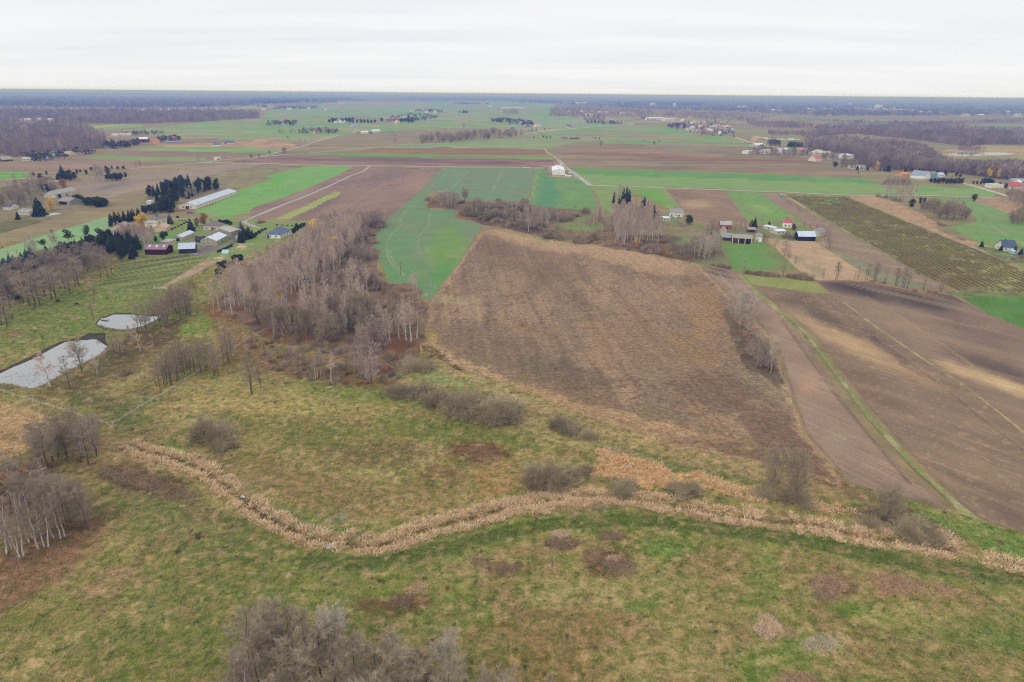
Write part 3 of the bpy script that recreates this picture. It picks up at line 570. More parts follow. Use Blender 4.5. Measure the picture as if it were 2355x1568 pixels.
sheet('crop_field', 'bright green crop strip beside the long white barn', c1((2000, 935), (2355, 826)) + c2((100, 810), (480, 720), (890, 715), (760, 790), (500, 900), (250, 1000), (0, 1078)) + c1((2200, 1090), (1950, 1165), (1800, 1130), (1640, 1110), (1840, 1040), (1900, 1000)), S(122, 162, 86),
      [('l', c2((0, 945), (150, 905), (330, 855), (520, 780), (680, 718)), 1.6, S(164, 158, 118), .9), ('l', c2((0, 1005), (200, 930), (330, 895)), 1.2, S(120, 128, 84), .8), ('e', 620, 420, 40, 20, -25, S(104, 166, 64), .6), ('n', 40, 95, .5, .65, S(108, 162, 72), .6)], M_diag, 3, 1)
sheet('ploughed_field', 'ploughed brown slope between the farm track and the birch wood', c2((1030, 716), (1650, 732), (1540, 840), (1400, 985), (1210, 1140), (1000, 1240), (640, 1230), (330, 1180), (0, 1170), (0, 1080), (250, 1002), (500, 902), (760, 795), (895, 715)), S(146, 120, 104),
      [('r', math.radians(52), 200, 14, 96, .48, .62, S(124, 102, 94), .7), ('s', 880, 410, 60, 20, -20, S(128, 106, 98), .6), ('s', 740, 470, 60, 16, -25, S(108, 90, 84), .7), ('s', 960, 420, 40, 26, -30, S(160, 130, 110), .7), ('s', 700, 440, 50, 12, -25, S(164, 138, 118), .5),
       ('l', c2((1480, 740), (1100, 900), (850, 1050)), .7, S(170, 140, 112), .7), ('l', c2((1400, 730), (1180, 900), (900, 1060)), .5, S(112, 96, 84), .5), ('l', c2((1200, 740), (900, 880), (600, 990)), .5, S(112, 96, 84), .5),
       ('p', c2((720, 942), (795, 944), (560, 1070), (330, 1170), (200, 1170), (420, 1080)), S(156, 164, 92), .95), ('p', c2((0, 1165), (200, 1165), (330, 1180), (640, 1195), (560, 1240), (100, 1230), (0, 1220)), S(142, 140, 92), .9)], M_diag, 3, 1)
sheet('farmyard', 'green and gravel yard of the farm with the maroon barn', e2((0, 600), (250, 480), (640, 420), (1000, 410), (1450, 420), (1800, 470), (2300, 470), (2080, 640), (1900, 740), (1500, 900), (1150, 1040), (940, 960), (850, 930), (120, 930), (0, 900)), S(128, 142, 82),
      [('e', 385, 550, 40, 14, -20, S(112, 152, 66), .8), ('e', 480, 570, 44, 13, -24, S(126, 120, 108), .9), ('l', e2((870, 800), (1050, 850), (1250, 780), (1350, 700)), 3.0, S(120, 114, 104), .95), ('l', e2((700, 740), (900, 650), (1100, 590), (1300, 560), (1420, 480)), 2.0, S(128, 122, 112), .9), ('e', 545, 575, 30, 8, 0, S(140, 148, 90), .6), ('e', 502, 594, 12, 5, 0, S(178, 156, 126), .8), ('e', 560, 567, 16, 3, 0, S(196, 172, 140), .8)], M_soil, 2, 2, cat='yard')
sheet('vegetable_plot', 'striped weedy plot below the maroon barn', d1((1050, 110), (1380, 50), (1560, 20), (1790, 60), (1700, 110), (1330, 340), (1100, 330), (820, 320), (900, 260)), S(116, 124, 66), [('r', math.radians(45), 90, 2.5, 97, .5, .6, S(84, 76, 54), .8), ('r', math.radians(45), 90, 3, 98, .5, .6, S(146, 152, 84), .7)], M_soil, 2, 2, cat='plot')
sheet('bare_strip', 'pale bare earth strip between the weedy plot and the birch wood', d1((1790, 75), (1860, 100), (1660, 210), (1380, 335), (1340, 340), (1560, 210)), S(172, 148, 124), [('n', 6, 99, .5, .6, S(140, 126, 92), .5)], M_soil, 2, 2, cat='strip')
sheet('far_farm_ground', 'rough grass and bare earth round the far farm barns', [(-300, 560), (-300, 470)] + c1((0, 900), (250, 850), (560, 870), (720, 980), (900, 1005), (800, 1060), (700, 1090), (380, 1190), (0, 1290)), S(138, 124, 92), [('n', 14, 101, .5, .6, S(104, 104, 62), .7), ('p', c1((0, 1190), (300, 1170), (380, 1190), (0, 1300)), S(108, 104, 62), .9)], M_soil, 3, 2, cat='yard')
sheet('forest_floor', 'brown leaf litter under the birch wood', [(495, 690), (560, 640), (640, 590), (740, 520), (870, 478), (892, 500), (860, 545), (880, 650), (960, 655), (985, 700), (978, 780), (960, 815), (900, 870), (840, 880), (820, 830), (700, 800), (610, 780), (520, 725)], S(128, 106, 86),
      [('n', 8, 102, .5, .65, S(152, 120, 94), .6), ('n', 5, 103, .55, .7, S(80, 64, 54), .7), ('e', 690, 820, 90, 22, 10, S(134, 116, 82), .7), ('e', 650, 850, 60, 14, 10, S(120, 76, 56), .8), ('e', 930, 800, 50, 26, 10, S(124, 84, 62), .8), ('e', 640, 770, 50, 14, 0, S(138, 104, 80), .8)], M_soil, 3, 16, cat='woodland floor')

sheet('scrub_ground', 'dark scrubby strip under the tree line by the ploughed strip', e6((530, 560), (640, 700), (720, 780), (860, 840), (1000, 1060), (1100, 1200), (1190, 1390), (1090, 1400), (960, 1300), (820, 1260), (720, 1150), (640, 980), (590, 800), (520, 640)), S(112, 98, 80), [('n', 4, 143, .5, .65, S(90, 74, 58), .7), ('n', 6, 144, .5, .65, S(132, 104, 80), .6)], M_soil, 2, 9)
# mid-distance plain
def farstrip(name, label, pts, col, ops=(), edge=.6, mat=None): return sheet(name, label, pts, col, ops, mat or M_far, 3, edge, warp=6)
farstrip('ploughed_field', 'purple brown ploughed field behind the long gravel road', c2((0, 655), (200, 632), (700, 625), (1200, 636)) + c3((0, 648), (440, 660), (540, 700), (460, 712), (300, 728)) + c2((2355, 722), (1650, 716), (1000, 705), (300, 698), (0, 688)) + c1((1900, 690), (2200, 652)), S(138, 114, 106), [('r', .03, 120, 14, 111, .5, .62, S(106, 88, 88), .7), ('s', 900, 365, 120, 4, 0, S(112, 92, 88), .7), ('s', 1130, 375, 60, 6, 0, S(106, 90, 94), .7), ('s', 780, 372, 100, 4, 0, S(160, 134, 118), .5)])
farstrip('grass_strip', 'thin green strip behind the purple ploughed field', c2((440, 615), (900, 600), (1500, 612), (2355, 625)) + c3((200, 628), (480, 640), (440, 662), (0, 650)) + c2((1200, 640), (600, 628)), S(112, 150, 78))
farstrip('stubble_field', 'rusty brown field by the grass track', c2((900, 590), (1200, 552), (1700, 556), (2355, 565)) + c3((370, 572), (440, 625), (0, 628)) + c2((1500, 615), (1000, 602)), S(140, 110, 78), [('r', .02, 200, 16, 112, .5, .6, S(126, 116, 76), .7)])
farstrip('grass_field', 'sage green field below the long copse', c2((1100, 560), (1400, 530), (1900, 490), (2355, 480)) + c3((400, 480), (700, 500), (400, 570), (0, 566)) + c2((1700, 556)), S(136, 152, 108), [('r', .02, 200, 20, 113, .5, .6, S(118, 156, 88), .7)])
farstrip('stubble_field', 'brown striped plain beyond the white hall', c3((460, 700), (440, 580), (700, 500), (1300, 540), (2355, 560)) + c4((220, 600), (600, 680), (720, 700), (830, 750), (1000, 810), (600, 795), (0, 775)) + c3((1500, 755), (600, 735)), S(146, 128, 108),
         [('r', .04, 500, 26, 114, .46, .58, S(132, 134, 98), .8), ('r', .04, 300, 18, 115, .5, .6, S(126, 104, 86), .7), ('s', 1550, 362, 320, 5, 2, S(134, 96, 76), .9), ('s', 1400, 354, 200, 4, 1, S(132, 96, 74), .7), ('s', 1850, 372, 160, 4, 2, S(126, 92, 78), .8), ('s', 1340, 385, 180, 4, 2, S(136, 144, 92), .8), ('s', 1950, 385, 160, 6, 3, S(136, 142, 100), .8), ('s', 1300, 345, 120, 5, 0, S(136, 140, 100), .7)])
farstrip('crop_field', 'long light green crop strip along the gravel lane', c3((590, 735), (900, 745), (1500, 760), (2355, 785)) + c4((400, 800), (800, 815), (1010, 822), (1140, 880), (1100, 962), (850, 960), (0, 925)) + c3((2355, 930), (1400, 895), (790, 878)), S(138, 166, 98),
         [('p', c3((600, 735), (1500, 760), (2355, 785), (2355, 832), (1600, 815), (1000, 800), (660, 785)) , S(104, 154, 78), .9), ('p', c4((0, 778), (800, 815), (1010, 822), (1110, 868), (900, 860), (0, 838)), S(104, 154, 78), .9), ('n', 40, 116, .5, .65, S(126, 168, 84), .5)], .6, M_crop)
farstrip('crop_field', 'light green strip between the lane and the pine hedge', c4((1100, 962), (1140, 880), (1450, 880), (1900, 885), (2130, 950), (2100, 982), (1450, 966)), S(138, 168, 96), [('s', 2130, 435, 40, 4, 0, S(104, 164, 66), .8), ('s', 2180, 428, 70, 3, 4, S(128, 112, 82), .8)], .6, M_crop)
farstrip('crop_field', 'yellow green plot right of the hall lane', c3((780, 885), (1400, 905), (1560, 1085), (1450, 1090), (1300, 1000), (1120, 940), (950, 1020), (960, 1120), (880, 1090), (830, 960)), S(136, 160, 92), [('e', 1500, 455, 40, 16, 20, S(112, 168, 66), .8), ('l', c3((1400, 905), (1570, 1085)), 2.0, S(160, 156, 112), .8)], .6, M_crop2)
farstrip('ploughed_field', 'square brown ploughed field below the gravel lane', c3((1420, 908), (1900, 925), (2060, 1050), (2245, 1195), (2200, 1215), (1740, 1232), (1600, 1115)), S(140, 118, 100), [('s', 1600, 470, 50, 12, 0, S(178, 152, 120), .8), ('s', 1560, 450, 50, 8, 10, S(118, 98, 84), .7), ('r', math.radians(122), 120, 8, 117, .5, .62, S(156, 132, 112), .6), ('l', c3((1760, 925), (1830, 1000), (2200, 1200)), .6, S(178, 156, 124), .5)], .8, M_plough)
farstrip('crop_field', 'green crop between the brown field and the long ploughed strip', c3((1925, 930), (2215, 938)) + c4((95, 940), (280, 1080), (480, 1205), (420, 1190), (280, 1178), (60, 1218), (0, 1200), (-60, 1120)), S(124, 160, 86), [('s', 1750, 478, 30, 8, 20, S(152, 176, 104), .7), ('l', c3((1910, 930), (2080, 1060), (2270, 1210)), 1.6, S(146, 136, 106), .9)], .8, M_crop2)

# distant plain, left
PB, GP = S(146, 126, 112), S(126, 150, 104)
farstrip('ploughed_field', 'brown field strip left of the road fork', c1((260, 758), (0, 745), (0, 700), (500, 640), (800, 660), (1700, 672), (1700, 690), (1100, 738), (620, 745)), PB, [('r', .05, 300, 16, 121, .5, .6, S(126, 124, 92), .6)])
farstrip('crop_field', 'bright green triangle by the left road', [(-200, 400)] + c1((0, 757), (270, 770), (230, 822), (0, 835)) + [(-200, 420)], S(110, 158, 72))
farstrip('grass_strip', 'green strips behind the concrete hut', c1((700, 625), (1200, 625), (1700, 640), (1860, 672), (1100, 672), (760, 655)), S(128, 152, 90), [('r', .02, 300, 10, 122, .5, .6, PB, .6)])
farstrip('ploughed_field', 'brown strips below the red tiled hamlet', c1((780, 600), (1100, 575), (1900, 575), (2355, 608), (1900, 660), (1500, 632), (1000, 628)), S(140, 118, 106), [('r', .02, 300, 12, 123, .5, .6, S(128, 142, 92), .5)])
farstrip('crop_field', 'green strip below the two new bungalows', c1((1130, 565), (1600, 545), (2000, 560), (2355, 570)) + c2((0, 562), (300, 575), (200, 600), (0, 605)) + c1((2000, 600), (1200, 575)), S(120, 160, 82))
farstrip('stubble_field', 'tan stubble round the two new bungalows', c1((1300, 530), (1800, 520), (2200, 500)) + c2((0, 480), (300, 500), (420, 545), (280, 570), (0, 560)) + c1((1900, 555), (1400, 545)), S(178, 150, 120), [('r', .02, 300, 10, 124, .5, .6, S(140, 120, 108), .6)])
farstrip('crop_field', 'green plain behind the red tiled hamlet', c1((1000, 410), (1400, 380), (1800, 330), (2355, 305)) + c2((100, 310), (660, 300), (1100, 350), (1400, 330), (2000, 315), (2355, 330)) + c3((700, 330), (1000, 360), (850, 380), (400, 425)) + c2((1800, 390), (1300, 410), (800, 450), (500, 515), (300, 500), (0, 480)) + c1((2200, 495), (1600, 480), (1300, 460)), S(132, 158, 102),
         [('r', .02, 600, 30, 125, .45, .58, S(112, 158, 84), .8), ('r', .02, 500, 24, 126, .5, .6, S(156, 138, 118), .7), ('s', 800, 318, 140, 4, 0, S(172, 152, 122), .7), ('s', 860, 288, 90, 1.6, 0, S(170, 172, 80), .9), ('s', 760, 325, 60, 4, 0, S(150, 138, 116), .8)])
farstrip('crop_field', 'pale strip with mustard below the left wood', c1((690, 375), (1080, 355), (1300, 370), (1000, 400), (800, 410)), S(130, 156, 92), [('s', 235, 290, 50, 2.2, -4, S(182, 178, 70), .95)])
farstrip('crop_field', 'striped green plain before the winding road', c3((0, 480), (0, 440), (220, 440), (860, 380), (1140, 358), (1440, 375), (1650, 440), (2010, 470), (2300, 548), (1400, 545), (700, 500)), S(130, 152, 100), [('r', .03, 500, 24, 127, .45, .58, S(108, 158, 82), .8), ('r', .03, 400, 20, 128, .5, .6, S(148, 132, 108), .8), ('s', 1480, 317, 130, 5, 2, S(142, 126, 102), .7), ('s', 1500, 296, 150, 6, 0, S(114, 160, 88), .8)])
farstrip('crop_field', 'great green plain below the far pine forest', c2((150, 240), (700, 170), (1200, 160), (1900, 165), (2355, 170)) + c3((200, 165), (480, 190), (420, 280), (700, 300), (900, 310), (1150, 345), (850, 375), (400, 420), (0, 380)) + c2((2355, 320), (1400, 320), (900, 290), (650, 300), (100, 300)), S(130, 160, 116),
         [('r', .01, 1500, 90, 129, .46, .58, S(118, 154, 98), .8), ('r', .01, 1200, 70, 130, .52, .6, S(158, 142, 122), .7), ('s', 840, 236, 140, 2.5, 0, S(172, 148, 130), .95), ('s', 700, 271, 110, 2, 0, S(180, 156, 128), .8), ('s', 1290, 272, 90, 2, 0, S(112, 160, 88), .7)])
farstrip('far_meadow', 'pale far meadows among the woods to the right', c3((600, 300), (1500, 300), (1700, 290)) + c4((0, 275), (600, 300), (1200, 320), (1400, 350), (700, 370), (500, 330), (200, 320), (0, 360)) + c3((1800, 340), (1100, 350)), S(144, 146, 108), [('r', .02, 900, 60, 131, .5, .6, S(178, 154, 116), .8), ('r', .02, 900, 60, 132, .5, .6, S(112, 124, 92), .7)])
farstrip('far_meadow', 'yellow grass flats round the big lake', c4((1640, 590), (1900, 530), (2355, 545), (2700, 560), (2700, 680), (2200, 660), (1800, 660), (1650, 620)), S(164, 152, 104), [('s', 2280, 362, 90, 3, 0, S(124, 150, 84), .9), ('n', 60, 133, .5, .6, S(140, 130, 96), .6)])
farstrip('far_meadow', 'olive flats by the small lake', c3((1900, 380), (2355, 430)) + c4((0, 390), (400, 440), (480, 480), (300, 520), (700, 590), (330, 570), (200, 540), (0, 500)) + c3((2300, 480), (2000, 430)), S(140, 140, 96), [('n', 60, 134, .5, .6, S(120, 150, 90), .6), ('s', 1862, 345, 60, 2.5, 3, S(112, 164, 82), .9)])
farstrip('far_meadow', 'green strip beyond the left purple wood', c1((0, 205), (500, 210), (1200, 225), (2000, 215), (2355, 190), (2355, 215), (1900, 235), (900, 232), (300, 220)), S(150, 160, 116))
farstrip('far_meadow', 'green pastures in the far right marsh', c4((600, 305), (850, 310), (1300, 330), (1300, 350), (900, 345)) , S(128, 156, 102))
farstrip('far_meadow', 'green pastures at the right horizon edge', c4((1800, 355), (2355, 355), (2700, 370), (2700, 410), (2000, 395)) , S(128, 156, 106))
farstrip('far_meadow', 'tan clearing in the purple marsh wood', c4((830, 432), (1000, 430), (1200, 450), (1180, 460), (950, 448)), S(172, 150, 108))
# roads
RC = S(188, 180, 168)
ribbon('gravel_road', 'pale road running left to right past the concrete hut to the fork', c1((1100, 740), (1400, 716), (1700, 688), (2000, 655), (2355, 628)) + c2((200, 626), (600, 597), (900, 570), (1245, 538), (1390, 523)), 5, RC)
ribbon('gravel_road', 'pale road climbing from the fork towards the far farm', c2((20, 640), (110, 628), (250, 595), (400, 560), (540, 515), (640, 482), (780, 448)), 5, RC)
ribbon('gravel_road', 'straight pale road along the top of the green crop', c1((1720, 685), (2000, 690), (2355, 697)) + c2((300, 702), (700, 710), (1000, 711), (1650, 722), (2355, 726)) + c3((200, 730), (400, 735)), 5, S(200, 190, 178))
ribbon('lane', 'grey lane running diagonally down from the white hall', c3((500, 660), (560, 725), (640, 780), (710, 835), (775, 882)), 7, S(178, 172, 168))
ribbon('gravel_road', 'long pale lane across the right hand fields', c3((770, 882), (1100, 890), (1400, 903), (1900, 920), (2355, 937)) + c4((300, 938), (850, 966), (1100, 967), (1450, 968), (1800, 977), (2150, 987)), 5, S(186, 180, 172))
ribbon('gravel_road', 'pale road slanting past the pine hedge', c4((1820, 860), (1950, 892), (2080, 932), (2180, 962), (2250, 985)), 7, S(190, 182, 170))
ribbon('gravel_road', 'winding far road to the village', c3((215, 437), (500, 405), (860, 377), (1000, 366), (1130, 356), (1110, 345), (1000, 325), (900, 305)), 9, S(196, 196, 178))
ribbon('gravel_road', 'far road leaving the tree covered village', c3((2010, 470), (2150, 510), (2320, 545)) + c4((260, 560), (330, 590)), 7, S(200, 192, 172))
ribbon('gravel_road', 'short road between the woodside houses', c4((610, 640), (680, 655), (760, 672), (850, 690)), 6, S(190, 180, 160))
ribbon('gravel_road', 'pale road at the edge of the bright green triangle', [(-200, 425)] + c1((0, 838), (110, 830), (225, 822)), 5, S(196, 190, 180))
ribbon('farm_track', 'grey farm track between the ploughed strips', c2((1030, 714), (960, 765), (850, 805), (650, 900), (450, 985), (250, 1062), (0, 1165)) + e2((1500, 430), (1440, 465), (1500, 500), (1640, 545)), 4, S(172, 166, 160))
ribbon('farm_track', 'pale track through the currant plantation edge', c4((220, 945), (300, 960), (400, 1020), (480, 1075)), 3, S(176, 164, 120))
ribbon('farm_track', 'faint grass track up the brown plain by the hall', c3((530, 695), (470, 640), (420, 610), (370, 560)), 4, S(166, 162, 122))
sheet('hall_yard', 'bare trampled yard round the white hall', c3((405, 735), (450, 790), (440, 810), (560, 815), (660, 825), (690, 815), (600, 770), (560, 735), (580, 720), (540, 700), (460, 712), (330, 705), (320, 715), (440, 722)), S(168, 148, 118), [('e', 1320, 400, 18, 6, 20, S(120, 136, 84), .8)], M_soil, 2, 1.5, cat='yard')
# water
def pond(name, label, pts, edge=1.0):
    return sheet(name, label, pts, (.2, .21, .22), (), M_water, 2, edge, cat='pond', lift=.0015 * (ZK[0] + 1) + .01)
BK = S(72, 64, 56)
def wpoly(p, k):
    c = np.mean(p, 0); return [tuple(c + (np.asarray(q) - c) * k) for q in p]
P1 = [(-120, 905)] + d1((0, 1060), (130, 1000), (300, 930), (440, 850), (560, 790), (720, 775), (830, 768), (860, 790), (925, 830), (880, 890), (700, 980), (520, 1080), (400, 1140), (290, 1185), (180, 1182), (130, 1160), (0, 1145)) + [(-120, 940)]
P2 = d1((825, 640), (860, 600), (970, 558), (1100, 555), (1250, 566), (1385, 570), (1340, 600), (1240, 650), (1100, 682), (1010, 682), (900, 662))
sheet('mud_bank', 'black peat bank round the larger pond', [(-120, 900)] + d1((0, 1035), (250, 918), (420, 830), (520, 790), (740, 735), (760, 715), (910, 710), (900, 770), (930, 830), (880, 880), (700, 960), (400, 1110), (290, 1160), (130, 1140), (0, 1120)) + [(-120, 930)], BK, [('n', 3, 141, .5, .6, S(84, 76, 58), .7)], M_soil, 2, 3, cat='bank')
sheet('mud_bank', 'dark rim round the smaller pond', d1((810, 645), (850, 590), (960, 545), (1100, 540), (1250, 555), (1410, 565), (1350, 612), (1240, 664), (1100, 694), (1000, 694), (880, 676)), S(78, 76, 52), [('n', 3, 142, .5, .6, S(52, 46, 40), .8)], M_soil, 2, 2, cat='bank')
pond('pond', 'larger silver pond with a black peat bank', P1)
pond('pond', 'smaller silver pond with a wooden jetty', P2)
pond('lake', 'broad far lake beyond the purple wood', c4((1690, 618), (1760, 604), (2000, 600), (2330, 606), (2200, 622), (1900, 628), (1760, 628)), .3)
pond('lake', 'narrow far lake behind the roadside houses', c4((85, 470), (200, 470), (460, 484), (450, 496), (250, 490), (100, 478)), .3)
pond('pond', 'tiny pool in the reedy ditch at its lowest bend', r6((455, 735), (490, 727), (522, 738), (510, 755), (470, 765)), .5)
pond('pond', 'tiny pool among the reeds of the west ditch arm', r5((1462, 438), (1480, 430), (1502, 440), (1490, 452)), .5)
# ------------------------------------------------------------------ trees and shrubs
def cones(Sx, E, r0, r1=None, sides=3):
    """tapered sticks from Sx to E; r1 None = pointed"""
    Sx = np.asarray(Sx, float); E = np.asarray(E, float); n = len(Sx)
    r0 = np.broadcast_to(np.asarray(r0, float), (n,))
    d = E - Sx; d /= np.linalg.norm(d, axis=1)[:, None] + 1e-9
    a = np.where(np.abs(d[:, 2:3]) < .9, [[0, 0, 1.]], [[1., 0, 0]])
    p = np.cross(d, a); p /= np.linalg.norm(p, axis=1)[:, None] + 1e-9
    q = np.cross(d, p)
    an = np.arange(sides) * 2 * math.pi / sides
    ring = p[:, None] * np.cos(an)[None, :, None] + q[:, None] * np.sin(an)[None, :, None]
    A = Sx[:, None] + ring * r0[:, None, None]
    if r1 is None:
        V = np.concatenate([A, E[:, None]], 1); k = sides + 1
        T = np.array([(i, (i + 1) % sides, sides) for i in range(sides)])
    else:
        r1 = np.broadcast_to(np.asarray(r1, float), (n,))
        V = np.concatenate([A, E[:, None] + ring * r1[:, None, None]], 1); k = 2 * sides
        T = np.array([t for i in range(sides) for t in ((i, (i + 1) % sides, sides + (i + 1) % sides), (i, sides + (i + 1) % sides, sides + i))])
    F = (T[None] + (np.arange(n) * k)[:, None, None]).reshape(-1, 3)
    return V.reshape(-1, 3), F
def joinm(parts):
    Vs, Fs, o = [], [], 0
    for V, F in parts:
        Vs.append(V); Fs.append(F + o); o += len(V)
    return np.concatenate(Vs), np.concatenate(Fs)
def unit(v): return v / (np.linalg.norm(v, axis=-1, keepdims=True) + 1e-9)

def bare_parts(rg, crown=.3, spread=.2, nl=22, ns=6, nt_=6, up=.7, r0=.16, tw=.022, droop=0.0, prof='cone', lean=.03, multi=1):
    """a leafless tree ten metres high: (trunk mesh, branch mesh)"""
    tr, br = [], []
    for s in range(multi):
        k = 7
        zz = np.linspace(0, 10 * (1 if s == 0 else rg.uniform(.75, .95)), k)
        dirx = rg.normal(0, lean * (1 if multi == 1 else 2.5), 2)
        P = np.stack([zz * dirx[0] + rg.normal(0, .07, k) * (zz > 0), zz * dirx[1] + rg.normal(0, .07, k) * (zz > 0), zz], -1)
        rr = r0 * (1 - zz / zz[-1] * .93) * (1 if multi == 1 else .75)
        tr.append(cones(P[:-1], P[1:], rr[:-1], rr[1:], 5))
        t = rg.uniform(crown, .98, nl); t = np.sort(t)
        az = np.arange(nl) * 2.4 + rg.uniform(0, 6) + rg.normal(0, .4, nl)
        q = (t - crown) / (1 - crown)
        if prof == 'cone': L = spread * 10 * (1.05 - .85 * q)
        elif prof == 'oval': L = spread * 10 * np.sin(math.pi * np.clip(.22 + .72 * q, 0, 1)) ** .7
        else: L = spread * 10 * (.45 + .75 * np.sin(math.pi * np.clip(.1 + .8 * q, 0, 1)))
        L = L * rg.uniform(.75, 1.2, nl)
        b = np.stack([np.interp(t * zz[-1], zz, P[:, i]) for i in range(3)], -1)
        el = up * rg.uniform(.8, 1.2, nl) * (.75 + .5 * q)
        d = np.stack([np.cos(az) * np.cos(el), np.sin(az) * np.cos(el), np.sin(el)], -1)
        m1 = b + d * L[:, None] * .5
        d2 = unit(d + np.array([0, 0, .5 - droop]))
        e = m1 + d2 * L[:, None] * .55
        lr = np.interp(t * zz[-1], zz, rr) * .42
        br.append(cones(b, m1, lr, lr * .6)); br.append(cones(m1, e, lr * .6, lr * .22))
        # secondary branches
        i = np.repeat(np.arange(nl), ns); f = rg.uniform(.2, 1, len(i))
        pos = np.where((f < .5)[:, None], b[i] + (m1 - b)[i] * (f * 2)[:, None], m1[i] + (e - m1)[i] * ((f - .5) * 2)[:, None])
        dd = unit(unit(d2)[i] * .8 + rg.normal(0, .55, (len(i), 3)) + np.array([0, 0, .25 - droop]))
        l2 = (L[i] * rg.uniform(.25, .5, len(i)) * (1.2 - f * .6))[:, None]
        e2_ = pos + dd * l2
        br.append(cones(pos, e2_, np.maximum(lr[i] * .3, tw * 1.2), tw * .5))
        j = np.repeat(np.arange(len(i)), nt_); f = rg.uniform(.15, 1, len(j))[:, None]
        pp = pos[j] + (e2_ - pos)[j] * f
        d3_ = unit(dd[j] * .7 + rg.normal(0, .6, (len(j), 3)) + np.array([0, 0, .2 - droop * 1.6]))
        br.append(cones(pp, pp + d3_ * (l2[j] * rg.uniform(.45, .9, (len(j), 1)) + .12), tw))
    return joinm(tr), joinm(br)
def blades(rg, C, D, L, W):
    """leafy sprays: a folded pair of faces each, centre C, direction D"""
    n = len(C); D = unit(D)
    s = unit(np.cross(D, rg.normal(0, 1, (n, 3))))
    L = np.broadcast_to(L, (n,))[:, None]; W = np.broadcast_to(W, (n,))[:, None]
    nrm = np.cross(D, s)
    V = np.stack([C, C + D * L * .5 + s * W + nrm * W * .3, C + D * L, C + D * L * .5 - s * W + nrm * W * .3], 1)
    T = np.array([(0, 1, 2), (0, 2, 3)])
    return V.reshape(-1, 3), (T[None] + (np.arange(n) * 4)[:, None, None]).reshape(-1, 3)
def spruce_parts(rg, width=.17, dens=1.0, low=.04):
    P = np.array([[0, 0, 0], [0, 0, 10.]])
    trunk = cones(P[:1], P[1:], [.16], [.02], 5)
    n = int(620 * dens)
    t = 1 - np.sqrt(rg.uniform(.0, 1, n)) ; t = low + (1 - low) * t * .995
    az = rg.uniform(0, 6.28, n); rad = width * 10 * (1 - t) ** .85 * rg.uniform(.35, 1.0, n) * (1 + .18 * np.sin(az * 3 + t * 21))
    C = np.stack([np.cos(az) * rad * .45, np.sin(az) * rad * .45, t * 10 + rad * .1], -1)
    D = np.stack([np.cos(az), np.sin(az), rg.uniform(-.75, -.15, n)], -1)
    return trunk, blades(rg, C, D, rad * .75 + .35, .16 + rad * .16)
def clump_parts(rg, cl, n, size, flat=.7, trunk_r=.15, htop=8, lean=0):
    """tree with leaf or needle clumps: cl = [(x, y, z, r)]"""
    P = np.array([[0, 0, 0], [lean * .5, 0, htop * .5], [lean, 0, htop]])
    trunk = [cones(P[:-1], P[1:], [trunk_r, trunk_r * .7], [trunk_r * .7, .03], 5)]
    Cs = []
    Sx, E = [], []
    for x, y, z, r in cl:
        m = max(8, int(n * r * r))
        v = unit(rg.normal(0, 1, (m, 3))) * (rg.uniform(.25, 1, (m, 1)) ** .5) * r * np.array([1, 1, flat])
        Cs.append(np.concatenate([v + np.array([x, y, z]), v], 1))
        Sx.append((lean * z / htop * .8, 0, max(1.0, z * .75 - .4))); E.append((x, y, z))
    trunk.append(cones(Sx, E, trunk_r * .35, .02))
    A = np.concatenate(Cs); C, v = A[:, :3], A[:, 3:]
    D = unit(v) + rg.normal(0, .7, v.shape)
    return joinm(trunk), blades(rg, C, D, size * rg.uniform(.7, 1.3, len(C)), size * .38)
def pine_cl(rg):
    return [(rg.normal(0, .9), rg.normal(0, .9), rg.uniform(5.2, 9.3), rg.uniform(.9, 1.5)) for _ in range(11)]
def round_cl(rg, w=2.2, z0=3.0, z1=8.8, n=14):
    o = []
    for _ in range(n):
        z = rg.uniform(z0, z1); k = math.sin(math.pi * min(max((z - z0 + .8) / (z1 - z0 + 1.6), .05), .95)) ** .6
        a = rg.uniform(0, 6.28); d = w * k * rg.uniform(.2, .85)
        o.append((math.cos(a) * d, math.sin(a) * d, z, rg.uniform(.9, 1.5)))
    return o
def bush_parts(rg, n=420, w=1.3, tw=.03, stiff=.5):
    """leafless many-stemmed bush, two metres high, domed"""
    cen = rg.normal(0, w * .5, (6, 2)); hs = rg.uniform(.55, 1.0, 6); ci = rg.integers(0, 6, n)
    b = cen[ci] + rg.normal(0, w * .2, (n, 2)); az = rg.uniform(0, 6.28, n); el = np.arcsin(rg.uniform(.12, 1, n))
    D = np.stack([np.cos(az) * np.cos(el), np.sin(az) * np.cos(el), np.sin(el)], -1)
    Sx = np.concatenate([b * .8, np.zeros((n, 1)) - .1], 1)
    E = D * np.array([w * .75, w * .75, 2.0]) * (hs[ci] * rg.uniform(.6, 1.12, n))[:, None] + np.concatenate([b * .8, np.zeros((n, 1))], 1)
    M = Sx + (E - Sx) * .5 + np.array([0, 0, .25])
    p = [cones(Sx, M, tw, tw * .7), cones(M, E, tw * .7)]
    j = np.repeat(np.arange(n), 3); f = rg.uniform(.2, 1, (len(j), 1))
    pp = M[j] + (E - M)[j] * f
    p.append(cones(pp, pp + unit(D[j] + rg.normal(0, .7, (len(j), 3))) * rg.uniform(.2, .5, (len(j), 1)), tw * .7))
    return joinm(p)

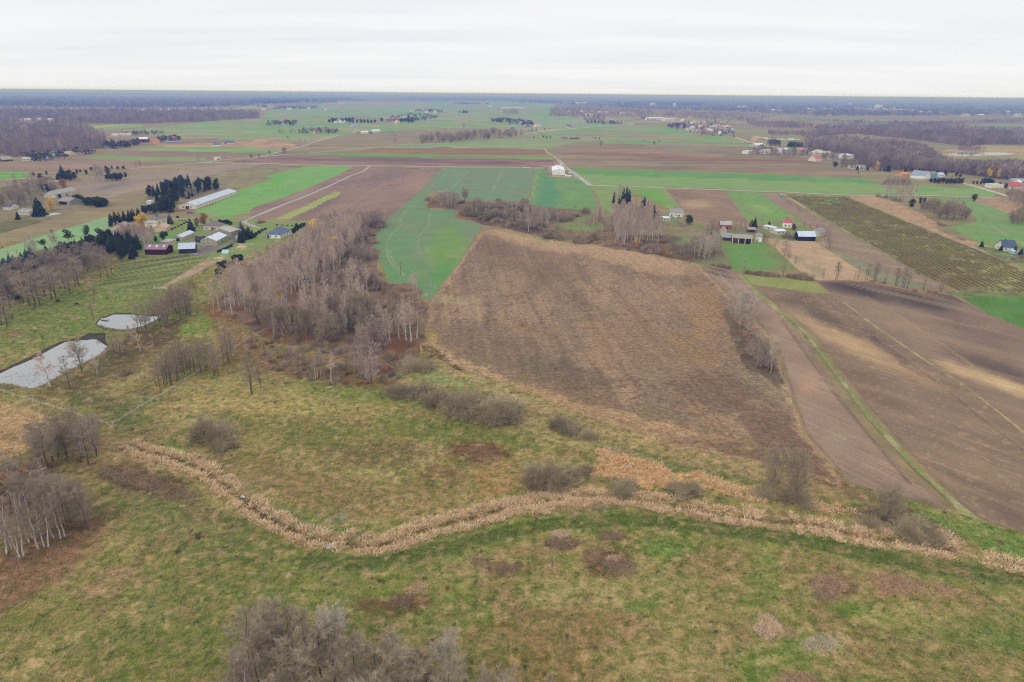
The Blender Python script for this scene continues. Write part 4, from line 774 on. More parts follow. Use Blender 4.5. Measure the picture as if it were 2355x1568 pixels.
KIND = {}
def proto(kind, fn, count, mt, mc):
    L = []
    for i in range(count):
        tr, crn = fn(np.random.default_rng(1000 + hash_(kind) + i))
        L.append((meshdata('trunk', tr[0], tr[1], mt, None, True) if tr else None, meshdata('crown', crn[0], crn[1], mc)))
    KIND[kind] = L
def hash_(s): return sum(ord(c) * (i + 1) for i, c in enumerate(s))
proto('birch', lambda g: bare_parts(g, .40, .20, 30, 8, 7, .75, .16, .020, .22, 'cone', .04), 7, M_birchbark, M_birchtwig)
proto('birch_near', lambda g: bare_parts(g, .25, .17, 30, 7, 9, .85, .15, .013, .30, 'cone', .06), 4, M_birchbark, M_birchtwig2)
proto('alder', lambda g: bare_parts(g, .22, .2, 26, 6, 7, .55, .13, .02, .0, 'oval', .03), 6, M_darkbark, M_aldertwig)
proto('alder_near', lambda g: bare_parts(g, .2, .21, 34, 8, 9, .6, .12, .013, .0, 'oval', .04), 4, M_darkbark, M_aldertwig)
proto('twin', lambda g: bare_parts(g, .2, .24, 24, 7, 7, .6, .16, .02, .0, 'wide', .05, 2), 3, M_darkbark, M_aldertwig)
proto('pale', lambda g: bare_parts(g, .25, .17, 24, 7, 6, .9, .13, .022, -.1, 'wide', .05), 5, M_palebark, M_paletwig)
proto('pale_near', lambda g: bare_parts(g, .25, .2, 30, 8, 9, .9, .13, .014, -.1, 'wide', .05), 2, M_palebark, M_paletwig)
proto('purple', lambda g: bare_parts(g, .12, .24, 32, 8, 8, .6, .12, .022, .0, 'oval', .03), 4, M_darkbark, M_purpletwig)
proto('round', lambda g: bare_parts(g, .12, .38, 34, 8, 8, .5, .2, .026, .0, 'wide', .04, 2), 3, M_darkbark, M_aldertwig)
proto('spruce', lambda g: spruce_parts(g, .19), 5, M_darkbark, M_spruce)
proto('fatspruce', lambda g: spruce_parts(g, .3, 1.3), 3, M_darkbark, M_spruce)
proto('bluespruce', lambda g: spruce_parts(g, .28, 1.0), 2, M_darkbark, M_bluespruce)
proto('pine', lambda g: clump_parts(g, pine_cl(g), 34, .62, .75, .14, 8.5), 5, M_darkbark, M_pine)
proto('fullpine', lambda g: clump_parts(g, round_cl(g, 2.4, 1.6, 8.9, 22), 34, .62, .9, .16, 8.5), 4, M_darkbark, M_spruce)
proto('gold', lambda g: clump_parts(g, round_cl(g, 2.6, 2.2, 8.6, 22), 42, .5, .9, .16, 8), 2, M_darkbark, M_gold)
proto('rust', lambda g: clump_parts(g, round_cl(g, 2.4, 1.8, 8.8, 22), 36, .55, .9, .16, 8), 2, M_darkbark, M_rust)
proto('maroon', lambda g: clump_parts(g, round_cl(g, 2.8, 1.8, 8.8, 22), 36, .55, .9, .16, 8), 1, M_darkbark, M_maroonleaf)
proto('goldbirch', lambda g: clump_parts(g, round_cl(g, 1.1, 3.0, 9.2, 14), 26, .4, 1.2, .1, 9), 2, M_birchbark, M_gold)
proto('rustbirch', lambda g: clump_parts(g, round_cl(g, 1.0, 3.0, 9.2, 12), 22, .4, 1.2, .1, 9), 2, M_birchbark, M_rust)
proto('bush', lambda g: (None, bush_parts(g)), 5, None, M_bushtwig)
proto('bush_near', lambda g: (None, bush_parts(g, 760, 1.35, .017)), 3, None, M_bushtwig)
proto('rustbush', lambda g: (None, bush_parts(g, 300, 1.3, .035)), 2, None, M_rusttwig)
proto('purplebush', lambda g: (None, bush_parts(g, 420, 1.2, .03)), 3, None, M_purpletwig)
proto('evergreen_bush', lambda g: (None, blades(g, (lambda v: v * np.array([1.1, 1.1, 1]) + np.array([0, 0, 1.0]))(unit(g.normal(0, 1, (420, 3))) * g.uniform(.4, 1, (420, 1)) ** .4), g.normal(0, 1, (420, 3)) + np.array([0, 0, .6]), .42, .15)), 3, None, M_spruce)
NAMEOF = {'birch': 'birch_tree', 'birch_near': 'birch_tree', 'alder': 'alder_tree', 'alder_near': 'alder_tree', 'twin': 'alder_tree', 'pale': 'pale_bare_tree', 'pale_near': 'pale_bare_tree', 'purple': 'dense_bare_tree', 'round': 'round_bare_tree',  # pale, purple and round kinds also stand in for alders in the groves
          'spruce': 'spruce_tree', 'fatspruce': 'spruce_tree', 'bluespruce': 'blue_spruce_tree', 'pine': 'pine_tree', 'fullpine': 'pine_tree', 'gold': 'autumn_tree', 'rust': 'autumn_tree', 'maroon': 'autumn_tree', 'goldbirch': 'autumn_birch_tree', 'rustbirch': 'autumn_birch_tree',
          'bush': 'willow_bush', 'bush_near': 'willow_bush', 'rustbush': 'rusty_bush', 'purplebush': 'bramble_bush', 'evergreen_bush': 'evergreen_bush'}
TRG = np.random.default_rng(99)
def plant_at(kind, x, y, h, label, group=None, wide=1.0, lean=0.0, z=-.25):
    tr, crn = KIND[kind][int(TRG.integers(len(KIND[kind])))]
    nm = NAMEOF[kind]
    if tr is None:
        s = h / 2.0
        o = link(nm, crn, None, (x, y, z))
        o.rotation_euler = (0, 0, TRG.uniform(0, 6.28)); o.scale = (s * wide, s * wide * TRG.uniform(.85, 1.15), s)
        return tag(o, label, 'bush', group)
    s = h / 10.0
    o = link(nm, None, None, (x, y, z))
    o.empty_display_size = .1
    o.rotation_euler = (TRG.normal(0, .02), lean + TRG.normal(0, .02), TRG.uniform(0, 6.28) if not lean else 0)
    o.scale = (s * wide, s * wide, s)
    tag(o, label, 'tree', group)
    link('trunk', tr, o); link('crown', crn, o)
    return o
def plant(kind, u, v, vt, label, group=None, wide=1.0, lean=0.0):
    x, y = gxy(u, v)
    return plant_at(kind, float(x), float(y), toph(u, v, vt), label, group, wide, lean)
def plants(kind, pts, label, group=None, wide=1.0):
    for u, v, vt in pts: plant(kind, u, v, vt, label, group, wide)
def hpts(fn, L):
    o = []
    for a, b, t in L:
        (u, v), (_, vt) = fn((a, b), (a, t)); o.append((u, v, vt))
    return o
def scatter(poly, n, mind, seed):
    """points on the ground inside a photo polygon, at least mind metres apart"""
    rg = np.random.default_rng(seed)
    P = np.asarray(poly, float); wx, wy = gxy(P[:, 0], P[:, 1]); W = np.stack([wx, wy], -1)
    lo, hi = W.min(0), W.max(0); out = []; tries = 0
    while len(out) < n and tries < 400:
        tries += 1
        c = rg.uniform(lo, hi, (400, 2)); c = c[inpoly(c[:, 0], c[:, 1], W)]
        for q in c:
            if len(out) >= n: break
            if not out or np.min(np.hypot(*(np.array(out) - q).T)) > mind: out.append(q)
    return np.array(out).reshape(-1, 2)
def grove(kinds, poly, n, hr, label, group, mind=2.5, seed=1, wide=1.0):
    rg = np.random.default_rng(seed)
    for x, y in scatter(poly, n, mind, seed):
        k = kinds[int(rg.integers(len(kinds)))] if isinstance(kinds, (list, tuple)) else kinds
        plant_at(k, x, y, rg.uniform(*hr), label, group, wide)

# --- the big birch wood left of the brown field
def thicket(kind, name, label, poly, n, hr, mind, seed, wide=1.15):
    rg = np.random.default_rng(seed); P = scatter(poly, n, mind, seed)
    for part, mats in ((0, None), (1, None)):
        Vs, Fs, o = [], [], 0
        for i, (x, y) in enumerate(P):
            me = KIND[kind][i % len(KIND[kind])][part]
            if me is None: continue
            if id(me) not in _tri:
                co = np.empty(len(me.vertices) * 3, np.float32); me.vertices.foreach_get('co', co)
                li = np.empty(len(me.loops), np.int32); me.loops.foreach_get('vertex_index', li); _tri[id(me)] = (co.reshape(-1, 3), li.reshape(-1, 3))
            V, F = _tri[id(me)]; s = hr[0] / 10 + (hr[1] - hr[0]) / 10 * ((i * .618) % 1); a = i * 2.4; w = s * wide
            Vs.append(np.stack([(V[:, 0] * math.cos(a) - V[:, 1] * math.sin(a)) * w + x, (V[:, 0] * math.sin(a) + V[:, 1] * math.cos(a)) * w + y, V[:, 2] * s - .2], -1)); Fs.append(F + o); o += len(V)
        mt = KIND[kind][0][part].materials[0]
        me = meshdata(name if part else 'trunk', np.concatenate(Vs), np.concatenate(Fs), mt)
        if part == 0: trunks = me
        else:
            ob = link(name, me); tag(ob, label, 'trees', None, 'stuff'); link('trunk', trunks, ob)['kind'] = 'stuff'
_tri = {}
thicket('alder', 'bare_thicket', 'mass of grey brown bare trees between the birches and the field edge', [(600, 735), (700, 720), (830, 650), (870, 660), (960, 700), (965, 770), (880, 800), (780, 800), (660, 795)], 70, (9, 14), 2.6, 19)
thicket('birch', 'birch_thicket', 'mass of pinkish birches filling the inside of the big wood', [(600, 640), (700, 575), (770, 535), (830, 515), (830, 560), (780, 620), (720, 660), (640, 690), (560, 690), (520, 680), (540, 660)], 190, (13, 18), 2.0, 17)
W_back = [(640, 600), (700, 560), (760, 530), (830, 505), (830, 560), (790, 620), (700, 670), (620, 715), (560, 715), (500, 695), (510, 660), (570, 625)]
grove('birch', W_back, 100, (14, 19), 'slender bare birch in the pinkish birch wood between the farm and the green crop', 'birches of the big wood', 2.6, 11)
grove('birch', [(560, 690), (640, 730), (760, 690), (830, 640), (860, 680), (800, 760), (700, 770), (620, 760)], 26, (15, 20), 'tall white stemmed birch among dark bushes in the middle of the big wood', 'birches among the bushes', 4, 12)
plants('birch', hpts(d2, [(1160, 740, 470), (1205, 800, 500), (1275, 765, 470), (1340, 780, 430), (1380, 800, 400), (1430, 760, 440), (965, 700, 480), (785, 690, 430), (645, 640, 400), (715, 620, 380), (210, 755, 520), (1110, 660, 420), (1400, 370, 170), (1430, 350, 190), (1320, 700, 380)]), 'tall pale birch at the brown field edge of the wood', 'birches along the field edge')
plants('birch', hpts(d1, [(1830, 500, 270), (1880, 525, 240), (1930, 485, 220), (1975, 505, 200), (2012, 480, 190), (2050, 495, 200), (2100, 505, 170), (2145, 557, 260), (2190, 485, 150), (2232, 480, 140), (2290, 490, 140), (2330, 520, 190), (1990, 562, 320), (2080, 440, 170), (2250, 560, 290), (2420, 520, 200)]), 'white stemmed birch in the front row facing the ponds', 'front row birches')
plants('birch', hpts(d2, [(560, 1105, 870), (580, 1090, 880), (692, 1128, 870), (720, 1075, 890), (605, 1080, 830)]), 'short white birch in front of the purple thicket at the meadow edge', 'white birches at the meadow edge')
grove(['alder', 'purple', 'alder', 'purplebush'], [(800, 520), (870, 490), (885, 505), (850, 560), (860, 640), (900, 670), (800, 690), (740, 640)], 46, (9, 14), 'dark bare tree along the far side of the big wood beside the green crop', 'dark trees beside the crop', 4, 13)
grove(['pale', 'purple', 'round'], [(590, 740), (700, 745), (830, 720), (860, 760), (780, 790), (650, 790)], 34, (9, 14), 'grey brown bare tree in the lower part of the big wood', 'grey trees of the lower wood', 4, 14)
grove(['purple'], [(790, 840), (830, 800), (890, 790), (880, 880), (830, 885)], 9, (11, 15), 'dense purple grey tree of the thicket at the lower end of the wood', 'purple thicket trees', 4.5, 15, 1.2)
plant('purple', *hpts(d2, [(1040, 1150, 880)])[0], 'dense rounded purple tree nearest the willow bushes', None, 1.3)
plant('purple', *hpts(d2, [(1060, 800, 560)])[0], 'pyramid shaped dense grey tree beside the tall field edge birches', None, 1.35)
grove(['bush', 'purplebush', 'bush', 'rustbush'], [(520, 700), (640, 600), (800, 500), (880, 500), (860, 640), (960, 680), (960, 780), (880, 870), (740, 860), (620, 800), (590, 740)], 120, (2.2, 4.5), 'low bare undergrowth bush beneath the trees of the big wood', 'undergrowth of the big wood', 4, 16)
plants('goldbirch', [(770, 592, 540), (700, 622, 570), (722, 560, 500), (578, 700, 640), (640, 700, 655), (812, 700, 655), (664, 640, 600)], 'thin birch still holding golden leaves in the big wood', 'golden birches of the big wood')
plants('rustbirch', hpts(d2, [(290, 850, 740), (480, 790, 690), (370, 840, 760)]), 'small rust leaved tree in the clearing below the big wood', 'rusty saplings in the clearing')
plants('spruce', [(765, 592, 558), (755, 600, 575)], 'small dark spruce hidden among the golden birches', 'spruces in the birch wood')
grove(['bush', 'purplebush', 'rustbush', 'bush'], [(560, 770), (640, 800), (760, 840), (880, 850), (970, 790), (1000, 815), (900, 885), (740, 885), (620, 850)], 60, (1.5, 3.2), 'low brown scrub bush on the slope between the big wood and the west meadow', 'scrub on the slope', 3, 75)
grove(['alder', 'purple'], [(590, 800), (700, 830), (800, 860), (760, 880), (640, 860)], 16, (5, 9), 'small bare tree on the scrubby slope below the big wood', 'small trees on the slope', 4, 76)
# --- meadow and ditch bushes
def bushes(L, kind='bush_near'):
    for (u, v, vt, w, lab) in L: plant(kind, u, v, vt, lab, None, w)
bushes([(930, 908, 872, 1.6, 'dark willow bush left of the long willow thicket'), (958, 906, 884, 1.2, 'small bush leaning on the dark willow bush'), (1285, 985, 948, 1.25, 'round dark willow bush between the thicket and the fallow field'),
        (1362, 1008, 982, 1.1, 'small dark bush beside the upper reed bed'), (1238, 1115, 1058, 1.25, 'large round pinkish brown willow bush above the ditch'), (1300, 1108, 1066, 1.1, 'greyer bush touching the large round willow'), (1345, 1085, 1062, 1.1, 'thin grey bush at the corner of the reed bed'),
        (1433, 1140, 1098, 1.0, 'grey twiggy bush on the ditch bank between the reed beds'), (1586, 1130, 1092, 1.15, 'dark brown bush within the tan reed bed'), (472, 1010, 942, .9, 'brown bare bush near the bend of the wire fence'), (502, 1022, 975, 1.0, 'low reddish bush beside the brown bare bush'), (972, 848, 812, 1.4, 'grey willow bush by the clearing at the field edge')])
bushes([(1000, 925, 892, 1.3, 'first bush of the long willow thicket'), (1040, 938, 896, 1.4, 'second bush of the long willow thicket'), (1085, 950, 902, 1.5, 'middle bush of the long willow thicket'), (1130, 960, 912, 1.5, 'fourth bush of the long willow thicket'), (1172, 965, 922, 1.3, 'last bush of the long willow thicket beside the fallow field')])
plants('alder', hpts(d2, [(20, 1240, 880), (90, 1170, 1010), (150, 1120, 1000)]), 'spindly bare tree at the edge of the west meadow', 'spindly trees on the west meadow')
plant('alder_near', *hpts(d1, [(2160, 1220, 870)])[0], 'bare grey tree with a wide crown on the west meadow')
# --- paddock and ponds
plant('birch', *hpts(d1, [(432, 1168, 860)])[0], 'drooping pale birch before the larger pond', None, 1.5)
plant('alder', *hpts(d1, [(600, 1180, 900)])[0], 'dark bare alder in front of the larger pond', None, 1.2)
plant('twin', *hpts(d1, [(705, 1040, 745)])[0], 'tall double stemmed tree standing before the larger pond', None, 1.1)
plant('birch', *hpts(d1, [(835, 1068, 890)])[0], 'small white birch right of the double stemmed tree')
plant('birch', *hpts(d1, [(1135, 782, 640)])[0], 'leaning white birch below the smaller pond', None, 1.2, -.12)
plant('birch', *hpts(d1, [(1205, 870, 660)])[0], 'pinkish birch between the two ponds', None, 1.1)
plants('alder', hpts(d1, [(1040, 920, 700), (980, 880, 690), (1010, 900, 720)]), 'dark alder right of the larger pond', 'alders between the ponds', 1.3)
plants('alder', hpts(d1, [(1185, 710, 470), (1215, 690, 440), (1250, 680, 430), (1290, 640, 410), (1330, 625, 390), (1375, 665, 420), (1440, 632, 400), (1360, 600, 400), (1480, 550, 350), (1400, 560, 330), (1450, 520, 320), (1270, 740, 500), (1340, 560, 350)]), 'bare alder in the thin row over the smaller pond', 'alders over the smaller pond')
plants('alder', hpts(d1, [(1570, 520, 290), (1600, 560, 280), (1628, 558, 300), (1550, 500, 300), (1590, 500, 280)]), 'dark alder in the close clump left of the birch wood', 'close alder clump')
plant('alder', *hpts(d1, [(803, 605, 395)])[0], 'single thin tree by the jetty of the smaller pond')
plant('alder', *hpts(d1, [(803, 378, 190)])[0], 'single bare tree at the paddock wire below the dark wood')
plant('bush', *hpts(d1, [(1098, 1060, 1005)])[0], 'stubby dark bush alone on the lower paddock')
plant('alder', *hpts(d1, [(1210, 1130, 980)])[0], 'very thin sapling standing alone on the lower paddock', None, .5)
plants('alder', hpts(d1, [(1345, 1172, 960), (1375, 1195, 950), (1415, 1130, 880), (1432, 1145, 850), (1462, 1155, 860), (1482, 1045, 800), (1550, 1045, 770), (1580, 1055, 760), (1632, 1035, 800), (1520, 1060, 790), (1600, 1010, 780), (1400, 1070, 860)]), 'slim bare alder in the row crossing the lower paddock', 'alder row of the lower paddock')
plants('alder', hpts(d1, [(1715, 1058, 770), (1845, 1050, 810), (1875, 1088, 800), (1820, 1010, 800), (1965, 985, 650), (1980, 905, 660), (1990, 860, 660), (2160, 810, 660), (2230, 1180, 1000), (2295, 1120, 1000)]), 'thin bare tree along the wire fence of the paddock', 'trees along the paddock fence')
plants('evergreen_bush', hpts(e2, [(1325, 990, 905), (1385, 975, 900), (1100, 1060, 1000), (1195, 1085, 980), (1090, 1160, 1090)]), 'dark evergreen shrub at the garden edge by the birch wood', 'garden evergreens by the wood')
thicket('alder', 'bare_thicket', 'loose stand of thin bare trees around the row over the smaller pond', d1((1380, 640), (1420, 560), (1500, 500), (1640, 480), (1660, 560), (1540, 620), (1440, 680)), 14, (10, 15), 2.2, 71)
thicket('alder', 'bare_thicket', 'loose stand of thin bare trees along the lower paddock row', d1((1300, 1190), (1420, 1040), (1600, 990), (1900, 880), (2000, 900), (1880, 1080), (1600, 1070), (1480, 1180)), 22, (9, 13), 2.2, 72)
# --- dark wood left of the paddock
plants('alder', hpts(d1, [(300, 492, 190), (250, 475, 170), (200, 455, 160), (340, 485, 200), (440, 430, 170), (555, 335, 140), (600, 375, 170), (680, 312, 70), (925, 240, 60), (960, 205, 40), (860, 240, 40), (480, 410, 150), (390, 400, 150), (640, 300, 90), (520, 330, 140), (60, 640, 400), (10, 645, 420), (110, 590, 390), (150, 300, 160), (-40, 600, 380)]), 'grey domed bare tree at the paddock side of the dark wood', 'grey trees of the dark wood', 1.7)
grove(['purple', 'alder'], d1((0, 560), (200, 420), (500, 300), (900, 160), (960, 40), (700, 60), (420, 120), (200, 200), (0, 300)), 40, (9, 13), 'bare brown tree deep in the dark wood above the paddock', 'brown trees of the dark wood', 4, 21, 1.3)
plants('spruce', hpts(d1, [(45, 330, 190), (90, 400, 230), (20, 300, 150), (520, 160, 10), (545, 150, -20), (480, 150, 30), (130, 420, 280)]), 'dark spruce standing out of the wood above the paddock', 'spruces of the dark wood', 1.3)
grove(['fullpine', 'spruce'], d1((-60, 330), (200, 190), (420, 70), (700, -10), (980, -40), (960, 60), (620, 150), (300, 290), (60, 430)), 30, (8, 12), 'dark green conifer among the bare trees above the paddock', 'conifers above the paddock', 5, 77)
grove(['fullpine', 'spruce', 'fullpine'], e1((1180, 1020), (1280, 900), (1560, 880), (1860, 900), (1880, 1080), (1680, 1180), (1450, 1080), (1300, 1060)), 40, (9, 13), 'dense dark conifer of the block beside the maroon barn', 'conifers beside the maroon barn', 4, 22)
grove(['fullpine'], e1((740, 1120), (860, 1040), (1000, 1060), (1000, 1140), (880, 1230), (760, 1240)), 9, (9, 12), 'olive green conifer amid the bare trees of the dark wood', 'olive conifers of the dark wood', 4, 23)
thicket('purple', 'bare_thicket', 'dense mass of bare trees filling the dark wood above the paddock', d1((-100, 600), (0, 540), (200, 400), (480, 300), (900, 180), (980, 60), (700, 60), (420, 120), (200, 200), (0, 280), (-100, 320)), 90, (9, 13), 2.6, 20, 1.5)
grove('bluespruce', e1((10, 1220), (120, 1170), (300, 1120), (420, 1060), (420, 1130), (300, 1190), (100, 1250)), 16, (4.5, 7), 'young blue spruce in the row below the pale green crop', 'young blue spruces', 3, 24, 1.2)
grove('bluespruce', e1((800, 960), (1000, 945), (1170, 960), (1160, 1000), (960, 1010), (830, 1010)), 12, (4.5, 6.5), 'blue grey spruce in the hedge below the two lone pines', 'blue grey hedge spruces', 3, 25, 1.2)
plant('pine', *hpts(e1, [(940, 945, 725)])[0], 'lone pine with a long bare stem against the pale green crop', None, 1.15)
plant('pine', *hpts(e1, [(1190, 890, 670)])[0], 'taller lone pine with a stepped crown by the grey sheds', None, .9)
plant('pine', *hpts(e1, [(600, 1000, 845)])[0], 'dark pine top among the bare trees left of the lone pine', None, 1.3)
plants('pale', hpts(e1, [(440, 1050, 810), (400, 1080, 840), (500, 1100, 880), (460, 1110, 900)]), 'grey bare tree at the upper edge of the dark wood', 'grey trees at the crop edge', 1.5)
plants('pale', hpts(e1, [(720, 960, 740), (770, 950, 735), (690, 930, 800), (740, 950, 810)]), 'pale fan shaped tree beside the lone pine', 'pale trees beside the lone pine', 1.5)
plant('birch', *hpts(e1, [(718, 1130, 950)])[0], 'single white birch in front of the olive conifers')
plants('birch', hpts(e1, [(130, 1130, 1010), (240, 1110, 1000)]), 'thin pale birch on the pale green crop', 'thin birches on the crop')
BW = e1((1480, 860), (1700, 860), (1900, 900), (2080, 900), (2080, 950), (1950, 1040), (1860, 1000), (1700, 920))
grove('birch', BW, 36, (13, 16), 'pale pinkish birch in the stand between the sheds and the maroon barn', 'birch stand by the maroon barn', 2.6, 26)
plants('rustbirch', hpts(e1, [(1590, 850, 735), (1500, 860, 780)]), 'orange leaved birch at the edge of the farm birch stand', 'orange birches by the sheds')
plants('fullpine', hpts(e1, [(2200, 880, 730), (2100, 900, 800), (2240, 830, 740)]), 'dark conifer between the birch stand and the white roofed shed', 'conifers by the white roofed shed')
plant('gold', *hpts(e1, [(1915, 705, 500)])[0], 'bright golden weeping tree before the two storey house', None, 1.5)
plant('rust', *hpts(e2, [(310, 570, 480)])[0], 'small orange tree beside the orange roofed shed', None, .9)
plant('rust', *hpts(e2, [(905, 520, 325)])[0], 'big rust brown oak behind the purple roofed house', None, 1.0)
plants('rust', hpts(e2, [(810, 530, 400), (790, 540, 420)]), 'lower rust brown tree beside the big rusty oak', 'rusty trees by the oak', .9)
plant('fatspruce', *hpts(e2, [(725, 590, 395)])[0], 'broad dark spruce left of the rusty oak')
plant('bluespruce', *hpts(e2, [(440, 490, 345)])[0], 'broad blue spruce right of the two storey house', None, 1.2)
plants('fatspruce', hpts(e2, [(1440, 700, 490), (1500, 690, 500), (1400, 740, 560), (1545, 640, 560)]), 'dark spruce in the clump left of the blue roofed bungalow', 'spruces left of the bungalow')
plant('spruce', *hpts(e2, [(1395, 560, 440)])[0], 'slim spruce at the yard gate by the farm track')
plant('alder', *hpts(e2, [(1375, 610, 460)])[0], 'bare reddish tree beside the slim gate spruce', None, 1.2)
plants('evergreen_bush', hpts(e2, [(1600, 640, 600), (1640, 615, 575), (1680, 590, 555), (1720, 570, 540), (1570, 670, 620)]), 'clipped evergreen of the hedge climbing to the bungalow', 'hedge left of the bungalow')
plants('evergreen_bush', hpts(e2, [(2100, 610, 550), (2140, 580, 520), (2180, 550, 500), (2220, 530, 480), (2250, 510, 470), (1880, 510, 490), (1950, 515, 495), (2020, 520, 500), (2080, 522, 500), (2140, 520, 480)]), 'thuja of the hedge behind the blue roofed bungalow', 'hedge behind the bungalow')
plants('evergreen_bush', hpts(e2, [(1110, 470, 430), (1150, 480, 440), (1190, 490, 435), (1250, 500, 450), (1210, 480, 430)]), 'dark garden shrub right of the purple roofed house', 'shrubs by the purple roofed house')
plants('evergreen_bush', hpts(e2, [(470, 570, 545), (510, 550, 525), (550, 530, 505), (590, 510, 485), (630, 490, 465), (665, 475, 450), (600, 450, 435), (560, 450, 435), (640, 450, 435), (540, 410, 380)]), 'clipped bush of the long hedge across the farm lawn', 'long lawn hedge')
plants('bush', hpts(e2, [(1660, 480, 420), (1700, 475, 430)]), 'dark brush heap beside the farm track', 'brush by the track')
# --- pine block by the long white barn
grove(['fullpine', 'fullpine', 'spruce'], c1((1265, 985), (1290, 960), (1420, 920), (1560, 870), (1700, 880), (1880, 900), (1880, 935), (1700, 960), (1560, 1030), (1500, 1110), (1400, 1120), (1360, 1040)), 64, (12, 15), 'dark pine of the block beside the long white barn', 'pines beside the long white barn', 4.5, 27)
plants('fullpine', hpts(c1, [(1250, 1130, 1040), (1290, 1125, 1035), (1330, 1120, 1030), (1375, 1115, 1000), (1430, 1110, 970), (1470, 1100, 970), (1230, 1110, 1050)]), 'low dark pine at the near corner of the pine block', 'near corner pines', 1.2)
plants('spruce', hpts(c1, [(960, 1230, 1110), (995, 1220, 1090), (1030, 1215, 1100), (1070, 1200, 1090), (1110, 1190, 1080), (1150, 1180, 1075), (1190, 1165, 1060), (1130, 1150, 1085), (1060, 1170, 1100), (1000, 1180, 1110)]), 'dark spruce in the row behind the grey sheds', 'spruce row behind the sheds', 1.25)
plants('pale', hpts(c1, [(1600, 1015, 900), (1640, 1000, 890), (1690, 990, 900), (1740, 960, 860), (1670, 1000, 880)]), 'pale bare tree before the pine block at the white barn', 'pale trees at the white barn')
# --- far farm, left edge
plant('fatspruce', *hpts(c1, [(345, 1145, 970)])[0], 'huge broad spruce beside the yellow tree at the far farm', None, 1.15)
plant('gold', *hpts(c1, [(445, 1100, 985)])[0], 'dull yellow tree leaning from behind the huge spruce', None, 1.1)
plant('rust', *hpts(c1, [(545, 925, 820)])[0], 'large rust coloured tree behind the far farm barn', None, 1.25)
plant('maroon', *hpts(c1, [(115, 1000, 910)])[0], 'dark red leaved tree at the far farm', None, 1.3)
plant('maroon', *hpts(c1, [(350, 840, 765)])[0], 'reddish brown tree beside the tall spruces', None, 1.2)
plants('evergreen_bush', hpts(c1, [(760, 1050, 985), (800, 1050, 985), (850, 1065, 985), (880, 1060, 990), (830, 1040, 980)]), 'clipped dark evergreen standing on the olive field edge', 'evergreen pair on the field edge', 1.2)
plants('evergreen_bush', hpts(c1, [(650, 1010, 965), (690, 1020, 970), (510, 985, 955), (670, 1000, 960)]), 'dark shrub beside the far farm barns', 'shrubs beside the far barns')
plant('spruce', *hpts(c1, [(155, 1175, 1095)])[0], 'small dark spruce before the grey roofed cottage', None, 1.4)
plants('fatspruce', hpts(c1, [(540, 830, 700), (500, 830, 760)]), 'tall pointed spruce above the far farm', 'tall spruces above the far farm')
plants('fullpine', hpts(c1, [(600, 840, 745), (640, 830, 760), (570, 830, 750), (400, 960, 860), (210, 1000, 930), (430, 980, 900), (0, 1000, 940), (290, 800, 765), (400, 790, 755)]), 'dark pine in the gardens of the far farm', 'garden pines of the far farm', 1.2)
plants('fullpine', hpts(c1, [(690, 770, 740), (740, 785, 745), (790, 765, 715), (830, 760, 715), (910, 745, 710), (960, 740, 710), (1010, 745, 710), (1060, 745, 708), (660, 780, 740), (930, 790, 725)]), 'dark evergreen in the broken row beyond the far farm', 'evergreen row beyond the far farm', 1.3)
plants('fullpine', hpts(c1, [(920, 840, 780), (960, 845, 775), (1000, 840, 770), (1040, 825, 765), (1075, 810, 765), (980, 820, 765), (1030, 835, 768)]), 'pine of the oval clump on the grey brown field', 'oval pine clump', 1.3)
grove('pale', c1((815, 860), (890, 850), (900, 830), (820, 830)), 12, (16, 20), 'pale slender tree beside the oval pine clump', 'pale trees by the pine clump', 3, 28)
grove(['purple', 'round', 'pale'], c1((40, 1000), (100, 900), (240, 850), (400, 880), (480, 930), (430, 1000), (330, 1080), (200, 1060), (60, 1080), (0, 1130)), 46, (8, 14), 'bare garden tree of the far farm', 'bare trees of the far farm', 6, 29, 1.3)
plants('alder', hpts(c1, [(1165, 725, 670), (1200, 725, 660), (1205, 722, 672)]), 'dark roadside tree in the pair left of the fork', 'roadside pair', 1.5)
plants('alder', hpts(c1, [(1700, 682, 622)]), 'round bare roadside tree opposite the concrete hut', None, 1.6)
plants('alder', hpts(c1, [(1775, 672, 625), (1805, 668, 628), (1925, 655, 618)]), 'thin bare tree near the concrete hut', 'thin trees near the hut')
plants('round', hpts(c1, [(2155, 650, 612), (2225, 645, 615)]), 'round bush tree on the road before the fork', 'round trees at the fork')
plants('pale', hpts(c2, [(445, 615, 485), (485, 610, 485), (525, 605, 480)]), 'tall thin poplar in the trio by the branching roads', 'poplar trio', .8)
plant('alder', *hpts(c2, [(1245, 540, 430)])[0], 'tall lone tree by the pale road left of the copse', None, .9)
plants('round', hpts(c2, [(170, 620, 582), (290, 615, 560), (325, 480, 458), (1830, 385, 358)]), 'small round tree alone on the far plain', 'lone round trees')
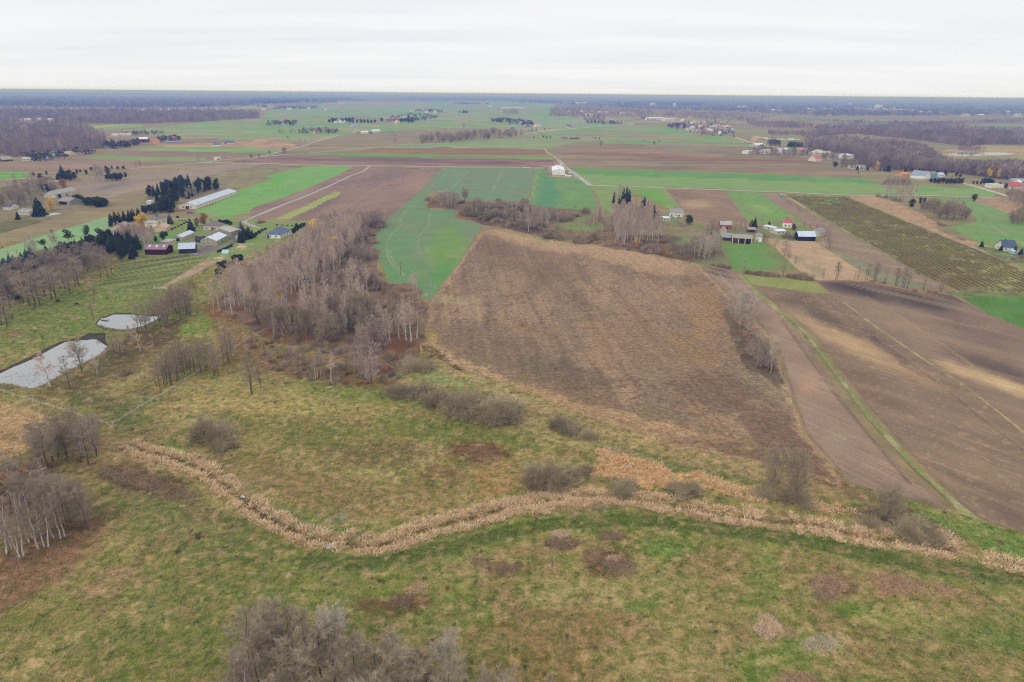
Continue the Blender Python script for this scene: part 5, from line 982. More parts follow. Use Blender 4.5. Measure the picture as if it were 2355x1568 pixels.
# --- scrub between crop and fallow, copses
grove('pale', e3((340, 740), (600, 745), (640, 770), (560, 790), (380, 775), (300, 730)), 40, (12, 16), 'pale grey poplar in the round copse jutting into the crop', 'poplars of the round copse', 2.2, 31)
plant('round', *hpts(e3, [(700, 685, 515)])[0], 'dark domed tree standing in the crop right of the round copse', None, .85)
plants('bush', hpts(e3, [(280, 700, 620), (230, 680, 610), (200, 660, 615), (640, 720, 650)]), 'dark bush at the foot of the round copse', 'bushes of the round copse', 1.4)
grove(['purple', 'round', 'pale', 'bush'], e3((620, 800), (900, 780), (1200, 760), (1500, 780), (1650, 800), (1500, 900), (1250, 960), (1000, 960), (750, 900)), 70, (6, 11), 'brown bare tree or tall bush in the scrub band below the crop', 'scrub band growth', 3.5, 32, 1.15)
grove(['bush', 'purplebush'], e3((720, 880), (1000, 960), (1280, 1050), (1500, 1080), (1900, 1100), (1900, 1060), (1500, 960), (1000, 900)), 40, (2.5, 5), 'dark low bush along the lower edge of the scrub band', 'low bushes of the scrub band', 3, 33)
grove(['pale', 'purple', 'pale'], e3((1380, 900), (1760, 900), (1900, 960), (1850, 1080), (1550, 1090), (1400, 1010)), 40, (9, 14), 'grey stemmed tree in the middle of the scrub band', 'grey stems of the scrub band', 3, 34)
plant('birch', *hpts(e3, [(1562, 1100, 855)])[0], 'single white forked birch in the scrub band', None, 1.2)
grove(['purple', 'bush', 'alder'], e3((1800, 900), (2050, 850), (2355, 850), (2355, 900), (2050, 960), (1900, 1000)), 26, (5, 9), 'dark brown bush tree in the thin part of the scrub band', 'dark bush trees', 4, 35, 1.2)
bushes([(1285, 551, 527, .7, 'upright dark bush on the fallow field edge'), (1330, 557, 530, 1.1, 'wide grey bush right of the upright dark bush'), (1352, 553, 520, 1.3, 'broad bare bush at the scrub edge below the spruces'), (1258, 547, 528, 1.0, 'low dark brown bush on the scrub edge')], 'bush')
grove(['alder', 'pale'], c3((700, 1200), (900, 1150), (1000, 1250), (1000, 1330), (820, 1290)), 26, (8, 13), 'bare grey tree left of the pinkish birch wood', 'grey trees left of the spruces', 3, 36)
RW = e4((0, 700), (0, 480), (120, 400), (300, 440), (430, 480), (520, 580), (560, 640), (500, 720), (380, 730), (200, 740), (90, 730))
thicket('birch', 'birch_thicket', 'mass of pinkish birches inside the small wood below the spruces', RW, 60, (13, 17), 2.0, 18)
grove('birch', RW, 62, (14, 19), 'slender pinkish birch in the small wood below the dark spruces', 'birches of the small wood', 2.6, 37)
grove(['bush', 'rustbush', 'purplebush'], e4((90, 740), (300, 700), (540, 700), (640, 830), (840, 890), (500, 840), (200, 780)), 44, (2.5, 5), 'brown undergrowth bush at the fallow edge of the small wood', 'undergrowth of the small wood', 3, 38)
plants('spruce', hpts(e4, [(140, 330, 100), (165, 320, 130), (15, 290, 150), (70, 300, 200), (105, 310, 105)]), 'very tall dark spruce at the back of the small wood', 'tall spruces of the small wood', .8)
plants('spruce', hpts(e4, [(330, 370, 210), (365, 380, 260), (310, 360, 240)]), 'dark spruce beside the green plot at the small wood', 'spruces beside the plot')
plants('spruce', hpts(e4, [(430, 460, 290), (460, 480, 360), (470, 500, 400)]), 'narrow dark spruce at the house side of the small wood', 'spruces at the house side', .8)
plants('pale', hpts(e4, [(50, 330, 140), (90, 330, 110), (30, 340, 180)]), 'grey bare tree among the tall spruces', 'grey trees among spruces')
plant('gold', *hpts(e4, [(250, 285, 222)])[0], 'small yellow tree behind the small wood', None, .9)
plant('goldbirch', *hpts(e4, [(245, 740, 650)])[0], 'small yellow tree at the fallow edge of the small wood', None, 1.6)
plants('birch', hpts(e4, [(515, 640, 470), (495, 600, 470), (540, 570, 460)]), 'white birch at the lawn side of the small wood', 'white birches by the lawn')
grove('pale', e4((780, 800), (880, 780), (1060, 790), (1140, 800), (1100, 880), (960, 920), (860, 900)), 34, (12, 16), 'pale stemmed poplar of the stand on the lawn corner', 'poplars on the lawn corner', 3.2, 39)
plants('alder', hpts(e4, [(725, 850, 680), (830, 880, 640), (810, 860, 650), (850, 850, 640), (590, 870, 720), (545, 800, 730)]), 'dark slim tree left of the pale poplar stand', 'dark trees left of the poplars', 1.2)
grove(['alder', 'purple'], e4((970, 600), (1060, 560), (1120, 600), (1100, 660), (980, 660)), 10, (8, 11), 'bare bushy tree beside the brick house yard', 'trees by the brick house', 3.5, 40, 1.4)
# --- farmsteads at the right
plant('fullpine', *hpts(e4, [(800, 520, 395)])[0], 'big clipped dark conifer right of the white house', None, 1.25)
plant('gold', *hpts(e4, [(580, 520, 465)])[0], 'yellow bush by the white shed', None, 1.2)
plant('alder', *hpts(e4, [(1285, 585, 470)])[0], 'dark fruit tree right of the brick house', None, 1.6)
plants('alder', hpts(e4, [(1340, 560, 480), (1390, 560, 475), (1250, 545, 490)]), 'small bare orchard tree behind the brick house yard', 'orchard trees', 1.5)
plant('spruce', *hpts(e4, [(1485, 550, 425)])[0], 'dark spruce behind the orange tree', None, 1.2)
plant('fatspruce', *hpts(e4, [(1455, 540, 455)])[0], 'second dark conifer behind the orange tree', None, .9)
plant('rust', *hpts(e4, [(1445, 555, 475)])[0], 'small bright orange tree by the brick house orchard', None, .9)
plant('fatspruce', *hpts(e4, [(1637, 535, 470)])[0], 'small green spruce between the two farmsteads', None, .9)
plant('maroon', *hpts(e4, [(1895, 575, 495)])[0], 'reddish bare tree before the red roofed house', None, 1.2)
plants('bush', hpts(e4, [(1545, 650, 600), (1600, 650, 610), (1590, 625, 590), (1630, 645, 625)]), 'dark garden bush by the white gabled shed', 'bushes by the gabled shed')
plants('purplebush', hpts(e4, [(1845, 660, 580), (1790, 655, 600), (1830, 650, 590)]), 'dense dark shrub left of the dark timber barn', 'shrubs by the timber barn')
plants('alder', hpts(e4, [(2010, 545, 470), (2070, 560, 490), (2130, 570, 500), (2180, 620, 520), (2220, 650, 530), (2200, 600, 510), (2150, 560, 490), (2260, 690, 570)]), 'bare garden tree beside the grey house', 'garden trees by the grey house', 1.7)
plants('birch', hpts(e4, [(2165, 740, 640), (2180, 750, 640), (2205, 770, 655), (2195, 760, 650), (2215, 780, 670)]), 'thin pinkish birch right of the dark timber barn', 'birches right of the timber barn')
plants('alder', hpts(e4, [(2270, 785, 650), (1700, 770, 660)]), 'faint thin tree beside the stubble field', 'faint trees by the stubble')
plants('purple', hpts(e4, [(1800, 850, 680), (1842, 880, 740), (1915, 930, 840)]), 'reddish brown tree in the row beside the stubble field', 'reddish row by the stubble', 1.2)
plant('alder', *hpts(e6, [(745, 190, 40)])[0], 'egg shaped grey tree at the left end of the hedge', None, 1.3)
plant('alder', *hpts(e6, [(1165, 238, 55)])[0], 'egg shaped grey tree in the middle of the hedge', None, 1.3)
plants('bush', hpts(e6, [(800, 200, 140), (850, 205, 145), (900, 210, 150), (950, 215, 150), (985, 220, 150), (1040, 225, 165), (1090, 232, 170), (1230, 240, 180), (1280, 245, 180), (1330, 252, 180), (1380, 258, 175), (1430, 262, 175), (520, 135, 85), (560, 145, 100), (470, 125, 90), (420, 115, 90)]), 'brown bush of the hedge between lawn and olive grass', 'hedge bushes', 1.2)
plant('alder', *hpts(e6, [(598, 152, 50)])[0], 'dark narrow shrub tree at the corner of the black soil', None, .7)
ROW = [(630, 250, 140), (740, 255, 95), (755, 255, 100), (900, 262, 185), (932, 262, 130), (992, 265, 110), (1010, 260, 115), (1065, 270, 100), (1082, 268, 110), (1160, 290, 160), (1252, 308, 145), (1265, 305, 150), (1312, 320, 140), (1325, 322, 145), (1355, 330, 160), (1490, 358, 195), (1635, 362, 170), (1650, 360, 175)]
plants('alder', hpts(d4, ROW), 'bare alder in the row along the black soil field', 'alder row', 1.1)
plants('rustbush', hpts(d4, [(1420, 350, 320), (1540, 365, 335), (1600, 368, 340), (1150, 285, 262), (1060, 275, 250)]), 'tan scrub bush at the foot of the alder row', 'scrub under the alder row')
# --- tree line between the fallow field and the ploughed strip
plants('pale', hpts(e6, [(660, 640, 330), (690, 760, 480), (705, 770, 420), (760, 650, 380), (740, 700, 470), (785, 840, 560), (820, 660, 420), (640, 700, 500), (860, 720, 480), (600, 640, 430), (780, 740, 520), (720, 600, 400)]), 'pale grey crowned aspen of the line beside the ploughed strip', 'aspens by the ploughed strip', 1.5)
plants('birch', hpts(e6, [(912, 1050, 830), (765, 1080, 960), (880, 920, 830)]), 'leaning white birch of the line beside the ploughed strip', 'white birches by the ploughed strip')
plant('pale', *hpts(e6, [(1035, 1280, 935)])[0], 'white limbed bare tree near the lower end of the tree line', None, 1.1)
plant('alder', *hpts(e6, [(1155, 1380, 1190)])[0], 'dark bare tree at the lowest end of the tree line', None, 1.1)
grove(['alder', 'purple'], e6((760, 1080), (900, 1020), (990, 1080), (1080, 1260), (1000, 1280), (830, 1240)), 14, (6, 9.5), 'grey bare tree low in the line beside the ploughed strip', 'lower line trees', 2.5, 41, 1.2)
grove(['bush', 'rustbush', 'purplebush'], e6((600, 800), (680, 760), (860, 800), (1000, 1060), (1150, 1380), (1050, 1320), (860, 1260), (720, 1100), (640, 960)), 18, (1.0, 2.2), 'brown bush under the tree line by the ploughed strip', 'bushes under the tree line', 2.5, 42)
# --- lower right bushy trees
plant('round', *hpts(r8, [(145, 425, 170)])[0], 'left tall grey tree at the lower end of the fallow field', None, .62)
plant('round', *hpts(r8, [(285, 440, 195)])[0], 'right tall grey tree at the lower end of the fallow field', None, .7)
plant('round', *hpts(r8, [(850, 575, 385)])[0], 'spreading many stemmed tree by the point of the ploughed strip', None, 1.0)
bushes([(1760, 1140, 1112, 1.2, 'low grey bush at the foot of the tall alders'), (1830, 1150, 1118, 1.3, 'second low bush right of the tall alders'), (2090, 1225, 1185, 1.3, 'tangled grey bush below the spreading alder'), (2150, 1245, 1215, 1.2, 'low tangled bush right of the spreading alder'), (2000, 1210, 1182, 1.0, 'small grey bush left of the spreading alder')])
# --- lower left wood
plants('alder_near', hpts(r5, [(290, 270, 0), (330, 235, -30), (240, 220, 0), (410, 200, -40), (475, 220, -20), (540, 245, -30), (590, 190, -20), (380, 160, -50), (520, 150, -50), (230, 150, -30), (600, 120, -20)]), 'dark stemmed alder of the clump beside the tan reed field', 'alders beside the reed field', 1.3)
plants('alder_near', hpts(r5, [(430, 595, 310), (380, 540, 300), (460, 610, 330), (520, 600, 350), (350, 580, 300), (490, 560, 320), (410, 640, 350), (540, 640, 400), (330, 600, 280)]), 'grey brown alder behind the lower left birches', 'alders behind the lower birches', 1.3)
plants('birch_near', hpts(r5, [(40, 785, 470), (70, 750, 500), (145, 800, 480), (235, 755, 380), (270, 745, 450), (295, 745, 440), (370, 695, 430), (110, 760, 500), (15, 700, 480), (60, 690, 500), (200, 690, 390), (395, 680, 420), (-40, 760, 470), (330, 690, 450), (-20, 900, 560), (180, 720, 420), (120, 810, 520)]), 'tall white birch at the lower left corner wood', 'lower left birches')
plant('alder', *hpts(r5, [(122, 912, 760)])[0], 'small dark sapling in front of the lower left birches', None, .8)
grove(['purple', 'alder', 'rustbirch', 'purple'], r5((-80, 360), (0, 300), (180, 330), (300, 420), (260, 520), (60, 560), (-80, 560)), 26, (7, 10), 'reddish brown tree behind the lower left birches', 'reddish trees of the corner wood', 2.6, 43, 1.3)
grove(['rustbush', 'bush'], r5((100, 300), (240, 260), (330, 300), (300, 380), (120, 370)), 12, (2.0, 3.5), 'rusty low bush between the two lower left tree clumps', 'rusty bushes', 2.5, 44)
thicket('alder_near', 'bare_thicket', 'mass of bare alders inside the clump beside the tan reed field', r5((190, 200), (250, 110), (420, 60), (600, 60), (630, 160), (560, 240), (400, 230), (260, 270)), 16, (10, 12), 2.0, 73, 1.3)
thicket('alder_near', 'bare_thicket', 'mass of bare trees filling the corner wood behind the birches', r5((-150, 620), (-100, 400), (60, 340), (250, 360), (420, 480), (560, 560), (540, 640), (420, 640), (300, 560), (100, 600)), 26, (8, 11), 2.0, 74, 1.3)
# --- bottom grove
plants('alder_near', [(575, 1552, 1400), (600, 1530, 1390), (625, 1540, 1385), (650, 1530, 1382), (680, 1545, 1392), (710, 1560, 1405), (640, 1590, 1440), (740, 1580, 1420), (600, 1590, 1440), (690, 1610, 1450), (775, 1590, 1430), (660, 1640, 1490), (720, 1650, 1500), (570, 1640, 1500)], 'grey domed alder in the grove at the bottom edge', 'alders of the bottom grove', 1.35)
plants('alder_near', [(830, 1625, 1455), (860, 1640, 1470), (890, 1650, 1480), (930, 1660, 1490), (990, 1680, 1505), (1030, 1700, 1520), (800, 1660, 1490), (900, 1610, 1460), (960, 1640, 1495), (860, 1720, 1540), (940, 1730, 1550), (1130, 1720, 1545), (1170, 1740, 1555)], 'grey treetop rising from below the bottom edge', 'treetops along the bottom edge', 1.35)
plant('pale_near', *hpts(r6, [(565, 1600, 1150)])[0], 'tall pale barked tree above the bottom grove', None, 1.35)
plant('pale_near', *hpts(r6, [(1215, 1760, 1320)])[0], 'second pale treetop right of the bottom grove', None, 1.2)
plants('birch_near', hpts(r6, [(1025, 1800, 1385), (1390, 1850, 1430), (1655, 1850, 1470), (750, 1750, 1500), (1300, 1850, 1490), (1880, 1850, 1520)]), 'white birch top rising from below the bottom edge', 'birch tops along the bottom edge')
plants('birch_near', [(540, 1640, 1495), (585, 1655, 1500), (555, 1680, 1530), (620, 1690, 1540), (500, 1690, 1560), (650, 1700, 1560), (600, 1720, 1560)], 'pinkish twigged birch at the bottom of the grove', 'pinkish birches of the bottom grove', 1.2)
# --- right middle groves
grove('birch', e5((340, 690), (500, 740), (700, 790), (820, 740), (840, 690), (600, 670), (400, 660)), 32, (12, 17), 'pale birch of the stand across the gravel lane', 'birch stand on the lane', 3, 45)
plants('bush', hpts(e5, [(340, 710, 670), (380, 715, 680), (450, 730, 680), (540, 750, 690), (560, 760, 700), (620, 770, 710)]), 'dark reddish bush at the foot of the lane birches', 'bushes of the lane birches')
plant('fullpine', *hpts(e5, [(775, 840, 735)])[0], 'olive conifer left of the two dark pines', None, 1.3)
plants('fullpine', hpts(e5, [(880, 800, 715), (930, 800, 720)]), 'dark pine in the close pair by the bare bushes', 'dark pine pair')
plant('fullpine', *hpts(e5, [(1555, 772, 658)])[0], 'single round dark conifer beside the gravel lane', None, 1.1)
plants('round', hpts(e5, [(1000, 900, 745), (940, 890, 780), (1060, 930, 760), (1290, 1000, 745), (1210, 990, 790), (1400, 990, 830), (1120, 980, 850), (1450, 990, 870), (900, 880, 800)]), 'wide bare grey tree by the tan strip', 'wide grey trees by the tan strip')
grove(['alder', 'purple', 'bush'], e5((450, 530), (760, 530), (740, 560), (470, 560)), 22, (6, 12), 'bare tree in the thicket below the orange roofed house', 'thicket below the orange roof', 4, 46)
plants('fullpine', hpts(e5, [(1010, 540, 475), (1060, 545, 470), (1110, 550, 465), (1160, 550, 465), (1210, 555, 468), (1260, 555, 470), (1310, 555, 470), (1360, 550, 468), (1400, 545, 475), (1380, 470, 420), (1330, 460, 400), (1190, 450, 385)]), 'pine of the clipped block before the white gabled house', 'pine block by the gabled house', 1.35)
plants('fullpine', hpts(e5, [(1545, 550, 510), (1590, 552, 510), (1640, 555, 510), (1690, 560, 470), (1740, 560, 470), (1780, 560, 490), (1660, 540, 480), (1880, 560, 520), (1950, 600, 540), (2040, 620, 590)]), 'dark conifer in the row before the long white shed', 'conifers before the white shed', 1.3)
grove('goldbirch', e5((1710, 470), (1900, 470), (1890, 490), (1720, 490)), 10, (12, 15), 'thin golden topped tree before the purple wood', 'golden trees before the purple wood', 4, 47)
plants('spruce', hpts(e5, [(90, 380, 300), (220, 380, 310), (255, 335, 285), (375, 385, 335), (425, 390, 325), (465, 395, 300), (485, 395, 300), (695, 400, 335), (775, 390, 340), (865, 410, 335), (103, 420, 385)]), 'dark narrow conifer by the woodside houses', 'conifers by the woodside houses', 1.3)
plant('gold', *hpts(e5, [(330, 380, 255)])[0], 'tall dull yellow tree by the woodside houses')
plant('fullpine', *hpts(c4, [(735, 725, 668)])[0], 'round dark pine at the head of the brown plain', None, 1.5)
grove(['round', 'purple', 'alder'], e5((1960, 700), (2183, 740), (2300, 860), (2100, 840), (1980, 760)), 20, (8, 13), 'bare grey tree at the right edge by the road', 'grey trees at the right edge', 5, 48)
grove(['round', 'purple'], e5((1990, 1020), (2080, 950), (2183, 900), (2400, 1000), (2300, 1100), (2050, 1060)), 16, (7, 11), 'dark red brown tree clump at the edge of the bright crop', 'dark clump by the bright crop', 5, 49)
plant('gold', *hpts(e5, [(2060, 1330, 1235)])[0], 'yellow willow behind the blue roofed house', None, 1.3)
plant('fatspruce', *hpts(e5, [(1650, 1340, 1255)])[0], 'dark spruce on the lawn left of the blue roofed house', None, 1.1)
plants('fatspruce', hpts(e5, [(1890, 1390, 1300), (2070, 1400, 1320), (2140, 1440, 1340)]), 'dark spruce beside the blue roofed house', 'spruces by the blue roofed house')
plants('purplebush', hpts(e5, [(1830, 1400, 1370), (2150, 1480, 1430), (2050, 1500, 1460), (1940, 1490, 1460)]), 'dark garden thicket below the blue roofed house', 'thicket below the blue roof', 1.5)
# --- middle distance copses
grove(['purple', 'pale', 'round'], c2((1395, 525), (1500, 528), (1700, 520), (1900, 498), (2200, 478), (2355, 470)) + c3((200, 472), (200, 450), (0, 440)) + c2((2000, 450), (1700, 470), (1450, 500)), 110, (13, 20), 'bare tree of the long copse in the middle of the plain', 'long copse', 6, 51, 1.2)
plants('fullpine', hpts(c2, [(680, 345, 310), (710, 345, 300), (740, 345, 300), (790, 348, 300), (820, 345, 298), (850, 345, 296), (880, 345, 298), (920, 348, 312), (950, 348, 310), (980, 348, 312), (1010, 348, 312), (1040, 348, 315), (1070, 350, 312), (1128, 335, 296), (1300, 345, 300), (1330, 345, 305), (1360, 345, 300), (1390, 345, 295)]), 'dark conifer in the far hedge by the farms', 'far conifer hedge', 1.4)
plants('fullpine', hpts(c3, [(290, 475, 460), (370, 472, 452), (400, 472, 455), (430, 475, 460), (790, 480, 468), (818, 480, 468), (852, 485, 468), (530, 478, 466)]), 'small dark conifer along the sunken track on the plain', 'conifers along the sunken track', 1.6)
plants('bush', hpts(c3, [(550, 480, 462), (570, 480, 464), (620, 485, 460), (650, 485, 458), (1230, 500, 488), (1360, 505, 490)]), 'bare bush along the sunken track on the plain', 'bushes along the sunken track', 1.5)
plant('round', *hpts(c3, [(862, 540, 498)])[0], 'left one of two lone trees on the brown plain')
plant('round', *hpts(c3, [(1320, 535, 502)])[0], 'right one of two lone trees on the brown plain')
plants('round', hpts(c3, [(250, 420, 400), (275, 420, 398), (310, 415, 392), (380, 412, 390), (425, 405, 388)]), 'small round roadside tree on the far road', 'far roadside trees')
# ------------------------------------------------------------------ far woods and other masses
WRG = np.random.default_rng(5)
def low_tree(rg, kind):
    if kind == 'bare':      # tall leafless tree, brushy
        n = 46; t = rg.uniform(.25, 1, n); az = rg.uniform(0, 6.28, n); rad = 2.6 * np.sin(math.pi * np.clip(.2 + .75 * t, 0, 1)) * rg.uniform(.2, 1, n)
        C = np.stack([np.cos(az) * rad * .5, np.sin(az) * rad * .5, t * 9 - .6], -1); D = np.stack([np.cos(az) * .6, np.sin(az) * .6, np.ones(n)], -1)
        V, F = blades(rg, C, D, 2.0, .17)
        tv, tf = cones([(0, 0, 0)], [(rg.normal(0, .2), rg.normal(0, .2), 8)], .2, None, 3)
        return joinm([(V, F), (tv, tf)])
    if kind == 'blob':
        n = 16; v = unit(rg.normal(0, 1, (n, 3)) + np.array([0, 0, .35]))
        C = v * np.array([2.2, 2.2, 2.2]) + np.array([0, 0, 5.5])
        return blades(rg, C, v + rg.normal(0, .4, (n, 3)), 3.2, 1.3)
    if kind == 'conifer':
        n = 18; t = rg.uniform(.08, 1, n); az = rg.uniform(0, 6.28, n); rad = 2.0 * (1 - t) + .2
        C = np.stack([np.cos(az) * rad * .3, np.sin(az) * rad * .3, t * 9.6], -1); D = np.stack([np.cos(az), np.sin(az), -.5 * np.ones(n)], -1)
        return blades(rg, C, D, rad + 1.0, .75)
def wood(name, label, poly, n, kind, hr, cols, floor=None, seed=1, wide=1.0):
    rg = np.random.default_rng(seed)
    P = np.asarray(poly, float); lo, hi = P.min(0), P.max(0); pts = []
    while sum(len(p) for p in pts) < n:
        c = rg.uniform(lo, hi, (4000, 2))
        pts.append(c[inpoly(c[:, 0] + (fbm(c[:, 0] / 12, c[:, 1] / 3, 3, seed) - .5) * 10, c[:, 1] + (fbm(c[:, 0] / 10, c[:, 1] / 4, 3, seed + 3) - .5) * 4, P)])
    p = np.concatenate(pts)[:n]
    x, y = gxy(p[:, 0], p[:, 1])
    protos = [low_tree(rg, kind) for _ in range(5)]
    Vs, Fs, Cs, o = [], [], [], 0
    tone = fbm(p[:, 0] / 30, p[:, 1] / 6, 3, seed + 7)
    for i in range(5):
        sel = np.arange(i, n, 5)
        V, F = protos[i]; m = len(sel); s = rg.uniform(hr[0], hr[1], m) / 10; a = rg.uniform(0, 6.28, m)
        ca, sa = np.cos(a), np.sin(a); ww = s * wide * rg.uniform(.85, 1.2, m)
        X = (V[None, :, 0] * ca[:, None] - V[None, :, 1] * sa[:, None]) * ww[:, None] + x[sel][:, None]
        Y = (V[None, :, 0] * sa[:, None] + V[None, :, 1] * ca[:, None]) * ww[:, None] + y[sel][:, None]
        Z = V[None, :, 2] * s[:, None]
        Vs.append(np.stack([X, Y, Z], -1).reshape(-1, 3))
        Fs.append((F[None] + (np.arange(m) * len(V))[:, None, None] + o).reshape(-1, 3)); o += m * len(V)
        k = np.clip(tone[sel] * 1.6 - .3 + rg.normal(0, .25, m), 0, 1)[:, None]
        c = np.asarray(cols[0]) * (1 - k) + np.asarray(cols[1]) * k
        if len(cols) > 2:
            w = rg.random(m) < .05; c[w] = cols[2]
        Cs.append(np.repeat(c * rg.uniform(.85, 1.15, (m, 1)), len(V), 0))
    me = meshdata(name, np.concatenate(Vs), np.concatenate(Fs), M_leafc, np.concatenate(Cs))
    tag(link(name, me), label, 'wood', None, 'stuff')
    if floor is not None:
        sheet('woodland_floor', 'leaf strewn ground under the ' + floor, poly, S(98, 84, 74), [('n', 60, seed, .5, .6, S(112, 100, 82), .5)], M_far, 3, 2, cat='woodland floor')
PU1, PU2, PU3 = S(134, 120, 116), S(174, 158, 148), S(176, 146, 120)
DP1, DP2 = S(48, 62, 54), S(74, 90, 72)
wood('bare_wood', 'purple brown bare wood at the left edge of the plain', [(-150, 290), (-150, 355)] + c1((0, 612), (140, 640), (300, 600), (430, 585), (800, 578), (880, 560), (935, 520), (900, 460), (700, 380), (400, 350), (0, 345)), 1500, 'bare', (15, 21), (PU1, PU2, PU3), 'left purple wood', 201)
wood('bare_wood', 'long belt of bare trees behind the left farms', [(-150, 260), (-150, 282)] + c1((0, 330), (600, 350), (1200, 350), (1700, 340), (1900, 322), (2230, 305), (2200, 250), (1700, 235), (1000, 230), (0, 225)), 2600, 'bare', (16, 22), (PU1, PU2, S(112, 100, 88)), 'long left tree belt', 202, 1.3)
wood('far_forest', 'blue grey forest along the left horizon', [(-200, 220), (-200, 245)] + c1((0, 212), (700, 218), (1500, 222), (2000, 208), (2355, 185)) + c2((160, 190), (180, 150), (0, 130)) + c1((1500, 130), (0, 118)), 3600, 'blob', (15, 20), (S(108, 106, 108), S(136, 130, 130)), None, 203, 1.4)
wood('pine_forest', 'dark pine forest on the far side of the green plain', c2((0, 135), (300, 128), (850, 130), (960, 150), (800, 160), (400, 175), (150, 182), (0, 175)), 1300, 'conifer', (17, 22), (DP1, DP2), None, 204, 1.5)
wood('pine_forest', 'dark pine forest below the horizon at the centre', c2((1250, 125), (1700, 122), (2355, 140)) + c3((500, 160), (560, 178), (200, 172), (0, 155)) + c2((1900, 155), (1300, 148)), 1300, 'conifer', (17, 22), (DP1, DP2), None, 205, 1.5)
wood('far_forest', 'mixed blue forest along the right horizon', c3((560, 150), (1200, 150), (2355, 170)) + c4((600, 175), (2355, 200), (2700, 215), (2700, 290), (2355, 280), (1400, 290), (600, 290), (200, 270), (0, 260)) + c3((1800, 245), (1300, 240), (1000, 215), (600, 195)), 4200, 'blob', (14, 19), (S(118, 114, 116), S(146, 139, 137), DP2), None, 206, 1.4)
wood('pine_forest', 'dark pine wood at the far right of the centre', c3((850, 160), (1400, 160), (1800, 170), (1700, 205), (1300, 195), (1000, 190)), 700, 'conifer', (17, 21), (DP1, DP2), None, 207, 1.5)
wood('bare_wood', 'bare wood round the first far village', c3((420, 300), (440, 225), (560, 220), (700, 205), (960, 215), (1350, 260), (1200, 300), (900, 290), (720, 300)), 900, 'bare', (15, 20), (PU1, PU2), None, 208, 1.4)
wood('bare_wood', 'bare woods of the marsh beyond the tree covered village', c3((1380, 290), (1420, 250), (1900, 260), (2355, 300)) + c4((0, 350), (500, 365), (560, 385), (300, 395), (0, 380)) + c3((2100, 340), (1700, 320)), 900, 'bare', (12, 17), (PU1, PU2), None, 209, 1.5)
wood('bare_wood', 'wide purple wood behind the small lake', c4((460, 480), (540, 400), (700, 370), (1100, 360), (1500, 375), (2000, 400), (2355, 410), (2700, 420), (2700, 540), (2355, 530), (1950, 535), (1880, 550), (1500, 500), (1180, 465), (900, 440), (700, 450)), 1700, 'bare', (13, 19), (PU1, PU2, S(120, 110, 80)), 'wide purple wood', 210, 1.5)
wood('bare_wood', 'dense purple wood running down to the woodside houses', c4((470, 560), (480, 520), (800, 510), (1250, 540), (1500, 590), (1600, 680), (1680, 745), (2000, 755), (2355, 755), (2700, 760), (2700, 860), (2355, 850), (1950, 800), (1750, 770), (1500, 770), (1200, 740), (1000, 700), (880, 640), (740, 600)), 2300, 'bare', (15, 22), (PU1, PU2, S(124, 98, 78)), 'dense purple wood', 211, 1.15)
wood('bare_wood', 'bare scrub on the flats beyond the big lake', c4((1730, 575), (2000, 570), (2020, 590), (1760, 585)), 60, 'bare', (8, 11), (PU1, PU2), None, 212, 1.5)
wood('bare_wood', 'scrub belt between the pastures at the right horizon', c4((600, 335), (900, 340), (1300, 355), (1900, 345), (2355, 320), (2700, 325), (2700, 350), (2000, 352), (1500, 375), (900, 352)), 900, 'bare', (12, 16), (PU1, PU2), None, 213, 1.6)
wood('bare_wood', 'bare scrub along the village road flats', c4((0, 345), (350, 350), (540, 375), (500, 400), (100, 375)), 300, 'bare', (10, 14), (PU1, PU2), None, 214, 1.6)
wood('bare_wood', 'bare scrub belt beside the small lake', c4((130, 430), (480, 430), (470, 460), (200, 455)), 160, 'bare', (9, 13), (PU1, PU2), None, 215, 1.5)
wood('village_trees', 'bare garden trees covering the far village', c3((1440, 390), (1560, 350), (1740, 330), (1960, 350), (2000, 470), (1860, 470), (1700, 470), (1590, 420)), 130, 'bare', (9, 14), (PU1, S(112, 104, 92)), None, 216, 1.4)
wood('village_trees', 'dark conifers between the far village houses', c3((1440, 390), (1600, 345), (1960, 340), (2010, 475), (1800, 470), (1600, 420)), 46, 'conifer', (9, 14), (DP1, DP2), None, 217, 1.5)
wood('farm_trees', 'small trees round the far farms on the left plain', c1((1000, 445), (1180, 430), (1460, 430), (1340, 450), (1180, 455)), 60, 'bare', (7, 11), (S(84, 82, 72), S(104, 98, 84)), None, 218, 1.5)
wood('farm_trees', 'trees round the red tiled hamlet', c1((1370, 512), (1440, 510), (1560, 500), (1580, 490), (1450, 475), (1340, 485)), 50, 'blob', (7, 11), (S(62, 72, 56), S(92, 84, 76)), None, 219, 1.0)
wood('farm_trees', 'trees behind the hamlet below the left wood', c1((850, 570), (940, 575), (1190, 550), (1180, 520), (1000, 530), (860, 540)), 70, 'blob', (7, 13), (S(52, 66, 54), S(96, 88, 78), S(170, 134, 66)), None, 220, 1.0)
wood('farm_trees', 'trees behind the green roofed house', c1((280, 680), (360, 685), (520, 660), (780, 630), (860, 600), (640, 600), (460, 620), (200, 640)), 80, 'blob', (6, 11), (S(56, 66, 58), S(92, 86, 80)), None, 221, 1.0)
wood('farm_trees', 'trees round the far farms on the centre plain', c2((130, 378), (400, 378), (410, 335), (160, 345)), 70, 'blob', (8, 12), (S(72, 68, 66), S(98, 90, 84)), None, 222, 1.0)
wood('farm_trees', 'hedge trees round the orange roofed far house', c2((200, 435), (380, 440), (770, 445), (760, 410), (480, 405), (380, 425)), 110, 'bare', (8, 12), (S(76, 72, 68), S(98, 92, 84)), None, 223, 1.5)
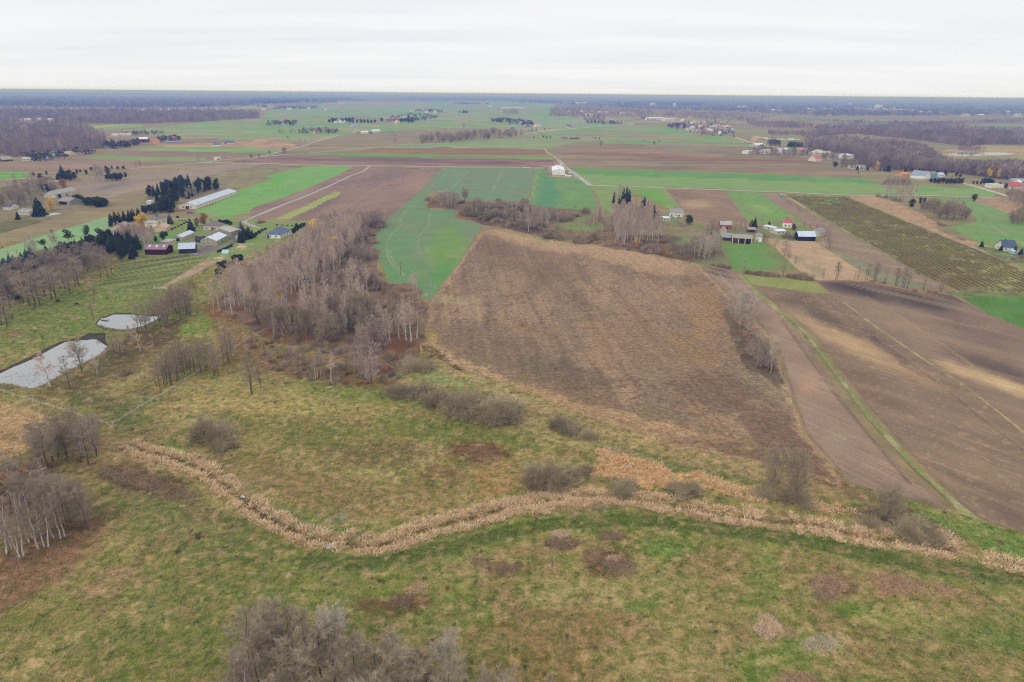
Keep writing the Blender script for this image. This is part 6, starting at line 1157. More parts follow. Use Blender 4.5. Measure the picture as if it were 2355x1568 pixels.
wood('farm_trees', 'trees of the far farms by the conifer hedge', c2((1170, 345), (1410, 345), (1640, 300), (1440, 270), (1250, 285), (1180, 320)), 130, 'blob', (8, 13), (S(60, 64, 62), S(98, 90, 86)), None, 224, 1.0)
wood('farm_trees', 'trees round the far village on the green plain', c2((1360, 250), (1660, 262), (1640, 235), (1500, 230)), 90, 'blob', (8, 12), (S(70, 70, 70), S(98, 92, 88)), None, 225, 1.1)
wood('farm_trees', 'tree rows at the far left farms', c2((60, 215), (160, 215), (160, 205), (60, 203)) , 40, 'conifer', (10, 14), (DP1, DP2), None, 226, 1.4)
wood('farm_trees', 'tree row at the far plain farms', c2((210, 232), (580, 230), (570, 208), (320, 205), (220, 212)), 110, 'blob', (9, 13), (S(66, 66, 66), S(96, 90, 86)), None, 227, 1.1)
wood('farm_trees', 'dark clump alone on the green plain', c2((1792, 266), (1868, 266), (1868, 248), (1795, 248)), 40, 'conifer', (10, 14), (DP1, DP2), None, 228, 1.4)
wood('farm_trees', 'grey tree block on the green plain', c2((2172, 275), (2300, 275), (2300, 240), (2175, 240)), 50, 'bare', (16, 20), (PU1, PU2), None, 229, 1.4)
wood('farm_trees', 'tree row on the far edge of the green plain', c2((1740, 188), (2040, 190), (2040, 180), (1740, 176)), 80, 'blob', (10, 14), (S(60, 66, 62), S(90, 86, 84)), None, 230, 1.2)
wood('farm_trees', 'trees round the far farms left of the winding road', c2((2050, 345), (2290, 380)) + c3((290, 385), (290, 345), (60, 315)) + c2((2180, 310), (2060, 325)), 120, 'blob', (9, 13), (S(52, 62, 58), S(96, 90, 84)), None, 231, 1.0)
wood('farm_trees', 'conifers below the first far village', c3((735, 356), (1050, 362), (1040, 345), (740, 338)), 60, 'conifer', (10, 14), (DP1, S(84, 80, 76)), None, 232, 1.4)
wood('farm_trees', 'bare trees below the first far village', c3((700, 330), (900, 335), (900, 305), (760, 300)), 70, 'bare', (12, 16), (PU1, PU2), None, 233, 1.5)
wood('farm_trees', 'conifers round the long white far sheds', c3((1210, 318), (1330, 330), (1400, 305), (1300, 298), (1215, 300)), 60, 'conifer', (8, 12), (DP1, DP2), None, 234, 1.5)
wood('farm_trees', 'dark thicket left of the tree covered village', c3((1440, 390), (1590, 395), (1580, 365), (1450, 365)), 60, 'blob', (8, 12), (S(66, 70, 66), S(92, 88, 84)), None, 235, 1.1)
wood('farm_trees', 'trees among the woodside houses', c4((0, 620), (230, 640), (560, 665), (720, 690), (870, 700), (860, 650), (700, 630), (560, 600), (330, 600), (60, 570), (0, 590)), 150, 'bare', (9, 14), (PU1, PU2, S(120, 76, 74)), None, 236, 1.3)
wood('farm_trees', 'conifers among the woodside houses', c4((90, 600), (220, 580), (340, 620), (640, 640), (600, 600), (240, 560), (100, 560)), 24, 'conifer', (9, 14), (DP1, DP2), None, 237, 1.2)
wood('farm_trees', 'slender bare plantation by the small lake', c4((155, 545), (260, 550), (265, 536), (160, 532)), 50, 'bare', (12, 15), (S(84, 78, 74), S(112, 100, 94)), None, 238, .9)
wood('farm_trees', 'young pines beside the slender plantation', c4((335, 552), (455, 560), (460, 546), (340, 540)), 50, 'conifer', (9, 13), (S(58, 74, 58), S(78, 90, 66)), None, 239, 1.3)
wood('farm_trees', 'bare thicket in front of the woodside wood', c4((770, 745), (1000, 755), (1240, 760), (1240, 720), (1000, 690), (800, 700)), 90, 'bare', (10, 15), (PU1, S(134, 114, 100), S(170, 140, 84)), None, 240, 1.1)

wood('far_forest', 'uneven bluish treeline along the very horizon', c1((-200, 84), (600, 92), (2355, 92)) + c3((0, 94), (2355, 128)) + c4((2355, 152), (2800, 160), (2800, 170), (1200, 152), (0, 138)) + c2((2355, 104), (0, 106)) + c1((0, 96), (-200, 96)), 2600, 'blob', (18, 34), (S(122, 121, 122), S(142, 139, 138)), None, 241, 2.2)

# --- rows of the currant plantation
ORD = 'nearest second third fourth fifth sixth seventh eighth ninth tenth eleventh twelfth thirteenth fourteenth fifteenth sixteenth seventeenth eighteenth nineteenth twentieth twenty-first twenty-second twenty-third'.split()
def rows():
    rg = np.random.default_rng(61)
    poly = np.asarray(c4((300, 958), (820, 982), (1000, 1045), (1260, 1155), (1700, 1340), (2130, 1505), (2400, 1645), (2500, 1825)) + d4((2355, 366), (1800, 345), (1450, 205), (1350, 130), (1150, 15)) + c4((920, 1330), (700, 1190), (500, 1070)))
    A0, A1, B0, B1 = (1800, 450.1), (2330, 759), (1941.9, 453), (2560, 700)
    n = 21
    for k in range(n):
        t = (k + .3) / n
        (ax, bx), (ay, by) = gxy([A0[0], A1[0]], [A0[1], A1[1]]); (cx, dx_), (cy, dy_) = gxy([B0[0], B1[0]], [B0[1], B1[1]])
        s = np.array([ax + (cx - ax) * t, ay + (cy - ay) * t]); e = np.array([bx + (dx_ - bx) * t, by + (dy_ - by) * t])
        L = np.linalg.norm(e - s); m = int(L / .5)
        f = (np.arange(m) + rg.uniform(-.3, .3, m)) / m
        p = s + (e - s) * f[:, None] + rg.normal(0, .12, (m, 2))
        wx, wy = gxy(poly[:, 0], poly[:, 1])
        ok = inpoly(p[:, 0], p[:, 1], np.stack([wx, wy], -1)) & (fbm(p[:, 0] / 9, p[:, 1] / 9, 3, 62) < .67)
        p = p[ok]
        if len(p) < 12: continue
        nb = 5
        C = np.repeat(np.concatenate([p, np.full((len(p), 1), .15)], 1), nb, 0); mm = len(C)
        D = np.stack([rg.normal(0, .4, mm), rg.normal(0, .4, mm), np.ones(mm)], -1)
        V, F = blades(rg, C + rg.normal(0, .26, (mm, 3)) * [1, 1, .3], D, rg.uniform(.5, .95, mm), .17)
        tone = np.repeat(fbm(p[:, 0] / 14, p[:, 1] / 14, 3, 63), nb)[:, None]
        c = S(110, 94, 68) * (1 - tone) + S(158, 134, 92) * tone; g_ = rg.random((mm, 1)) < .12
        c = np.where(g_, S(140, 144, 74), c) * rg.uniform(.8, 1.2, (mm, 1))
        me = meshdata('currant_row', V, F, M_leafc, np.repeat(c, 4, 0))
        tag(link('currant_row', me), ORD[k] + ' row of brown currant bushes counted from the ploughed strip', 'bush row', 'currant rows')
rows()

# --- reeds
def reed_mesh(px, py, hh, rg, nb=7, col=(200, 166, 128)):
    n = len(px) * nb
    nb = nb
    x = np.repeat(px, nb) + rg.normal(0, .34, n); y = np.repeat(py, nb) + rg.normal(0, .34, n); h = np.repeat(hh, nb) * rg.uniform(.65, 1.15, n)
    lean = np.stack([rg.normal(.25, .75, n), rg.normal(0, .75, n)], -1); a = rg.uniform(0, 6.28, n); w = rg.uniform(.02, .055, n)
    B = np.stack([x, y, np.full(n, -.3)], -1); s = np.stack([np.cos(a) * w, np.sin(a) * w, np.zeros(n)], -1)
    T = B + np.stack([lean[:, 0] * h, lean[:, 1] * h, h + .3], -1); Mx = B + (T - B) * .62
    droop = T + np.stack([rg.normal(0, .2, n), rg.normal(0, .2, n), -rg.uniform(.0, .3, n)], -1)
    V = np.stack([B - s, B + s, Mx + s * 1.5, Mx - s * 1.5, droop], 1).reshape(-1, 3)
    F = (np.array([(0, 1, 2), (0, 2, 3), (3, 2, 4)])[None] + (np.arange(n) * 5)[:, None, None]).reshape(-1, 3)
    k = np.repeat(rg.normal(1, .12, len(px)), nb)[:, None] * rg.uniform(.86, 1.16, (n, 1))
    c = np.clip((S(*col) * .86 + S(222, 206, 180) * .25) * 1.22 * k, 0, .9); g_ = rg.random(n) < .05; c[g_] = S(160, 132, 102)
    return V, F, np.repeat(c, 5, 0)
def reed_belt(label, pts, hw_, dens, h, seed, col=(202, 168, 130), gap=True):
    rg = np.random.default_rng(seed)
    p = curve(pts, 8); wx, wy = gxy(p[:, 0], p[:, 1]); P = np.stack([wx, wy], -1)
    seg = np.linalg.norm(np.diff(P, axis=0), axis=1); L = np.concatenate([[0], np.cumsum(seg)]); n = int(L[-1] * hw_ * 2 * dens)
    s = rg.uniform(0, L[-1], n); x = np.interp(s, L, P[:, 0]); y = np.interp(s, L, P[:, 1])
    T = np.gradient(P, axis=0); T /= np.linalg.norm(T, axis=1)[:, None]; nx = np.interp(s, L, -T[:, 1]); ny = np.interp(s, L, T[:, 0])
    o = rg.uniform(-1, 1, n)
    hwv = hw_ * (.5 + 1.0 * fbm(s / 4.5, np.sign(o) * 9 + s * 0, 4, seed))
    keep = fbm(x / 3.2, y / 3.2, 3, seed + 1) > .30
    if gap: keep &= (np.abs(o) > .20 + .34 * fbm(s / 5, s * 0 + 5, 2, seed + 2)) | (rg.random(n) < .10)
    x = x + nx * o * hwv; y = y + ny * o * hwv
    hh = h * .56 * (.25 + 1.4 * fbm(x / 3.0, y / 3.0, 4, seed + 4))
    V, F, c = reed_mesh(x[keep], y[keep], hh[keep], rg, 16, col)
    tag(link('reeds', meshdata('reeds', V, F, M_strawc, c)), label, 'reeds', None, 'stuff')
def reed_patch(label, poly, dens, h, seed, col=(196, 160, 122), kind='stuff', name='reeds'):
    rg = np.random.default_rng(seed)
    P = np.asarray(poly, float); wx, wy = gxy(P[:, 0], P[:, 1]); W = np.stack([wx, wy], -1); lo, hi = W.min(0), W.max(0)
    n = int((hi - lo).prod() * dens); c = rg.uniform(lo, hi, (n, 2))
    wv = np.stack([fbm(c[:, 0] / 5, c[:, 1] / 5, 3, seed) - .5, fbm(c[:, 0] / 5 + 40, c[:, 1] / 5, 3, seed) - .5], -1) * 7
    c = c[inpoly(c[:, 0] + wv[:, 0], c[:, 1] + wv[:, 1], W)]
    c = c[fbm(c[:, 0] / 1.8, c[:, 1] / 1.8, 2, seed + 1) > .30]
    V, F, col_ = reed_mesh(c[:, 0], c[:, 1], h * .6 * (.5 + fbm(c[:, 0] / 2.5, c[:, 1] / 2.5, 3, seed + 2)), rg, 11, col)
    o = tag(link(name, meshdata(name, V, F, M_strawc, col_)), label, 'reeds', None, kind)
reed_belt('pale dry reeds along the west arm of the ditch', r5((775, 120), (900, 165), (1080, 210), (1250, 285), (1390, 390), (1500, 470), (1640, 575), (1780, 640), (1920, 705)) + r6((480, 715),), 3.6, 2.0, 1.9, 301)
reed_belt('pale dry reeds along the ditch east of the tiny pool', r6((530, 705), (640, 735), (800, 735), (950, 680), (1150, 615), (1350, 570), (1550, 515), (1750, 480), (1983, 425)), 4.2, 2.0, 1.9, 302)
reed_belt('pale dry reeds along the middle of the ditch', r7((0, 505), (200, 480), (400, 450), (620, 445), (850, 465), (1050, 490), (1300, 535), (1500, 575)), 4.2, 1.8, 1.8, 303, (198, 162, 126))
reed_belt('pale dry reeds along the east arm of the ditch', r8((-40, 560), (150, 590), (350, 605), (550, 650), (750, 692), (950, 705), (1150, 745), (1250, 775)), 4.4, 1.8, 1.8, 304, (202, 166, 128))
reed_belt('last pale reeds of the ditch at the right edge', r8((1420, 800), (1500, 830), (1600, 855), (1700, 880), (1850, 920)), 3.4, 1.8, 1.7, 305, (196, 166, 128))
reed_patch('triangular orange tan reed bed below the fallow field', r7((585, 130), (700, 170), (900, 215), (1060, 300), (1070, 370), (900, 390), (720, 320), (545, 300), (620, 230)), 1.5, 1.6, 306, (202, 156, 112))
reed_patch('tan reed bed between the dark brown bush and the tall alders', r7((1180, 290), (1280, 320), (1450, 360), (1620, 420), (1678, 470), (1500, 460), (1370, 410), (1230, 370)), 1.5, 1.6, 307, (200, 158, 116))
reed_patch('tan reeds at the foot of the tall alders', r8((-20, 375), (60, 380), (140, 450), (100, 470), (-20, 440)), 1.4, 1.5, 308, (204, 164, 122))
reed_patch('tan reeds right of the tall alders', r8((360, 460), (520, 470), (660, 510), (680, 540), (520, 530), (380, 500)), 1.4, 1.4, 309, (200, 160, 120))
reed_patch('reed tongue beside the black mud of the east ditch', r8((1060, 600), (1200, 655), (1310, 710), (1320, 760), (1220, 750), (1120, 660)), 1.5, 1.5, 310, (198, 160, 128))
reed_patch('low tan reeds of the field behind the wire fence', [(-200, 935), (0, 935), (60, 945), (120, 965), (110, 1000), (50, 1035), (0, 1050), (-200, 1060)], .55, 1.0, 311, (190, 154, 116))
reed_patch('straw tan rim of the fallow field above the upper reed bed', r7((480, 90), (600, 120), (800, 200), (1000, 260), (1000, 230), (800, 160), (620, 80)), .7, .9, 312, (176, 142, 112))
reed_patch('grey brown weeds between the ditch and the spreading alder', r8((640, 560), (860, 590), (1050, 620), (1180, 700), (1000, 680), (800, 660), (700, 630)), 1.1, 1.0, 313, (128, 112, 96))
reed_patch('grey brown weeds on the ditch bank below the middle bush', r7((330, 480), (520, 470), (680, 490), (560, 530), (400, 560)), 1.0, 1.0, 314, (140, 118, 94))

def bank(label, pts, seed): reed_belt(label, pts, 1.1, 2.2, 1.1, seed, (132, 118, 84), False)
bank('short brown sedge along the near bank of the larger pond', d1((930, 835), (880, 895), (700, 985), (520, 1085), (400, 1146), (290, 1190), (180, 1188), (90, 1165), (0, 1152)), 321)
bank('short brown sedge along the near bank of the smaller pond', d1((822, 645), (900, 668), (1010, 688), (1100, 688), (1240, 655), (1345, 604)), 322)

# --- patches in the lower meadow, one by one
def tuft_patch(name, label, u, v, rx, ry, n, h, cols, seed, rot=0.0, cat='weeds'):
    rg = np.random.default_rng(seed)
    a = rg.uniform(0, 6.28, n); r = np.sqrt(rg.random(n)) * (.75 + .5 * fbm(np.cos(a) * 2 + seed, np.sin(a) * 2, 3, seed))
    ca, sa = math.cos(math.radians(rot)), math.sin(math.radians(rot)); q, p = np.cos(a) * r * rx, np.sin(a) * r * ry
    x, y = gxy(u + q * ca - p * sa, v + q * sa + p * ca)
    k = fbm(x / 2.0, y / 2.0, 3, seed + 1); keep = (fbm(x / 3.0, y / 3.0, 4, seed + 5) > .16 + .36 * r ** 2) & (rg.random(n) > .15 + .5 * r ** 3); x, y, k = x[keep], y[keep], k[keep]
    nb = 5; m = len(x) * nb
    C = np.stack([np.repeat(x, nb) + rg.normal(0, .3, m), np.repeat(y, nb) + rg.normal(0, .3, m), np.full(m, -.25)], -1)
    D = np.stack([rg.normal(0, .6, m), rg.normal(0, .6, m), np.ones(m)], -1)
    V, F = blades(rg, C, D, np.repeat(h * .55 * (.5 + k), nb) * rg.uniform(.6, 1.2, m) + .2, rg.uniform(.03, .08, m))
    t = np.repeat(rg.random(len(x)) * .6 + k * .5, nb)[:, None]
    c = (np.asarray(cols[0]) * (1 - t) + np.asarray(cols[1]) * t) * rg.uniform(.85, 1.2, (m, 1))
    tag(link(name, meshdata(name, V, F, M_leafc, np.repeat(np.clip(c, 0, .9), 4, 0))), label, cat)
BRM = (S(150, 126, 106), S(190, 166, 142)); RDM = (S(216, 186, 158), S(238, 212, 184)); MIX = (S(166, 138, 114), S(216, 186, 156)); PAL = (S(180, 166, 140), S(220, 206, 180))
for i, (nm, lab, u, v, rx, ry, n, h, cols, rot) in enumerate([
    ('bramble_patch', 'dark brown bramble patch below the west ditch arm', 300, 1098, 76, 22, 2600, .8, BRM, 14), ('bramble_patch', 'brown bramble patch stretching right of the dark west patch', 390, 1130, 70, 22, 1800, .7, BRM, 18),
    ('reed_clump', 'pale reed clump crowning the round brown patch by the track', 1288, 1228, 30, 9, 420, 1.1, RDM, 0), ('bramble_patch', 'round brown patch by the track with a pale crown', 1290, 1250, 38, 13, 700, .8, BRM, 5),
    ('bramble_patch', 'small brown oval patch right of the pale crowned patch', 1408, 1230, 33, 12, 560, .7, BRM, 5), ('bramble_patch', 'large brown patch with a pale tuft in its middle', 1420, 1300, 44, 24, 1100, .8, BRM, 12), ('bramble_patch', 'flat brown patch left of the large brown patch', 1370, 1280, 30, 16, 500, .5, BRM, 10),
    ('reed_clump', 'pale tuft in the middle of the large brown patch', 1410, 1284, 20, 6, 200, 1.0, RDM, -10), ('bramble_patch', 'brown patch with a pale tuft left of the pale crowned patch', 1165, 1308, 30, 12, 460, .8, BRM, -5), ('reed_clump', 'pale tuft on the patch left of the pale crowned patch', 1174, 1296, 14, 8, 160, 1.1, RDM, 0), ('bramble_patch', 'small brown tangle left of the patch with the pale tuft', 1102, 1292, 22, 10, 300, .7, BRM, 0),
    ('reed_clump', 'tan reed clump half brown under the dark verge track', 1908, 1345, 46, 24, 1300, 1.0, MIX, 8), ('bramble_patch', 'dark brown foot of the tan and brown clump', 1895, 1370, 32, 14, 500, .8, BRM, 5), ('reed_clump', 'widest tan reed patch at the lower right', 2062, 1345, 66, 26, 2100, .9, MIX, 10), ('reed_clump', 'thin tan patch right of the widest reed patch', 2180, 1355, 30, 12, 400, .7, MIX, 20),
    ('reed_clump', 'bright orange tan reed clump standing alone in green grass', 1767, 1445, 34, 30, 1200, 1.3, RDM, 0), ('reed_clump', 'pale grey straw clump right of the bright orange tan clump', 1885, 1480, 38, 20, 900, .9, PAL, 0), ('bramble_patch', 'brown rim between the two lower straw clumps', 1815, 1455, 18, 14, 240, .6, BRM, 0),
    ('reed_clump', 'tan clump cut by the bottom edge', 1835, 1562, 40, 16, 700, .9, MIX, 0), ('bramble_patch', 'brown patch in the meadow above the bottom grove', 925, 1385, 34, 16, 600, .7, BRM, -10), ('reed_clump', 'pale reed wisps above the brown meadow patch', 962, 1352, 30, 12, 360, .8, RDM, -15), ('bramble_patch', 'faint brown patch left of the brown meadow patch', 852, 1388, 34, 12, 400, .6, BRM, 0),
    ('bramble_patch', 'brown fern patch in the upper west meadow', 1100, 1042, 52, 14, 900, .5, BRM, 5), ('reed_clump', 'tan tufts beside the brown fern patch', 1130, 1055, 34, 10, 360, .7, MIX, 0), ('reed_clump', 'orange tan tuft at the lower end of the willow thicket', 1212, 968, 22, 7, 260, .9, RDM, 0), ('bramble_patch', 'dark shrubby rim at the corner of the fallow field', 1000, 812, 40, 10, 500, 1.1, (S(96, 78, 66), S(132, 106, 86)), 30), ('bramble_patch', 'dark tufts along the lower rim of the fallow field', 1052, 846, 26, 5, 240, 1.0, (S(70, 54, 46), S(104, 80, 62)), 20)]):
    tuft_patch(nm, lab, u, v, rx, ry, n, h, cols, 400 + i, rot, 'reeds' if nm == 'reed_clump' else 'brambles')

# --- grass and dry stalks on the near ground
def tufts(src, n, name, label, L, W, nb, seed, far=330, gain=1.5, straw=.16):
    rg = np.random.default_rng(seed); me = src.data; m = len(me.vertices)
    co = np.empty(m * 3, np.float32); me.vertices.foreach_get('co', co); co = co.reshape(-1, 3)
    cl = np.empty(m * 4, np.float32); me.color_attributes['cover'].data.foreach_get('color', cl); cl = cl.reshape(-1, 4)[:, :3]
    d = np.hypot(co[:, 0], co[:, 1]); w = d ** 2.2 * (d < far); w /= w.sum()
    i = rg.choice(m, n, p=w)
    jit = (.012 * d[i])[:, None] * rg.normal(0, .5, (n, 2)) + rg.normal(0, .3, (n, 2))
    c = co[i].copy(); c[:, :2] += jit
    k = fbm(c[:, 0] / 3, c[:, 1] / 3, 3, seed)
    base = np.repeat(c, nb, 0); mm = len(base); base[:, :2] += rg.normal(0, .16, (mm, 2)); base[:, 2] -= .08
    a = rg.uniform(0, 6.28, mm); h = np.repeat(L * (.5 + k), nb) * rg.uniform(.6, 1.3, mm)
    s = np.stack([np.cos(a), np.sin(a), np.zeros(mm)], -1) * (W * rg.uniform(.6, 1.4, mm))[:, None]
    tip = base + np.stack([-np.sin(a) * h * .8 + rg.normal(0, .1, mm), np.cos(a) * h * .8 + rg.normal(0, .1, mm), h * .8], -1)
    V = np.stack([base - s, base + s, tip], 1).reshape(-1, 3); F = np.arange(mm * 3).reshape(-1, 3)
    cc = np.repeat(cl[i], nb, 0) * gain * rg.uniform(.72, 1.3, (mm, 1)); st = rg.random(mm) < straw
    cc[st] = cc[st] * .5 + S(186, 166, 118) * .5
    o = tag(link(name, meshdata(name, V, F, M_leafc, np.repeat(np.clip(cc, 0, .9), 3, 0))), label, 'grass', None, 'stuff')
tufts(meadow, 100000, 'grass', 'rough grass tufts all over the near meadow', .42, .055, 4, 501)
fal = bpy.data.objects['fallow_field']
tufts(meadow, 15000, 'straw', 'pale straw clumps scattered over the rough meadow', .6, .035, 14, 503, 330, 1.5, .8)
tufts(fal, 42000, 'dry_stalks', 'dry brown stalks standing on the fallow field', .36, .06, 4, 502, 700, 1.6, .3)
# ------------------------------------------------------------------ buildings
def boxm(x0, x1, y0, y1, z0, z1):
    V = np.array([(x, y, z) for z in (z0, z1) for x, y in ((x0, y0), (x1, y0), (x1, y1), (x0, y1))], float)
    Q = np.array([(0, 3, 2, 1), (4, 5, 6, 7), (0, 1, 5, 4), (1, 2, 6, 5), (2, 3, 7, 6), (3, 0, 4, 7)])
    return V, Q
def polymesh(name, V, faces, mat):
    me = bpy.data.meshes.new(name); me.from_pydata([tuple(map(float, v)) for v in V], [], [tuple(int(i) for i in f) for f in faces]); me.materials.append(mat)
    me.update(); return me
def slab(q, th):
    """four corner points lifted by th into a solid slab"""
    q = np.asarray(q, float); V = np.concatenate([q, q + [0, 0, th]])
    return V, [(3, 2, 1, 0), (4, 5, 6, 7), (0, 1, 5, 4), (1, 2, 6, 5), (2, 3, 7, 6), (3, 0, 4, 7)]
def merge(parts):
    V, F, o = [], [], 0
    for v, f in parts:
        V.extend(list(v)); F.extend([tuple(i + o for i in q) for q in f]); o += len(v)
    return V, F
M_roofc = {}
def roofmat(c):
    k = tuple(c)
    if k not in M_roofc:
        a = S(*c); M_roofc[k] = var_mat('roofing_%d_%d_%d' % k, a * .86, np.minimum(a * 1.1, .92), .55, .9, 0, .3)
    return M_roofc[k]
WINM = {}
def winmesh(w, h):
    k = (round(w, 1), round(h, 1))
    if k not in WINM:
        b, t = .08, .07
        fr = merge([boxm(-w / 2 - b, w / 2 + b, -t, .0, 0, b), boxm(-w / 2 - b, w / 2 + b, -t, .0, h - b, h), boxm(-w / 2 - b, -w / 2, -t, .0, b, h - b), boxm(w / 2, w / 2 + b, -t, .0, b, h - b), boxm(-.03, .03, -t, .0, b, h - b)])
        pn = boxm(-w / 2, w / 2, -.035, .03, b, h - b)
        WINM[k] = (polymesh('window', *fr, paint((226, 224, 220), .5)), polymesh('pane', *pn, M_glass))
    return WINM[k]
def house(name, label, fn, A, B, D, hw, hr, roof='gable', wall=(220, 216, 208), rc=(150, 146, 140), ridge='x', nf=0, ns=0, win=(1.2, 1.3), sill=1.0, doors=(), chim=0, ov=.4, cat='house', group=None, sky=0, extra=None):
    (ua, va), (ub, vb) = fn(A, B)
    ax, ay = map(float, gxy(ua, va)); bx, by = map(float, gxy(ub, vb))
    L = math.hypot(bx - ax, by - ay); ang = math.atan2(by - ay, bx - ax)
    root = link(name, None, None, (ax, ay, -.05), ang); root.empty_display_size = .1
    tag(root, label, cat, group)
    wm = paint(wall); g = -.4
    # walls
    if roof == 'gable' and ridge == 'x':
        V = [(0, 0, g), (L, 0, g), (L, D, g), (0, D, g), (0, 0, hw), (L, 0, hw), (L, D, hw), (0, D, hw), (0, D / 2, hw + hr), (L, D / 2, hw + hr)]
        F = [(0, 1, 5, 4), (1, 2, 6, 9, 5), (2, 3, 7, 6), (3, 0, 4, 8, 7), (3, 2, 1, 0)]
    elif roof == 'gable':
        V = [(0, 0, g), (L, 0, g), (L, D, g), (0, D, g), (0, 0, hw), (L, 0, hw), (L, D, hw), (0, D, hw), (L / 2, 0, hw + hr), (L / 2, D, hw + hr)]
        F = [(0, 1, 5, 8, 4), (1, 2, 6, 5), (2, 3, 7, 9, 6), (3, 0, 4, 7), (3, 2, 1, 0)]
    else:
        V, F = boxm(0, L, 0, D, g, hw); V = list(V)
    link('wall', polymesh('wall', V, F, wm), root)
    # roof
    th = .16
    if roof == 'gable' and ridge == 'x':
        e = ov * hr / (D / 2); z0 = hw - e + .02; zr = hw + hr + .02
        P = merge([slab([(-ov, -ov, z0), (L + ov, -ov, z0), (L + ov, D / 2, zr), (-ov, D / 2, zr)], th), slab([(-ov, D / 2, zr + .003), (L + ov, D / 2, zr + .003), (L + ov, D + ov, z0), (-ov, D + ov, z0)], th)])
    elif roof == 'gable':
        e = ov * hr / (L / 2); z0 = hw - e + .02; zr = hw + hr + .02
        P = merge([slab([(-ov, -ov, z0), (L / 2, -ov, zr), (L / 2, D + ov, zr), (-ov, D + ov, z0)], th), slab([(L / 2, -ov, zr + .003), (L + ov, -ov, z0), (L + ov, D + ov, z0), (L / 2, D + ov, zr + .003)], th)])
    elif roof == 'hip':
        z0 = hw + .02; m = min(L, D) / 2
        a0, b0, c0, d0 = (-ov, -ov, z0), (L + ov, -ov, z0), (L + ov, D + ov, z0), (-ov, D + ov, z0)
        if L >= D: r1, r2 = (m, D / 2, hw + hr), (L - m + 1e-3, D / 2, hw + hr)
        else: r1, r2 = (L / 2, m, hw + hr), (L / 2, D - m, hw + hr)
        V = [a0, b0, c0, d0, r1, r2, (-ov, -ov, z0 + th), (L + ov, -ov, z0 + th), (L + ov, D + ov, z0 + th), (-ov, D + ov, z0 + th)]
        sides = [(0, 1, 7, 6), (1, 2, 8, 7), (2, 3, 9, 8), (3, 0, 6, 9), (3, 2, 1, 0)]
        P = (V, sides + ([(6, 7, 5, 4), (7, 8, 5), (8, 9, 4, 5), (9, 6, 4)] if L >= D else [(6, 7, 4), (7, 8, 5, 4), (8, 9, 5), (9, 6, 4, 5)]))
    else:
        P = slab([(-ov, -ov, hw + .02), (L + ov, -ov, hw + .02), (L + ov, D + ov, hw + .02 + hr), (-ov, D + ov, hw + .02 + hr)], th)
    rf = link('roof', polymesh('roof', P[0], P[1], roofmat(rc)), root)
    for k in range(chim):
        v, f = boxm(-.35, .35, -.35, .35, -1.0, .9)
        xx, yy = (L * (.35 + .3 * k), D * .5) if ridge == 'x' or roof == 'hip' else (L * .5, D * (.3 + .3 * k))
        link('chimney', polymesh('chimney', v, f, paint((120, 96, 86) if k == 0 else (70, 70, 74))), rf, (xx, yy + .02, hw + hr * (.98 if roof != 'hip' else .92)))
    if sky:
        for k in range(sky):
            t = (k + .5) / sky
            zf = lambda yv: hw + .02 + th + hr * (yv / (D / 2)) + .03
            q = [(L * t - .7 * (L / 15), D * .18, zf(D * .18)), (L * t + .7 * (L / 15), D * .18, zf(D * .18)), (L * t + .7 * (L / 15), D * .42, zf(D * .42)), (L * t - .7 * (L / 15), D * .42, zf(D * .42))]
            v, f = slab(q, .03); link('skylight', polymesh('skylight', v, f, paint((206, 206, 216), .3)), root)
    # windows and doors, on the front and on whichever side is turned to the camera
    fm, pm = winmesh(*win)
    def put(loc, rz):
        w_ = link('window', fm, root, loc, rz); link('pane', pm, w_)
    dn = [d[0] for d in doors if d[2] == 'f']
    for i in range(nf):
        t = (i + .7) / (nf + .4)
        if any(abs(t * L - q * L) < win[0] * .9 + .6 for q in dn): continue
        put((t * L, -.005, sill), 0)
        if hw > 5.4: put((t * L, -.005, sill + 2.8), 0)
    cx, cy = ax + math.cos(ang) * L / 2 - math.sin(ang) * D / 2, ay + math.sin(ang) * L / 2 + math.cos(ang) * D / 2
    right = (-cx) * math.cos(ang) + (-cy) * math.sin(ang) > 0
    for i in range(ns):
        t = (i + .7) / (ns + .4)
        for zz in ([sill] + ([sill + 2.8] if hw > 5.4 else [])):
            put((L + .005, D * t, zz) if right else (-.005, D * t, zz), math.pi / 2 if right else -math.pi / 2)
    for (t, (w, h), side, c) in doors:
        v, f = boxm(-w / 2, w / 2, -.06, .02, -.1, h)
        d = link('door', polymesh('door', v, f, paint(c)), root, (t * L, 0, 0) if side == 'f' else ((L, D * t, 0) if right else (0, D * t, 0)), 0 if side == 'f' else (math.pi / 2 if right else -math.pi / 2))
    if extra: extra(root, L, D, hw, hr)
    return root

